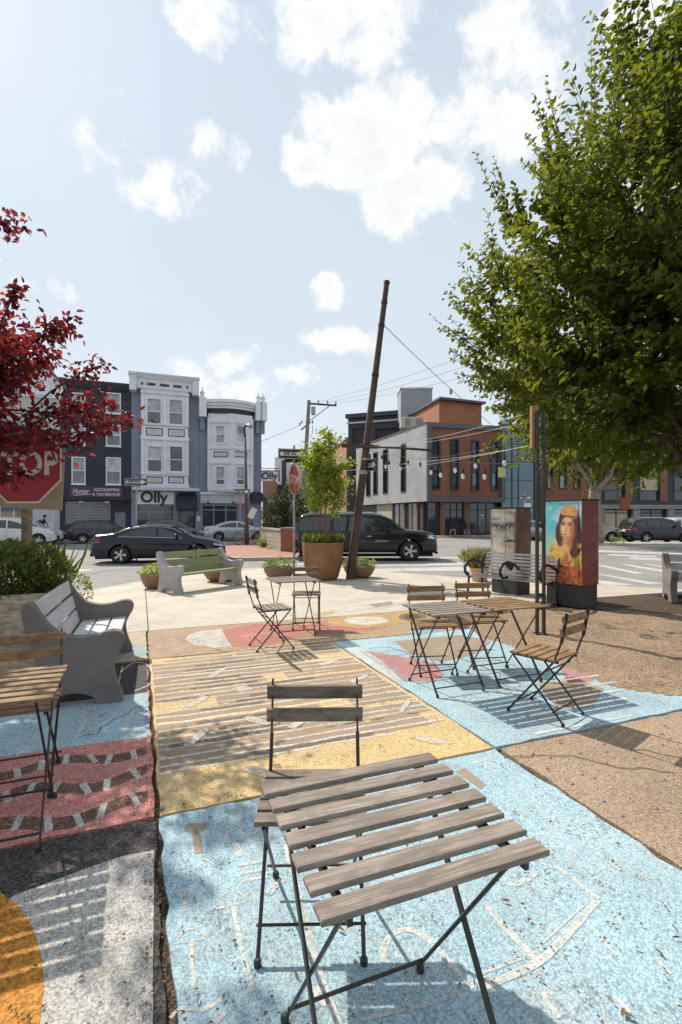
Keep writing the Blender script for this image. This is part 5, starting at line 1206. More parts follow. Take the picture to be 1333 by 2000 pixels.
    MB().bar((-.05, 0, .45), (c.x + .9, c.y, .45), .05, .05).build('bracket', M['frame_dark'], t2); MB().bar((-.05, 0, -.2), (.55, 0, .35), .04, .04).build('bracket', M['frame_dark'], t2)
    MB().box((c.x, c.y, -.2), (1.45, .1, .85)).build('sign_board', M['signwhite'], t2); MB().box((c.x, c.y, .25), (1.7, .14, .08)).build('sign_rail', M['frame_dark'], t2); MB().box((c.x + .82, c.y, -.2), (.1, .14, .95)).build('sign_rail', M['frame_dark'], t2)
    lettering('Olly', .8, M['signblack'], t2, (c.x, c.y - .07, -.2), bold=.02, ext=.01)
corner_house()
def cream_house(x0, x1, label, gable, mt='cream'):
    f = FR; s0, s1 = f.s(x0), f.s(x1); xm = (max(x0, 0) + x1) / 2; zt = f.z(xm, 775); t = thing('gabled_shop_house', label, 'building', tuple(f.pt(s0, zg))); W_ = s1 - s0
    hs = [(s0 + W_ * u, s0 + W_ * (u + .16), z, z + 1.75) for u in (.12, .44, .74) for z in (4.3, 7.2)]; shop = (s0 + .4, s0 + W_ * .58, zg + .5, 3.0); door = (s0 + W_ * .66, s0 + W_ * .93, zg, 3.0)
    m = MB(); f.wall(m, s0, s1, zg, zt, hs + [shop, door]); bp(m, 'wall', M[mt], t); shell(f, t, s0, s1, zg, zt - .05, 12, M[mt])
    for r in hs: window(f, t, r)
    shopwin(f, t, shop, 3, 'trim', .3); d = bp(f.box(MB(), *door, -.12, -.07), 'door', M['trim'], t); bp(f.box(MB(), door[0] + .1, door[1] - .1, 1.1, 2.7, -.07, -.05), 'door_panel', M['trimgrey'], d); bump_cornice(f, t, s0, s1, 3.2, .3, M['trimgrey'], .3, 2)
    sgn = bp(f.box(MB(), shop[0] + 1.0, shop[0] + 2.2, 2.1, 2.75, .02, .06), 'sign_board', mat('blue sign', (.03, .09, .30), .5), t); bp(f.box(MB(), shop[0] + .8, shop[1] - .2, 1.0, 1.9, -.08, -.05), 'poster', mat('tan poster', (.36, .27, .2), .6, 0, .4, 3), t)
    if gable:
        sm_ = (s0 + s1) / 2 + W_ * .28; h = 2.9; w_ = 1.35; m = MB()
        m.slab([f.pt(sm_ - w_, zt, .1), f.pt(sm_ + w_, zt, .1), f.pt(sm_ + w_, zt + .9, .1), f.pt(sm_, zt + h - .4, .1), f.pt(sm_ - w_, zt + .9, .1)], -f.n * 3); bp(m, 'dormer', M['trim'], t)
        for sg in (-1, 1): bp(MB().slab([f.pt(sm_ + sg * (w_ + .25), zt + .62, .3), f.pt(sm_, zt + h - .3, .3), f.pt(sm_, zt + h - .1, .3), f.pt(sm_ + sg * (w_ + .25), zt + .85, .3)], -f.n * 3.4), 'dormer_roof', M['roofgrey'], t)
        window(f, t, (sm_ - .5, sm_ + .5, zt + .25, zt + 1.35), o=.12, split=.5)
        m = MB(); m.add([f.pt(s0, zt, 0), f.pt(s1, zt, 0), f.pt(s1, zt + 2.4, -3), f.pt(s0, zt + 2.4, -3), f.pt(s0, zt, -6), f.pt(s1, zt, -6)], [(0, 1, 2, 3), (3, 2, 5, 4), (0, 3, 4), (1, 5, 2)]); bp(m, 'roof', M['roofgrey'], t)
cream_house(-40, 117.3, 'cream gabled house with shops behind the red tree', True)
cream_house(-330, -41, 'cream house beyond the left edge of the row', False, 'slate')

def right_block():
    A = (7.4, 44.0); f = Fac(A, (.96, .28)); g = Fac((1.8, 60.0), (5.6, -16.0)); LS = math.hypot(5.6, 16.0)
    brick = brickmat('red brown brick', (.32, .128, .075), (.25, .098, .06), (.21, .12, .09), math.atan2(.28, .96), 4.2); sh = brickmat('grey diamond shingle', (.46, .455, .45), (.42, .415, .41), (.25, .25, .25), math.atan2(-16, 5.6), 1.7, R(45), (.5, .5), .06, .6)
    t = thing('brick_corner_building', 'modern corner building of red brick and grey diamond shingles', 'building', (A[0], A[1], zg))
    z0, z1 = f.z(840, 979), f.z(836, 826); s1 = f.s(985)
    ws = [f.rect(*q) for q in ((843, 857, 859.5, 956), (880, 858, 896, 956.5), (921, 861, 936, 957.5), (959, 862.5, 974, 957.5))]
    m = MB(); f.wall(m, 0, s1, z0, z1, ws, depth=.25); bp(m, 'wall', brick, t)
    gs = [g.rect(*q) for q in ((784, 867, 793, 961), (749, 878, 758, 964), (730, 884, 738, 966), (716, 888, 724, 969))]
    m = MB(); g.wall(m, 0, LS, z0, z1, gs, depth=.25); bp(m, 'wall', sh, t); shell(f, t, .02, s1, z0, z1 - .3, 13, M['roofgrey']); shell(g, t, 0, LS - .05, z0, z1 - .3, .6, M['roofgrey'])
    for r in ws:
        fr = window(f, t, r, 'frame_dark', 'glass', 'glass', split=0, rec=.2, proud=.06, w=.14, sill=False); h = r[3] - r[2]
        bp(f.box(MB(), r[0] + .08, r[1] - .08, r[2] + h * .37, r[2] + h * .70, -.22, -.12), 'spandrel', M['metalgrey'], fr)
        for u in (.08, .37, .70, .73): bp(f.box(MB(), r[0] + .08, r[1] - .08, r[2] + h * u - .05, r[2] + h * u + .05, -.2, -.08), 'transom', M['frame_dark'], fr)
        bp(f.box(MB(), r[0] + .13, r[1] - .13, r[2] + h * .10, r[2] + h * .35, -.2, -.165), 'pane', M['glassblue'], fr)
    for r in gs: window(g, t, r, 'frame_dark', 'glass', split=0, rec=.2, w=.12, sill=False)
    fr = bp(frame(f, 0, s1 + .02, z0 - .05, z1 + .05, .42, -.1, .22), 'metal_frame', M['metalgrey'], t); bp(g.box(MB(), 0, LS + .02, z1, z1 + .08, -.3, .08), 'parapet_cap', M['metalgrey'], t)
    # ground floor, set back under the upper storeys
    fo = Fac((f.pt(.35, 0, -.5).x, f.pt(.35, 0, -.5).y), (.96, .28)); xs = [836, 848, 900, 912, 985]
    e = fo.s(985); bays = [(.0, 1.2, 1), (1.65, 3.55, 3), (4.15, 6.8, 3)]
    for a, b, c in bays: shopwin(fo, t, (a, b, zg + .1, z0 - .05), c, 'frame_dark', .24, glass='glass')
    for a, b in ((1.22, 1.63), (3.57, 4.13)): bp(fo.box(MB(), a, b, zg, z0 - .02, -.2, .15), 'pier', M['copper'], t)
    bp(fo.box(MB(), -.2, s1, zg, z0, -.8, -.5), 'room_back', M['interior'], t)
    go = Fac((g.pt(0, 0, -.4).x, g.pt(0, 0, -.4).y), (5.6, -16.0))
    for x0, x1, c in ((768, 790, 2), (793, 815, 2), (818, 832, 1)): r = go.rect(x0, 985, x1, 1040); shopwin(go, t, (r[0], r[1], zg + .1, z0 - .05), c, 'frame_dark', 0, glass='halfdark')
    for x0, x1 in ((790.3, 792.7), (815.3, 817.7)): bp(go.box(MB(), go.s(x0), go.s(x1), zg, z0 - .02, -.1, .15), 'pier', M['copper'], t)
    bp(go.box(MB(), go.s(738), go.s(767.5), zg, z0 - .02, -.1, .1), 'base_wall', mat('pale block base', (.40, .35, .28), .85, 0, .12, 1), t); bp(go.box(MB(), .2, go.s(737.5), zg, z0 - .02, -.3, .0), 'base_wall', M['charcoal'], t); bp(go.box(MB(), .2, LS - .5, zg, z0, -1.2, -.8), 'room_back', M['interior'], t)
    # roof storeys
    orange = brickmat('orange brick', (.42, .165, .085), (.36, .14, .07), (.33, .16, .1), .28, 4.2); d = 50.0
    c = D(858, 782, d); e2 = D(941, 788, d + 2.0); far = D(764, 822, d + 15); zt = c.z; zb = z1 - .4
    m = MB(); q = [Vector((p.x, p.y, 0)) for p in (far, c, e2)]; q.append(q[2] + q[0] - q[1]); m.add([(p.x, p.y, zb) for p in q] + [(p.x, p.y, zt) for p in q], [(0, 1, 5, 4), (1, 2, 6, 5), (2, 3, 7, 6), (3, 0, 4, 7), (4, 5, 6, 7)]); bp(m, 'penthouse', orange, t)
    ctr = (q[0] + q[2]) / 2; m = MB(); m.slab([Vector((ctr.x + (p.x - ctr.x) * 1.08, ctr.y + (p.y - ctr.y) * 1.08, zt + .22)) for p in q], (0, 0, -.2)); bp(m, 'roof_slab', M['metalgrey'], t)
    a = D(806, 808, 58); w_ = 58 / F; bp(MB().box((a.x + .5, a.y + 2, a.z + 1.2), (3.6, 3.6, 3.4)), 'stair_tower', mat('pale grey stair tower', (.30, .31, .33), .7, 0, .08, 1), t); bp(MB().box((a.x + .5, a.y + 2, a.z + 2.98), (3.8, 3.8, .15)), 'tower_cap', M['trim'], t)
    for px, w2 in ((792, 1.0), (814, 1.25)): p = D(px, 826, 48.5); bp(MB().box((p.x, p.y, p.z), (w2, .8, 1.0)), 'plant_unit', M['acwhite'], t, bevel=.04); bp(MB().box((p.x + w2 * .18, p.y - .41, p.z), (w2 * .5, .03, .7)), 'grille', M['conc_pier'], t)
    # glazed link and dark fin
    t2 = thing('glass_building', 'blue glass fronted block right of the brick corner building', 'building', tuple(f.pt(s1 + .1, zg))); h0 = Fac((f.pt(s1 + .12, 0, -.6).x, f.pt(s1 + .12, 0, -.6).y), (.97, .24)); s2 = h0.s(1045); zt2 = h0.z(1015, 832)
    for i in range(2):
        for j in range(6):
            a0 = s2 * i / 2; a1 = s2 * (i + 1) / 2; b0 = zg + (zt2 - zg) * j / 6; b1 = zg + (zt2 - zg) * (j + 1) / 6; bp(h0.box(MB(), a0 + .03, a1 - .03, b0 + .03, b1 - .03, -.1, 0), 'pane', M['glassblue'], t2)
    m = MB()
    for i in range(3): h0.box(m, s2 * i / 2 - .035, s2 * i / 2 + .035, zg, zt2, -.12, .05)
    bp(m, 'mullions', M['frame_dark'], t2); m = MB()
    for j in range(7): h0.box(m, .05, s2 - .05, zg + (zt2 - zg) * j / 6 - .028, zg + (zt2 - zg) * j / 6 + .028, -.11, .03)
    bp(m, 'transoms', M['frame_dark'], t2); bp(h0.box(MB(), -.05, s2 + .0, zg, zt2 + .05, -10, -.14), 'core', M['interior'], t2); bp(h0.box(MB(), s2 + .05, h0.s(1061), zg, zt2 + .1, -8, .3), 'fin_wall', M['charcoal'], t2)
    p = D(1010, 828, 50); bp(MB().tube([(p.x - 1.6, p.y, p.z), (p.x + 1.9, p.y, p.z)], .45, 10), 'duct', M['galv'], t2)
    # brick terrace further right
    h1 = Fac((h0.pt(h0.s(1061) + .1, 0).x, h0.pt(h0.s(1061) + .1, 0).y), (.97, .20)); e = h1.s(1165); t3 = thing('brick_terrace', 'red brick building with tall windows behind the woman painted box', 'building', tuple(h1.pt(0, zg))); zt3 = 9.8; zf = 2.9
    ws = [h1.rect(x0, 865, x1, 955) for x0, x1 in ((1069, 1081), (1093, 1107), (1121, 1134), (1149, 1160))]; m = MB(); h1.wall(m, 0, e, zf, zt3, ws, depth=.25); bp(m, 'wall', brick, t3); shell(h1, t3, 0, e, zg, zt3 - .1, 12, M['roofgrey'])
    for r in ws: window(h1, t3, r, 'frame_dark', 'glass', 'curtain', split=.3, rec=.2, w=.12, sill=False)
    bp(h1.box(MB(), 0, e, zf - .4, zf, -.1, .15), 'band', M['metalgrey'], t3)
    for k in range(3): shopwin(h1, t3, (e * k / 3 + .25, e * (k + 1) / 3 - .25, zg + .1, zf - .45), 2, 'frame_dark', .2)
    for k in range(4): bp(h1.box(MB(), max(0, e * k / 3 - .25), min(e, e * k / 3 + .25), zg, zf - .41, -.1, .1), 'pier', M['conc_pier'], t3)
    # charcoal and brick shop terrace at the far right
    h2 = Fac((h1.pt(e + .1, 0).x, h1.pt(e + .1, 0).y), (.985, .12)); t4 = thing('shop_terrace', 'dark fronted shop terrace behind the cars parked at the right', 'building', tuple(h2.pt(0, zg))); e = 26; m = MB(); w6 = [(k * 3.7 + .7, k * 3.7 + 2.9, 3.1, 5.6) for k in range(7)] + [(k * 3.7 + .7, k * 3.7 + 2.9, 6.6, 8.8) for k in range(7)]
    h2.wall(m, 0, e, 2.6, 9.8, w6, depth=.3); bp(m, 'wall', M['charcoal'], t4); shell(h2, t4, 0, e, zg, 9.7, 12, M['roofgrey'])
    for k, r in enumerate(w6): window(h2, t4, r, 'frame_dark', ('halfdark', 'creamlit', 'glass')[k % 3], 'glass', split=.4, rec=.2, sill=False)
    for k in range(7):
        a = k * 3.7; shopwin(h2, t4, (a + .75, a + 3.3, zg + .1, 2.25), 2, 'frame_dark', .15, glass=('creamlit', 'glass', 'halfdark')[k % 3]); bp(h2.box(MB(), a - .1, a + .6, zg, 2.3, -.1, .25), 'pier', M['conc_pier'], t4); bp(h2.box(MB(), a + 2.95, a + 3.68, 3.0, 9.75, .0, .06), 'brick_panel', brick, t4)
    bp(h2.box(MB(), -.1, e, 2.3, 2.7, -.1, .35), 'band', M['conc_pier'], t4)
right_block()
def dark_block():
    f = Fac((.9, 64.0), (5.6, -2.2)); t = thing('charcoal_balcony_building', 'charcoal block with framed balconies behind the leaning pole', 'building', (.9, 64, zg)); zt = 13.9; s1 = 7.0
    m = MB(); hs = [(.6, 3.0, 9.6, 12.7), (.6, 3.0, 5.6, 8.6), (3.6, 6.6, 9.6, 12.4)]; f.wall(m, 0, s1, zg, zt, hs, depth=1.2); bp(m, 'wall', M['charcoal'], t); shell(f, t, 0, s1, zg, zt - .05, 14, M['charcoal'])
    for r in hs:
        w_ = window(f, t, r, 'frame_dark', 'glass', split=0, rec=1.1, sill=False, proud=-.9)
        for k in range(9): s = r[0] + (r[1] - r[0]) * k / 8; bp(f.box(MB(), s - .03, s + .03, r[2], r[2] + 1.0, -.1, -.05), 'baluster', M['galv'], w_)
        bp(f.box(MB(), r[0], r[1], r[2] + .98, r[2] + 1.05, -.12, -.03), 'handrail', M['galv'], w_)
    bp(f.box(MB(), -.2, s1 + .2, zt, zt + .5, -8, .5), 'roof_slab', M['charcoal'], t); bp(f.box(MB(), -.1, s1, zt - .7, zt - .5, .02, .3), 'roof_trim', M['trimgrey'], t)
    g = Fac((-9.5, 118.0), (10.2, -52.0)); L = math.hypot(10.2, 52); og = brickmat('salmon brick', (.42, .19, .11), (.36, .16, .09), (.3, .2, .15), math.atan2(-52, 10.2), 4)
    t = thing('salmon_brick_row', 'salmon brick row running back along the side street', 'building', (-9.5, 118, zg)); hs = [(L * u, L * u + 1.6, z, z + 2.0) for u in (.08, .2, .32, .44, .56, .68, .8, .92) for z in (1.2, 4.6, 8.0)]
    m = MB(); g.wall(m, 0, L, zg, 11.6, hs, depth=.2); bp(m, 'wall', og, t); shell(g, t, 0, L, zg, 11.5, 8, og); bp(g.box(MB(), 0, L, 11.6, 11.9, -.3, .2), 'parapet_cap', M['trimgrey'], t)
    for r in hs: window(g, t, r, 'trim', 'curtain', 'glass', rec=.15)
    for nm, lb, px0, px1, py, d, mt, wins in (('white_row_house', 'white block far down the side street', 537, 562, 893, 82, 'trim', True), ('brick_row_house', 'tall pinkish brick house far down the side street', 513, 536.5, 938, 76, None, True), ('grey_row_house', 'grey block far down the side street behind the young birch', 562.5, 612, 905, 95, 'cream', True)):
        a, b = D(px0, 1010, d), D(px1, 1010, d); f = Fac((a.x, a.y), (1, .05)); L = b.x - a.x; zt = H + (HY - py) * d / F; t = thing(nm, lb, 'building', (a.x, a.y, zg)); nz = max(1, int((zt - 2) / 3.2)); hs = [(L * u, L * u + .9, 2 + 3.1 * k, 3.6 + 3.1 * k) for u in (.15, .6) for k in range(nz)]
        mm = M[mt] if mt else brickmat('pink brick', (.36, .19, .13), (.31, .16, .11), (.3, .22, .18), 0, 4); m = MB(); f.wall(m, 0, L, zg, zt, hs); bp(m, 'wall', mm, t); shell(f, t, 0, L, zg, zt - .05, 10, mm)
        for r in hs: window(f, t, r, 'frame_dark', 'halfdark', 'glass', sill=False)
        if nm[0] == 'w': bp(f.box(MB(), L * .55, L * .9, zg, zt - .5, .01, .15), 'dark_bay', M['charcoal'], t)
dark_block()
# low garden wall at the brick corner
def low_wall():
    a, b, c = P(508, 1066, ZS + .13), P(549, 1077, ZS + .13), P(576, 1078, ZS + .13); f = Fac((a.x, a.y), (b.x - a.x, b.y - a.y)); L = (b - a).length; h = .95
    t = thing('garden_wall', 'low pale block wall with brick pier in front of the shrubs', 'wall', tuple(a)); bm_ = MB(); f.box(bm_, .02, L - .02, ZS + .13, ZS + .13 + h, -.25, -.02); bp(bm_, 'core', M['conc_pier'], t)
    bl = mat('tan split block', (.36, .31, .25), .9, 0, .15, 3, .4, 20); rows, cols = 5, 9
    for r in range(rows):
        for k in range(cols):
            o = (.5 if r % 2 else 0); s0 = max(0, (k - o) * L / (cols - .5)); s1 = min(L, (k + 1 - o) * L / (cols - .5)); bp(f.box(MB(), s0 + .008, s1 - .008, ZS + .13 + h * r / rows + .006, ZS + .13 + h * (r + 1) / rows - .006, -.1, random.uniform(0, .02)), 'block', bl, t) if s1 - s0 > .1 else None
    bp(f.box(MB(), -.05, L + .02, ZS + .13 + h, ZS + .13 + h + .09, -.32, .05), 'coping', M['conc_pier'], t)
    g = Fac((b.x, b.y), (c.x - b.x, c.y - b.y)); L2 = (c - b).length; bk = mat('red pier brick', (.33, .12, .075), .85, 0, .2, 8); bp(g.box(MB(), .02, L2 - .02, ZS + .13, ZS + .13 + 1.05, -.6, -.02), 'pier_core', M['conc_pier'], t)
    me = {}
    for r in range(13):
        for k in range(5):
            o = .5 if r % 2 else 0; s0 = max(0, (k - o) * L2 / 4.5); s1 = min(L2, (k + 1 - o) * L2 / 4.5)
            if s1 - s0 > .04: bp(g.box(MB(), s0 + .006, s1 - .006, ZS + .13 + 1.05 * r / 13 + .004, ZS + .13 + 1.05 * (r + 1) / 13 - .004, -.1, random.uniform(0, .01)), 'brick', bk, t)
    bp(g.box(MB(), -.03, L2 + .03, ZS + 1.18, ZS + 1.26, -.62, .04), 'coping', M['conc_pier'], t)
low_wall()

# ================================================================ vehicles
def lerp_pts(pts, x):
    if x <= pts[0][0]: return pts[0][1]
    for (a, b), (c, d) in zip(pts, pts[1:]):
        if x <= c:
            t = (x - a) / (c - a); t2 = t * t * (3 - 2 * t) * .35 + t * .65; return b + (d - b) * t2
    return pts[-1][1]
M['tyre'] = mat('tyre rubber', (.018, .018, .018), .85, 0, .15, 10); M['rim'] = mat('machined alloy rim', (.50, .50, .50), .3, .9, .08, 8); M['rimdark'] = mat('dark rim recess', (.03, .03, .03), .5)
M['lamp_red'] = mat('red tail lamp', (.35, .012, .012), .15, 0, .1, 6, coat=.8); M['lamp_clear'] = mat('clear headlamp', (.55, .57, .58), .1, .2, .15, 9, coat=.8); M['chrome'] = mat('chrome', (.6, .6, .6), .12, 1, .05); M['under'] = mat('underbody black', (.012, .012, .012), .9)
def wheel_meshes():
    m = MB().lathe([(.66, -.5), (.70, -.52), (.93, -.5), (1.0, -.34), (1.0, .34), (.93, .5), (.70, .52), (.66, .5)], 28, axis='y', close=True); ty = m.mesh('tyre', M['tyre'], True)
    m = MB().lathe([(.69, -.34), (.69, .44), (.64, .47), (.62, .40), (.6, .15), (.0, .15)], 28, axis='y', mi=0)
    m.m = [1 if k // 28 >= 3 else 0 for k in range(len(m.m))]
    for k in range(10):
        a = 2 * math.pi * (k // 2) / 5 + (.13 if k % 2 else -.13); p = Vector((math.cos(a), 0, math.sin(a))); m.bar(p * .1 + Vector((0, .36, 0)), p * .64 + Vector((0, .40, 0)), .10, .08, (0, 1, 0), 0)
    m.lathe([(.16, .3), (.15, .44), (0, .45)], 12, axis='y', mi=0); rm = m.mesh('rim', [M['rim'], M['rimdark']]); return ty, rm
TY, RM = wheel_meshes()
def car(name, label, x, y, ang, spec, paint, z=ZS, detail=True, group='cars in the street'):
    t = thing(name, label, 'car', (x, y, z), ang, group); L, W, top, belt = spec['L'], spec['W'], spec['top'], spec['belt']; rw = spec['rw']; xf, xr = spec['xf'], spec['xr']; ra = rw + .055
    n = 130; xs = [-L / 2 + L * (.5 - .5 * math.cos(math.pi * i / n)) * .35 + L * (i / n) * .65 for i in range(n + 1)]; rings = []
    for q in xs:
        e = abs(q) / (L / 2); w = W / 2 * (1 - .16 * max(0, (e - .70) / .30) ** 2.2 - .10 * max(0, (e - .93) / .07) ** 2); tp = lerp_pts(top, q); b = min(lerp_pts(belt, q), tp - .012)
        zb = lerp_pts(spec['bot'], q)
        for xw in (xf, xr):
            if abs(q - xw) < ra: zb = max(zb, rw + math.sqrt(ra * ra - (q - xw) ** 2))
        zb = min(zb, b - .10); zm = max(min(.62 * b + .0, b - .1), zb + .03); cab = max(0, tp - b - .03); wr = w * .955 - cab * spec.get('tumble', .36) - .02
        k = min(1, cab / .12); wr = wr * k + w * .86 * (1 - k)
        rings.append([(w * .95, zb), (w, zb + (zm - zb) * .55), (w * .998, zm), (w * .982, b - .045), (w * .955, b), (wr + .012 * k, tp - .05 * k - .012), (wr - .06, tp - .008 * k - .004), (wr * .5, tp + .012), (0, tp + .016)])
    NR = len(rings[0]); m = MB(); v = []; full = []
    for q, rg in zip(xs, rings): full.append([(q, yy, zz) for yy, zz in rg] + [(q, -yy, zz) for yy, zz in reversed(rg[:-1])])
    K = len(full[0]); v = [p for r_ in full for p in r_]; fcs = [(i * K + j, i * K + j + 1, (i + 1) * K + j + 1, (i + 1) * K + j) for i in range(n) for j in range(K - 1)]
    fcs += [tuple(range(K)), tuple(n * K + j for j in reversed(range(K)))]; m.add(v, fcs); body = m.build('body', paint, t, smooth=True, edge=38)
    MB().box((0, 0, .20 + .16), (L * .93, W * .78, .36)).build('underbody', M['under'], t)
    def at(q, j, f):                            # point on the side: j..j+1 ring band, fraction f
        i = min(range(len(xs) - 1), key=lambda k_: abs(xs[k_] - q) if xs[k_] <= q else 9); u = (q - xs[i]) / (xs[i + 1] - xs[i]); a = [Vector((0, *rings[i][j])).lerp(Vector((0, *rings[i + 1][j])), u) for _ in (0,)][0]; b = Vector((0, *rings[i][j + 1])).lerp(Vector((0, *rings[i + 1][j + 1])), u); p = a.lerp(b, f); return Vector((q, p.y, p.z))
    for s in (-1, 1):
        for wi, (poly) in enumerate(spec['wins']):   # side glass: (x, fraction up the glass band) outline, subdivided along x
            x0, x1, lo, hi0, hi1, = poly; nn = 10; bot = [at(x0 + (x1 - x0) * k / nn, 4, lo) for k in range(nn + 1)]; tp_ = [at(x0 + (x1 - x0) * k / nn, 4, hi0 + (hi1 - hi0) * k / nn) for k in range(nn + 1)]
            vv = [Vector((p.x, s * (p.y + .007), p.z)) for p in bot + tp_]; MB().add(vv, [(k, k + 1, nn + 2 + k, nn + 1 + k) for k in range(nn)]).build('side_window', M['carglass'], t, smooth=True)
        if detail and spec.get('chrome'):
            xa, xb = spec['wins'][0][0], spec['wins'][-1][1]; pts = [at(xa + (xb - xa) * k / 24, 4, .035) for k in range(25)]; MB().tube([Vector((p.x, s * (p.y + .008), p.z)) for p in pts], .012, 5).build('window_trim', M['chrome'], t)
            pts = [at(xa + (xb - xa) * k / 24, 4, .96) for k in range(25)]; MB().tube([Vector((p.x, s * (p.y + .006), p.z)) for p in pts], .011, 5).build('window_trim', M['chrome'], t)
        for q in spec['seams']:
            pts = [at(q, j, f) for j, f in ((0, .15), (0, .9), (1, .8), (2, .8), (3, .8), (4, .05))]; MB().tube([Vector((p.x + .06 * (p.z - .6) * spec.get('rake', 0), s * (p.y + .0), p.z)) for p in pts], .007, 4).build('door_seam', M['under'], t)
        if detail:
            for q in spec['handles']: p = at(q, 2, .72); MB().box((p.x, s * (p.y + .018), p.z), (.2, .03, .035)).build('door_handle', spec.get('hmat', paint), t, bevel=.01)
        p = at(spec['mirror'], 4, .12); MB().box((p.x, s * (p.y + .10), p.z + .06), (.12, .22, .14)).build('wing_mirror', paint, t, bevel=.035)
        # lamps wrap the corners
        for nm, q0, q1, z0, z1, mt in (('headlight', L / 2 - .42, L / 2 - .07, *spec['hl'], 'lamp_clear'), ('tail_light', -L / 2 + .03, -L / 2 + spec.get('tlw', .34), *spec['tl'], 'lamp_red')):
            nn = 6; vv = []
            for k in range(nn + 1):
                q = q0 + (q1 - q0) * k / nn; i = min(range(len(xs)), key=lambda k_: abs(xs[k_] - q)); rg = rings[i]
                def yz(zz):
                    for a, b in zip(rg, rg[1:]):
                        if a[1] <= zz <= b[1]: u = (zz - a[1]) / max(1e-6, b[1] - a[1]); return a[0] + (b[0] - a[0]) * u
                    return rg[3][0]
                sl = (q - q0) / (q1 - q0); zz0 = z0; zz1 = z1
                if nm == 'headlight': zz0 = z0 - 0.0 + .05 * (1 - sl); zz1 = z1 + .02 * (1 - sl)
                zz1 = min(zz1, rg[4][1] - .01); zz0 = min(zz0, zz1 - .02); vv += [Vector((q, s * (yz(zz0) + .012), zz0)), Vector((q, s * (yz(zz1) + .012), zz1))]
            e = vv[-2:] if nm == 'headlight' else vv[:2]; xe = (L / 2 + .012) if nm == 'headlight' else (-L / 2 - .012); in0, in1 = (Vector((xe, s * W * .27, z0)), Vector((xe, s * W * .27, z1))); m = MB().add(vv, [(2 * k, 2 * k + 2, 2 * k + 3, 2 * k + 1) for k in range(nn)]); m.add([e[0], e[1], in1, in0], [(0, 1, 2, 3)]); m.build(nm, M[mt], t, smooth=True)
    # front and rear glass on the sloping top
    for nm, (x0, x1) in (('windshield', spec['ws']), ('rear_window', spec['rws'])):
        nn = 8; vv = []
        for k in range(nn + 1):
            q = x0 + (x1 - x0) * k / nn; i = min(range(len(xs)), key=lambda k_: abs(xs[k_] - q)); rg = rings[i]; w5 = rg[6][0] - .01
            vv += [Vector((q, w5 * u, rg[8][1] + .012 - .02 * abs(u) ** 3)) + Vector((.008 if nm == 'windshield' else -.008, 0, 0)) for u in (-1, -.5, 0, .5, 1)]
        MB().add(vv, [(k * 5 + j, k * 5 + j + 1, k * 5 + j + 6, k * 5 + j + 5) for k in range(nn) for j in range(4)]).build(nm, M['carglass'], t, smooth=True)
    for q in (xf, xr):
        for s in (-1, 1):
            o = part('wheel', TY, t, (q, s * (W / 2 - .125), rw)); o.scale = (rw, .23 * s, rw); part('rim', RM, o)
    MB().box((L / 2 - .02, 0, .48), (.06, W * .5, .22)).build('grille', M['under'], t, bevel=.02); MB().box((L / 2 - .01, 0, .32), (.08, W * .7, .1)).build('bumper_trim', M['under'], t, bevel=.03)
    MB().box((-L / 2 - .005, 0, spec.get('plate', .78)), (.02, .31, .16)).build('number_plate', M['signwhite'], t); MB().box((-L / 2 + .02, 0, .34), (.08, W * .75, .14)).build('bumper_trim', M['under'], t, bevel=.03)
    if spec.get('rails'):
        for s in (-1, 1): MB().tube([(spec['rails'][0], s * W * .33, lerp_pts(top, spec['rails'][0]) + .01), (spec['rails'][0] + .1, s * W * .33, lerp_pts(top, spec['rails'][0]) + .06), (spec['rails'][1] - .1, s * W * .33, lerp_pts(top, spec['rails'][1]) + .06), (spec['rails'][1], s * W * .33, lerp_pts(top, spec['rails'][1]) + .01)], .018, 6).build('roof_rail', M['chrome'], t)
    if spec.get('board'):
        for s in (-1, 1): MB().box((0.0, s * (W / 2 - .06), .33), (xf - xr - 2 * ra - .1, .16, .05)).build('running_board', M['chrome'], t, bevel=.015)
    return t
SED = dict(L=4.85, W=1.82, rw=.335, xf=1.42, xr=-1.36, top=[(-2.425, .60), (-2.38, .95), (-2.25, 1.075), (-1.72, 1.12), (-1.05, 1.37), (-.45, 1.45), (.1, 1.45), (.5, 1.385), (1.05, 1.10), (1.3, 1.0), (1.85, .90), (2.2, .80), (2.36, .66), (2.425, .50)],
           belt=[(-2.4, .93), (-1.5, 1.0), (.9, .93), (1.4, .93), (2.3, .70)], bot=[(-2.425, .42), (-2.25, .26), (-1.8, .22), (1.9, .22), (2.3, .20), (2.425, .32)], wins=[(-1.42, -1.0, .08, .30, .72), (-.98, -.10, .07, .74, .90), (-.02, .84, .07, .90, .42)], seams=(-1.0, -.06, .98), handles=(-.72, .22), mirror=.66, hl=(.62, .76), tl=(.78, .96), ws=(.42, 1.12), rws=(-1.62, -.95), chrome=True, tlw=.36)
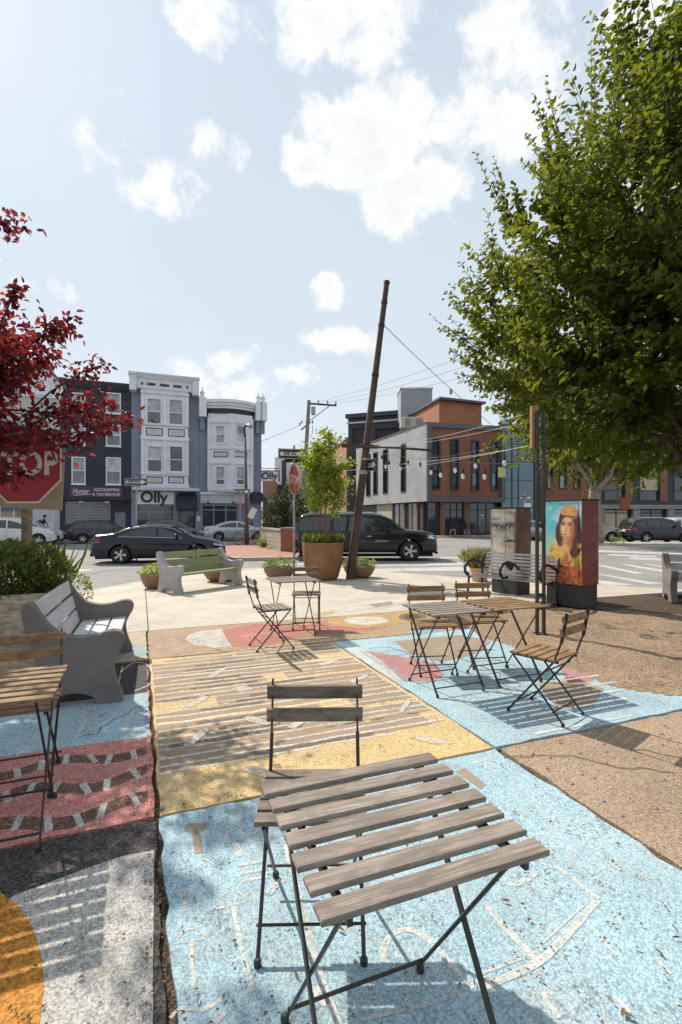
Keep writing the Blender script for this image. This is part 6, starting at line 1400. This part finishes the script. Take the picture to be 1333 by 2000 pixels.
SUB = dict(L=5.70, W=2.02, rw=.405, xf=1.72, xr=-1.58, top=[(-2.85, .75), (-2.82, 1.2), (-2.72, 1.62), (-2.55, 1.84), (-2.2, 1.885), (0, 1.89), (.55, 1.86), (.85, 1.74), (1.45, 1.30), (1.6, 1.24), (2.3, 1.19), (2.68, 1.10), (2.79, .95), (2.85, .55)],
           belt=[(-2.85, 1.12), (-2.5, 1.17), (1.2, 1.13), (1.6, 1.16), (2.7, 1.03)], bot=[(-2.85, .55), (-2.6, .42), (-2.3, .34), (2.2, .34), (2.6, .36), (2.85, .42)], wins=[(-2.62, -1.42, .06, .84, .90), (-1.28, -.30, .06, .90, .90), (-.22, .95, .06, .90, .55)], seams=(-1.35, -.26, 1.02), handles=(-1.0, .1), mirror=.86, hl=(.86, 1.03), tl=(.85, 1.28), ws=(.72, 1.46), rws=(-2.8, -2.66), tumble=.20, rails=(-2.3, .4), board=True, tlw=.16, plate=.95, hmat=None)
SUB['hmat'] = M['chrome']
SUV = dict(L=4.6, W=1.86, rw=.36, xf=1.36, xr=-1.32, top=[(-2.3, .70), (-2.27, 1.05), (-2.1, 1.38), (-1.9, 1.60), (-1.5, 1.66), (-.2, 1.69), (.3, 1.65), (.6, 1.54), (1.15, 1.16), (1.35, 1.09), (1.9, .99), (2.15, .88), (2.26, .7), (2.3, .5)],
           belt=[(-2.3, 1.05), (-1.6, 1.1), (.9, 1.0), (1.4, 1.02), (2.2, .82)], bot=[(-2.3, .5), (-2.1, .34), (-1.8, .26), (1.8, .26), (2.1, .28), (2.3, .38)], wins=[(-1.95, -1.30, .08, .55, .85), (-1.2, -.30, .07, .88, .90), (-.22, .78, .07, .90, .48)], seams=(-1.24, -.26, .9), handles=(-.9, .1), mirror=.64, hl=(.72, .86), tl=(.92, 1.12), ws=(.48, 1.16), rws=(-2.22, -1.92), tumble=.26, rails=(-1.6, .1), tlw=.3, plate=.85)
HAT = dict(SUV, L=4.3, top=[(a * .935, b * .90) for a, b in SUV['top']], belt=[(a * .935, b * .9) for a, b in SUV['belt']], wins=[(a * .935, b * .935, c, d, e) for a, b, c, d, e in SUV['wins']], xf=1.25, xr=-1.25, rw=.32, W=1.78, ws=(.45, 1.08), rws=(-2.07, -1.8), seams=(-1.14, -.25, .84), mirror=.6, hl=(.62, .76), tl=(.85, 1.02), rails=None, bot=[(-2.15, .45), (-2.0, .3), (-1.8, .22), (1.8, .22), (2.15, .35)])
def carpaint(name, c, met=.0, flake=.0):
    n = NT(name); n.fin(n.scale(c, n.ramp(n.noise(1.2, 4), .3, .7, .9, 1.1)), n.ramp(n.noise(30, 4), .3, .7, .16, .30), met, .5); n.b.inputs['Coat Weight'].default_value = .35; n.b.inputs['Coat Roughness'].default_value = .05; n.b.inputs['Specular IOR Level'].default_value = .35; return n.mat
blk = carpaint('midnight blue paint', (.008, .009, .016)); blk2 = carpaint('black paint', (.008, .008, .010)); silver = carpaint('silver paint', (.46, .48, .52), .45); white = carpaint('white paint', (.62, .61, .58)); dgrey = carpaint('dark grey paint', (.03, .03, .035)); champ = carpaint('champagne paint', (.36, .33, .28), .4); charp = carpaint('charcoal paint', (.03, .03, .036)); whiteb = carpaint('cool white paint', (.55, .58, .62))
def place(px, py): p = P(px, py, ZS); return p.x, p.y
car('black_sedan', 'midnight blue sedan driving right past the shops', -7.05, 19.95, R(12), SED, blk)
suv = car('long_black_car', 'long black sport utility vehicle crossing behind the rusty planter', .98, 20.9, R(1.5), SUB, blk2)
lettering('SUBURBAN', .085, M['chrome'], suv, (.60, -SUB['W'] / 2 - .008, .80), bold=.002, ext=.002, space=1.25)
c = row(12.15, 5.2); car('silver_sedan', 'silver sedan parked by the corner house', c[0], c[1], GRID, SED, silver, group='cars parked along the shops')
c = row(7.7, 5.1); car('grey_hatchback', 'dark silver car behind the sedan, in front of the square bay house', c[0], c[1], GRID, HAT, carpaint('grey green paint', (.10, .11, .11), .3), group='cars parked along the shops')
c = row(3.3, 5.2); car('dark_hatchback', 'dark hatchback with red tail lamp parked by the shutter', c[0], c[1], GRID, HAT, dgrey, group='cars parked along the shops')
c = row(-1.5, 7.2); car('white_car', 'white car parked behind the stop sign post', c[0], c[1], GRID, SUV, white, group='cars parked along the shops')
c = row(-1.25, 4.9); car('white_hatchback', 'bluish white car half hidden in front of the gabled house', c[0], c[1], GRID, HAT, whiteb, group='cars parked along the shops')
car('champagne_car', 'champagne car parked left of the street tree', 17.0, 35.3, R(4), SUV, champ, group='cars parked at the right')
car('charcoal_car', 'charcoal sport utility vehicle parked right of the street tree', 21.5, 34.6, R(4), SUV, charp, group='cars parked at the right')
car('white_car', 'white four by four behind the charcoal vehicle at the right edge', 26.5, 38.6, R(4), SUV, white, group='cars parked at the right')
car('silver_hatchback', 'silver car glimpsed between the painted cabinets', 14.6, 39.5, R(20), HAT, silver, group='cars parked at the right')

# ================================================================ bicycle, bin, people
def bicycle():
    c = P(483, 1064, ZS + .13); t = thing('bicycle', 'bicycle leaning on the lamp pole by the silver car', 'bicycle', (c.x + .1, c.y, ZS + .13), R(8)); blkm = M['steel_black']; fm = mat('faded pink bicycle frame', (.30, .16, .14), .5, .2)
    for x in (-.55, .55):
        w_ = MB().lathe([(.335 + .017 * math.cos(a), .017 * math.sin(a)) for a in np.linspace(0, 6.28, 8, endpoint=False)], 26, (x, 0, .352), axis='y', close=True).build('wheel', M['tyre'], t, smooth=True); m = MB()
        for k in range(12): a = k * math.pi / 6; m.tube([(x, 0, .352), (x + .33 * math.cos(a), 0, .352 + .33 * math.sin(a))], .003, 3)
        m.build('spokes', M['galv'], w_)
    m = MB(); bb, st, hd, ax, fx = (-.05, 0, .30), (-.2, 0, .82), (.36, 0, .86), (-.55, 0, .352), (.55, 0, .352)
    for a, b in ((bb, st), (bb, (.40, 0, .76)), ((-.18, 0, .77), hd), (bb, ax), ((-.18, 0, .77), ax), (hd, (.42, 0, .72)), ((.42, 0, .72), fx)): m.tube([a, b], .018, 6)
    m.build('frame', fm, t); MB().tube([(.33, -.25, .98), (.40, -.23, 1.0), (.36, 0, 1.0), (.40, .23, 1.0), (.33, .25, .98)], .014, 6).build('handlebar', blkm, t); MB().tube([hd, (.35, 0, 1.0)], .014, 6).build('stem', blkm, t); MB().box((-.22, 0, .88), (.26, .12, .05)).build('saddle', blkm, t, bevel=.02); MB().tube([st, (-.22, 0, .86)], .013, 6).build('seat_post', M['galv'], t)
    MB().lathe([(.09, -.01), (.09, .01), (0, .01)], 14, (-.05, .04, .30), axis='y').build('chainring', blkm, t); MB().bar((-.05, .07, .30), (.05, .07, .16), .02, .02).build('crank', blkm, t)
bicycle()
c = row(.6, 2.4); t = thing('wheelie_bin', 'navy wheeled bin on the sidewalk by the shutter', 'bin', (c[0], c[1], ZS + .13), GRID); bn = mat('navy plastic', (.03, .05, .10), .5)
MB().slab([Vector((-.29, -.36, 1.0)), Vector((.29, -.36, 1.0)), Vector((.29, .30, 1.0)), Vector((-.29, .30, 1.0))], (0, .03, -.95)).build('body', bn, t); MB().box((0, -.02, 1.04), (.64, .74, .07)).build('lid', bn, t, bevel=.02)
for s in (-1, 1): MB().lathe([(.1, -.03), (.1, .03), (0, .03)], 12, (s * .28, .3, .1), axis='y').build('wheel', M['tyre'], t)

def person(label, loc, rz, joints, edges, radii, cols, head=(0, 0, 1.62), hair='short', extra=None, lean=0):
    """joints: name -> point; one continuous skinned body"""
    t = thing('person', label, 'person', loc, rz); names = list(joints); me = bpy.data.meshes.new('body'); me.from_pydata([joints[k] for k in names], [(names.index(a), names.index(b)) for a, b in edges], []); o = bpy.data.objects.new('body', me); COL.objects.link(o)
    sk = o.modifiers.new('skin', 'SKIN'); sk.use_smooth_shade = True; o.modifiers.new('sub', 'SUBSURF').levels = 1
    for k, nme in enumerate(names): r = radii[nme]; sv = me.skin_vertices[0].data[k]; sv.radius = r if isinstance(r, tuple) else (r, r); sv.use_root = nme == 'pelvis'
    dg = bpy.context.evaluated_depsgraph_get(); dg.update(); me2 = bpy.data.meshes.new_from_object(o.evaluated_get(dg)); bpy.data.objects.remove(o)
    keys = list(cols); 
    for k in keys: me2.materials.append(cols[k][0])
    for p in me2.polygons:
        c = p.center; p.use_smooth = True; best = 0
        for i, k in enumerate(keys):
            if cols[k][1](c): best = i; break
        p.material_index = best
    b = bpy.data.objects.new('body', me2); COL.objects.link(b); b.parent = t
    hx = Vector(joints['head']); hm = cols['hair'][0]
    MB().lathe([(.0, .135), (.07, .12), (.098, .07), (.105, .01), (.09, -.04)] if hair == 'short' else [(.0, .14), (.08, .12), (.11, .06), (.115, -.05), (.12, -.2), (.08, -.3)], 12, hx + Vector((0, -.018, .02))).build('hair', hm, t, smooth=True)
    return t
SKIN = mat('skin', (.42, .24, .16), .55, 0, .05); DARKC = mat('dark jacket', (.03, .032, .036), .8); HAIR = mat('dark hair', (.02, .014, .010), .7); WHITEC = mat('white cloth', (.6, .58, .55), .8); BLUEC = mat('blue shirt', (.13, .20, .38), .8); PURP = mat('purple cloth', (.18, .09, .24), .8); TANC = mat('tan shorts', (.42, .33, .25), .8); GREYP = mat('grey trousers', (.10, .10, .11), .8); BLKT = mat('black top', (.025, .022, .025), .8)
EDG = [('pelvis', 'waist'), ('waist', 'chest'), ('chest', 'neck'), ('neck', 'head')] + [e for s in 'lr' for e in ((f'pelvis', f'hip{s}'), (f'hip{s}', f'knee{s}'), (f'knee{s}', f'ankle{s}'), (f'ankle{s}', f'toe{s}'), ('chest', f'sh{s}'), (f'sh{s}', f'el{s}'), (f'el{s}', f'wr{s}'), (f'wr{s}', f'ha{s}'))]
RAD = dict(pelvis=(.14, .11), waist=(.13, .10), chest=(.15, .11), neck=.055, head=(.085, .10)); RAD.update({f'{k}{s}': r for s in 'lr' for k, r in (('hip', .095), ('knee', .06), ('ankle', .042), ('toe', .035), ('sh', .065), ('el', .043), ('wr', .03), ('ha', .035))})
def standing(stride=.0, arm=.1, lean=.0):
    j = dict(pelvis=(0, 0, .95), waist=(0, .01 + lean * .3, 1.12), chest=(0, .02 + lean, 1.36), neck=(0, .03 + lean * 1.3, 1.50), head=(0, .05 + lean * 1.7, 1.64))
    for s, k in (('l', 1), ('r', -1)):
        j['hip' + s] = (k * .10, 0, .88); j['knee' + s] = (k * .10, k * stride * .5 + .03, .48); j['ankle' + s] = (k * .10, k * stride, .08); j['toe' + s] = (k * .11, k * stride + .14, .035)
        j['sh' + s] = (k * .19, .02 + lean, 1.40); j['el' + s] = (k * .24, lean - k * arm, 1.13); j['wr' + s] = (k * .23, lean - k * arm + .12, .90); j['ha' + s] = (k * .22, lean - k * arm + .16, .82)
    return j
def seated(turn=0):
    j = dict(pelvis=(0, 0, .50), waist=(0, -.02, .68), chest=(0, -.01, .92), neck=(0, .02, 1.06), head=(0, .05, 1.20))
    for s, k in (('l', 1), ('r', -1)):
        j['hip' + s] = (k * .10, .05, .50); j['knee' + s] = (k * .17, .44, .52); j['ankle' + s] = (k * .22, .46, .09); j['toe' + s] = (k * .24, .60, .035)
        j['sh' + s] = (k * .18, 0, .96); j['el' + s] = (k * .22, .12, .72); j['wr' + s] = (k * .13, .33, .68); j['ha' + s] = (k * .09, .40, .68)
    return j
def clothes(top, bottom, shoe, zt0, zb0, short=False, seat=False):
    d = {'hair': (HAIR, lambda c: False), 'shoe': (shoe, lambda c: c.z < .09), 'head': (SKIN, lambda c: c.z > zt0), 'hand': (SKIN, lambda c: abs(c.x) > .19 and zb0 - .25 < c.z < zb0 - .02 and not seat), 'leg': (SKIN if short else bottom, lambda c: c.z < (.50 if seat else .52)), 'bottom': (bottom, lambda c: c.z < zb0), 'top': (top, lambda c: True)}; return d
p = row(-.9, 1.8)
t = person('person in a dark jacket walking on the sidewalk by the gabled house', (p[0], p[1], ZS + .13), R(-68), standing(.26, .16, .06), EDG, RAD, clothes(DARKC, GREYP, BLKT, 1.47, 1.0)); MB().box((0, -.17, 1.22), (.30, .16, .44)).build('backpack', mat('olive backpack', (.07, .065, .05), .8), t, bevel=.05)
def cafe(px, d=43.0): q = D(px, 1010, d); return (q.x, q.y, ZS + .13)
z_ = ZS + .13
def cafe_chair(loc, rz, lb):
    t = thing('cafe_chair', lb, 'chair', loc, rz, 'cafe chairs'); mt = M['steel_black']; MB().box((0, 0, .44), (.42, .42, .03)).build('seat', mt, t); MB().box((0, -.2, .72), (.40, .025, .22)).build('backrest', mt, t)
    for a in (-.18, .18):
        for b in (-.19, .18): MB().tube([(a, b, 0), (a, b, .43 if b > 0 else .83)], .012, 5).build('leg', mt, t)
for px, rz, nm, top, bot, lb in ((888, R(150), 'a', BLKT, TANC, 'person in a black top and pale shorts seated outside the brick building'), (908, R(190), 'b', BLKT, PURP, 'person in a dark top and purple shorts seated outside the brick building')):
    loc = cafe(px); person(lb, loc, rz, seated(), EDG, RAD, clothes(top, bot, GREYP, 1.04, .60, True, True), hair='long'); cafe_chair(loc, rz, 'dark cafe chair under the seated ' + ('left' if nm == 'a' else 'right') + ' person')
loc = cafe(899, 42.3); t = thing('cafe_table', 'small round cafe table between the seated people', 'table', loc); MB().lathe([(0, .72), (.33, .72), (.33, .745), (0, .745)], 20).build('top', M['steel_black'], t); MB().tube([(0, 0, .02), (0, 0, .72)], .03, 8).build('pedestal', M['steel_black'], t); MB().lathe([(0, 0), (.22, 0), (.2, .02), (0, .03)], 16).build('base', M['steel_black'], t)
loc = cafe(936, 41.5); t = person('person in a blue shirt and pale cap standing left of the face painted cabinet', loc, R(-100), standing(.06, .1, .12), EDG, RAD, clothes(BLUEC, GREYP, BLKT, 1.47, 1.0)); MB().lathe([(0, .16), (.09, .13), (.115, .06), (.12, .04), (.17, .035), (.17, .03), (.1, .03)], 12, (0, .24, 1.66)).build('cap', WHITEC, t)

# ================================================================ trees
def branch(m, a, b, r0, r1, wob=.12, n=6, seg=6):
    a, b = Vector(a), Vector(b); L = (b - a).length; pts = []
    for k in range(n + 1):
        t = k / n; pts.append(a.lerp(b, t) + Vector((random.uniform(-1, 1), random.uniform(-1, 1), random.uniform(-.4, 1) * (t * (1 - t)) * 2)) * wob * L * .12 * (0 if k in (0, n) else 1))
    m.tube(pts, [r0 + (r1 - r0) * k / n for k in range(n + 1)], seg); return pts
def tree(name, label, base, trunk_h, c, rad, low, nshoot, per, shoot_len, leaf, mt, bark, group='', upw=.5, fill=.25, lean=(0, 0), trunk_r=.2, nlimb=14, long_shoots=0, cone=False, clumps=0, tips=()):
    t = thing(name, label, 'tree', base, 0, group or None); c = Vector(c)
    m = MB(); top = Vector((lean[0], lean[1], trunk_h)); branch(m, (0, 0, -.05), top, trunk_r * 1.2, trunk_r * .75, .15, 6, 12)
    m.build('trunk', bark, t, smooth=True)
    m = MB(); ctr = c - Vector(base)
    for k in range(nlimb):
        a = RNG.uniform(0, 6.28); e = RNG.uniform(-.25, 1.0); dv = Vector((math.cos(a) * math.sqrt(max(0, 1 - e * e)) * rad[0], math.sin(a) * math.sqrt(max(0, 1 - e * e)) * rad[1], e * (rad[2] if e > 0 else low)))
        tip = ctr + dv * .8; p = branch(m, top.lerp(Vector((0, 0, trunk_h * .8)), random.random()), tip, trunk_r * .38, trunk_r * .05, .5, 7, 6)
        for j in range(5):
            q = p[random.randint(3, 6)]; dv2 = Vector((random.gauss(0, 1), random.gauss(0, 1), random.gauss(.4, .8))).normalized(); branch(m, q, q + dv2 * rad[0] * .32, trunk_r * .1, trunk_r * .02, .4, 4, 4)
    m.build('limbs', bark, t, smooth=True)
    # leafy shoots, most of them near the surface of the crown
    n = nshoot; q = unit(RNG.normal(size=(n, 3))); rr = (fill + (1 - fill) * RNG.random(n)) ** .5
    if clumps:                                  # leaves gather in clumps with gaps between
        cq = unit(RNG.normal(size=(clumps, 3))); cr = .35 + .65 * RNG.random(clumps) ** .45; ci = RNG.integers(0, clumps, n); q = unit(cq[ci] + RNG.normal(0, .10, (n, 3))); rr = np.clip(cr[ci] + RNG.normal(0, .05, n), .1, 1.03)
    lump = 1 + .13 * np.sin(q[:, 0] * 7 + 1.3) * np.sin(q[:, 2] * 8 + .4) + .10 * np.sin(q[:, 1] * 9 + q[:, 2] * 5)
    scl = np.where(q[:, 2:3] > 0, np.array([[rad[0], rad[1], rad[2]]]), np.array([[rad[0], rad[1], low]]))
    if cone:                                    # narrowing upwards
        h = np.clip(q[:, 2], 0, 1) ; flatr = np.hypot(q[:, 0], q[:, 1]) + 1e-6; want = np.where(q[:, 2] > 0, (1 - h) ** .5, flatr); q[:, 0] *= want / flatr; q[:, 1] *= want / flatr
    s = np.array(ctr) + q * scl * (rr * lump * .9)[:, None]
    d = unit(q * np.array([1, 1, .8]) + RNG.normal(0, .35, (n, 3)) + np.array([0, 0, upw])); ln = shoot_len * RNG.uniform(.5, 1.35, n)
    p, ld, idx, tt = shoots(s, d, ln, per, .03); k = len(p)
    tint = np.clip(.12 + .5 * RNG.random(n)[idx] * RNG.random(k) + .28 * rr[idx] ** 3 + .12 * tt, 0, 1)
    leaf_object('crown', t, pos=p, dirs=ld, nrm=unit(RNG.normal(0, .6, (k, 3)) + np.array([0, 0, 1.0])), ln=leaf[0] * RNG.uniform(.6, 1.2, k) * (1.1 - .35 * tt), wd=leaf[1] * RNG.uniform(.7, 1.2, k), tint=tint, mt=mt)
    if long_shoots:                             # leaders that stand clear of the crown
        n = long_shoots; q = unit(RNG.normal(size=(n, 3)) + np.array([-.3, -.2, .25]))
        if cone: h = np.clip(q[:, 2], 0, 1); fr = np.hypot(q[:, 0], q[:, 1]) + 1e-6; w_ = np.where(q[:, 2] > 0, (1 - h) ** .5, fr); q[:, 0] *= w_ / fr; q[:, 1] *= w_ / fr
        sc = np.where(q[:, 2:3] > 0, np.array([[rad[0], rad[1], rad[2]]]), np.array([[rad[0], rad[1], low]]))
        s = np.array(ctr) + q * sc * .84; d = unit(q + RNG.normal(0, .15, (n, 3)) + np.array([0, 0, .75])); p, ld, idx, tt = shoots(s, d, RNG.uniform(.8, 1.7, n), 24, .02); k = len(p)
        leaf_object('leaders', t, pos=p, dirs=ld, nrm=unit(RNG.normal(0, .6, (k, 3)) + np.array([0, 0, 1.0])), ln=leaf[0] * RNG.uniform(.7, 1.25, k) * (1.15 - .5 * tt), wd=leaf[1] * RNG.uniform(.7, 1.1, k) * (1.1 - .4 * tt), tint=np.clip(.2 + .6 * RNG.random(k), 0, 1), mt=mt)
        m = MB(); [m.tube([Vector(a), Vector(a + b * 1.2)], [.008, .003], 4) for a, b in zip(s, d)]; m.build('twigs', bark, t)['kind'] = 'stuff'
    if tips:                                    # long single shoots on the side towards the plaza
        s, d, l = [], [], []
        for px, py, dx, dy, dist, ln_ in tips:
            tip = D(px, py, dist) - Vector(base); dv = Vector((dx, random.uniform(-.15, .15), dy)).normalized()
            for k in range(3): s.append(tuple(tip - dv * ln_ + Vector((random.gauss(0, .05), random.gauss(0, .12), random.gauss(0, .05))) * k)); d.append(tuple(dv + Vector((random.gauss(0, .10), random.gauss(0, .1), random.gauss(0, .08))) * k)); l.append(ln_ * (1 - .18 * k))
        s = np.array(s); d = unit(np.array(d)); l = np.array(l); p, ld, idx, tt = shoots(s, d, l, 30, .012); k = len(p)
        leaf_object('leaders', t, pos=p, dirs=ld, nrm=unit(RNG.normal(0, .6, (k, 3)) + np.array([0, 0, 1.0])), ln=leaf[0] * RNG.uniform(.7, 1.1, k) * (1.05 - .55 * tt), wd=leaf[1] * RNG.uniform(.75, 1.1, k) * (1.05 - .5 * tt), tint=np.clip(.3 + .6 * RNG.random(k), 0, 1), mt=mt)
        m = MB(); [m.tube([Vector(a), Vector(a + b * c_)], [.009, .003], 4) for a, b, c_ in zip(s, d, l)]; m.build('twigs', bark, t)['kind'] = 'stuff'
    return t
TIPS = [(1155, 88, -.05, 1, 7.6, 1.5), (1200, 118, .08, 1, 7.8, 1.3), (1270, 105, -.15, 1, 7.2, 1.2), (1320, 30, .0, 1, 7.4, 1.4), (1065, 155, -.25, 1, 7.8, 1.4), (1042, 182, -.35, 1, 7.6, 1.1), (1028, 258, -.8, 1, 7.7, .9), (1060, 318, -.8, 1, 7.5, .8),
        (928, 296, -.4, 1, 7.9, 1.5), (1002, 352, -.3, 1, 7.6, .9), (962, 330, -.4, 1, 7.8, 1.1), (950, 410, -.3, 1, 7.9, 1.1), (898, 512, -.7, 1, 8.0, 1.1), (940, 488, -.3, 1, 7.7, .8), (868, 566, -.7, .8, 8.0, 1.3), (845, 618, -.8, .75, 8.1, 1.5), (905, 560, -.7, .9, 7.7, .9),
        (880, 700, -.9, .3, 7.9, .9), (862, 640, -.9, .6, 7.6, .9), (925, 760, -.9, .0, 7.8, .8), (890, 730, -1, .2, 8.0, 1.0), (960, 800, -.9, -.3, 7.6, .7), (1048, 895, -.6, -.7, 6.9, .6), (1070, 880, -.3, -.9, 7.0, .7), (985, 640, -.8, .5, 6.6, .8), (1000, 480, -.6, .9, 6.7, .9), (1110, 250, -.3, 1, 6.9, 1.1), (1000, 820, -.8, -.4, 7.2, .8), (1190, 210, -.1, 1, 6.8, 1.2)]
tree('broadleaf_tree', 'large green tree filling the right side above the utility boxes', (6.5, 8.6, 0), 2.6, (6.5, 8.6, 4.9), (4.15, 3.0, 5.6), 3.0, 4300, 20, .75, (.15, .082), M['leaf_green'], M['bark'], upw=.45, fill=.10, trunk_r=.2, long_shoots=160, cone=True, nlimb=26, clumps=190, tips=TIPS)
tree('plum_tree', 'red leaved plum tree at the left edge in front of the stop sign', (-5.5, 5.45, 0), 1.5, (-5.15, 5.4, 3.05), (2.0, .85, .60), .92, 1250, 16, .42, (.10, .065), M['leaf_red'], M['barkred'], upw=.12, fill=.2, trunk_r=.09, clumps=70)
def plum_reach():
    """the plum's long side branches reaching out to the right"""
    t = [o for o in COL.objects if o.name.startswith('plum_tree')][0]; b = Vector(t.location); m = MB(); S0, D0, L0 = [], [], []
    for pts in ([(60, 800), (140, 740), (205, 712)], [(40, 880), (150, 870), (250, 822)], [(30, 860), (120, 800), (195, 760)], [(20, 760), (90, 660), (140, 640)], 
                [(-60, 560), (-20, 440), (55, 432)], [(20, 800), (130, 820), (215, 790)], [(-20, 700), (20, 590), (40, 570)], [(-50, 820), (10, 880), (70, 862)], [(-60, 900), (-10, 930), (38, 925)], [(0, 780), (60, 720), (110, 690)], [(60, 830), (150, 800), (235, 840)], [(40, 700), (90, 650), (128, 625)], [(10, 850), (100, 850), (200, 850)]):
        d0 = random.uniform(4.9, 5.4); q = [D(x, y, d0 + .08 * k) - b for k, (x, y) in enumerate(pts)]; m.tube([q[0], q[0].lerp(q[1], .5) + Vector((0, 0, .03)), q[1], q[1].lerp(q[2], .5) + Vector((0, 0, .03)), q[2]], [.012, .010, .008, .006, .003], 5)
        for k in range(34):
            s = random.random() ** .8; p = q[0].lerp(q[1], s * 2) if s < .5 else q[1].lerp(q[2], s * 2 - 1); e = Vector((random.gauss(.4, .8), random.gauss(0, .8), random.gauss(.1, .7))).normalized()
            S0.append(tuple(p)); D0.append(tuple(e)); L0.append(random.uniform(.08, .26))
    m.build('twig', M['barkred'], t, smooth=True)
    p, d, i, tt = shoots(np.array(S0), np.array(D0), np.array(L0), 4, .02); n = len(p)
    leaf_object('leaves', t, pos=p, dirs=d, nrm=unit(RNG.normal(0, .8, (n, 3)) + [0, 0, .8]), ln=RNG.uniform(.05, .095, n), wd=RNG.uniform(.035, .055, n), tint=np.clip(RNG.random(n), 0, 1), mt=M['leaf_red'])
plum_reach()
p = P(1231, 1066, ZS); tree('street_tree', 'street tree with pale trunk and reddish box by the parked cars', (15.9, 31.8, ZS + .13), 3.6, (17.5, 32, 7.3), (6.5, 4, 4.5), 3.4, 1500, 16, 1.5, (.26, .14), M['leaf_green'], mat('pale grey bark', (.30, .235, .19), .9, 0, .25, 5, .5, 30), fill=.15, upw=.3, trunk_r=.42, nlimb=10)
o = MB().box((0, 0, 0), (.5, .35, .75)).build('post_box', mat('rust red box', (.30, .09, .04), .7, 0, .15), bevel=.03); o.location = D(1221, 983, 31.2); tag(o, 'rust red box fixed to the pale street tree trunk', 'box')
# hedge and climbing shrubs behind the low wall
def shrub(px, py, d, r, label, n, mt='leaf_dark', leaf=(.16, .09), base=ZS + .13):
    c = D(px, py, d); t = thing('shrub', label, 'shrub', (c.x, c.y, base), 0, 'shrubs behind the low wall'); m = MB()
    for k in range(6): branch(m, (random.uniform(-.2, .2), random.uniform(-.2, .2), 0), (random.uniform(-.7, .7) * r[0], random.uniform(-.5, .5) * r[1], (c.z - base) + random.uniform(-.2, .5) * r[2]), .05, .015, .4, 4, 5)
    m.build('stem', M['bark'], t); blob_foliage('foliage', t, (0, 0, c.z - base), r, n, leaf[0], leaf[1], M[mt], .2, .2)
shrub(540, 1008, 31, (1.0, .8, 1.5), 'dark evergreen shrub left of the others behind the low wall', 1500)
shrub(570, 995, 31.5, (1.0, .9, 1.9), 'tall dark evergreen shrub in the middle behind the low wall', 1800)
shrub(602, 1000, 32, (1.0, .9, 1.9), 'leafy lighter green shrub next to the long black vehicle', 1500, 'leaf_bush')
shrub(516, 1060, 27.0, (.35, .3, .28), 'small weedy clump at the foot of the pale wall', 260, 'leaf_young', (.10, .05))
shrub(545, 1071, 25.6, (.8, .3, .2), 'low yellowish weeds along the pale wall foot', 320, 'leaf_young', (.10, .05))
for k, (px, w_) in enumerate(((1205, .5), (1232, .6), (1280, .5))):
    c = P(px, 1068, ZS + .13); t = tag(blob_foliage('weed_clump', None, (0, 0, .12), (w_, .3, .18), 120, .16, .05, M['leaf_young'], .6, kind=None), ['low weeds left of the street tree trunk', 'low weeds at the foot of the street tree trunk', 'low weeds right of the street tree trunk'][k], 'weeds', 'weeds on the median'); t.location = (c.x, 31.3, ZS + .13)
# weeds in the joints, fallen leaves
def tuft(px, py, r, n, label):
    p = P(px, py, -.01); o = blades('grass_tuft', None, (0, 0, 0), r, n, .022, .004, M['leaf_bush'], 1.1); o['kind'] = 'stuff'; o.location = p; o['label'] = label
for px, py, lb in ((291, 1868, 'grass tuft in the joint left of the blue slab'), (308, 1587, 'grass tuft at the corner of four slabs'), (470, 1562, 'grass along the joint under the foreground table'), (368, 1578, 'grass along the near joint of the striped slab'), (595, 1232, 'dry weeds beside the middle chair'), (282, 1985, 'grass tuft at the bottom of the left joint'), (426, 1272, 'tiny weeds at the far joint of the striped slab')):
    tuft(px, py, .026, 70, lb)
def litter():
    n = 1100; px = RNG.uniform(-100, 1450, n); py = 1190 + 830 * RNG.random(n) ** 1.2; p = np.array([P(a, b, .009) for a, b in zip(px, py)]); j = RNG.random(n) < .25
    jv = np.array([UV(-.02 + random.gauss(0, .02), random.uniform(-1.5, 3), .006) for _ in range(n)]); p[j] = jv[j]
    a = RNG.uniform(0, 6.28, n); d = np.stack([np.cos(a), np.sin(a), np.full(n, .08)], 1)
    o = leaf_object('leaf_litter', None, pos=p, dirs=d, nrm=np.tile([0, 0, 1.0], (n, 1)) + RNG.normal(0, .2, (n, 3)), ln=RNG.choice([.008, .014, .022, .036], n, p=[.55, .27, .13, .05]), wd=RNG.choice([.006, .009, .014], n), tint=RNG.random(n), mt=M['litter']); o['label'] = 'scattered dead leaves and grit on the paving'
litter()
def stones():
    m = MB()
    for k in range(900):
        p = P(random.uniform(930, 1450), 1190 + 190 * random.random(), 0.0) if k % 2 else UV(random.uniform(2.12, 4.8), random.uniform(-2.6, -.05), 0); r = random.choice((.004, .006, .009, .014)); h = r * random.uniform(.5, .9)
        z = .028 if k % 2 else .0
        m.add([(p.x + r, p.y, z), (p.x, p.y + r * .8, z), (p.x - r, p.y, z), (p.x, p.y - r * .9, z), (p.x + r * .2, p.y, z + h)], [(0, 1, 4), (1, 2, 4), (2, 3, 4), (3, 0, 4)])
    o = m.build('gravel', mat('pale grit', (.34, .27, .2), .9, 0, .3, 40), recalc=False); o['kind'] = 'stuff'; o['label'] = 'loose grit on the soil bed and brown slab'
stones()
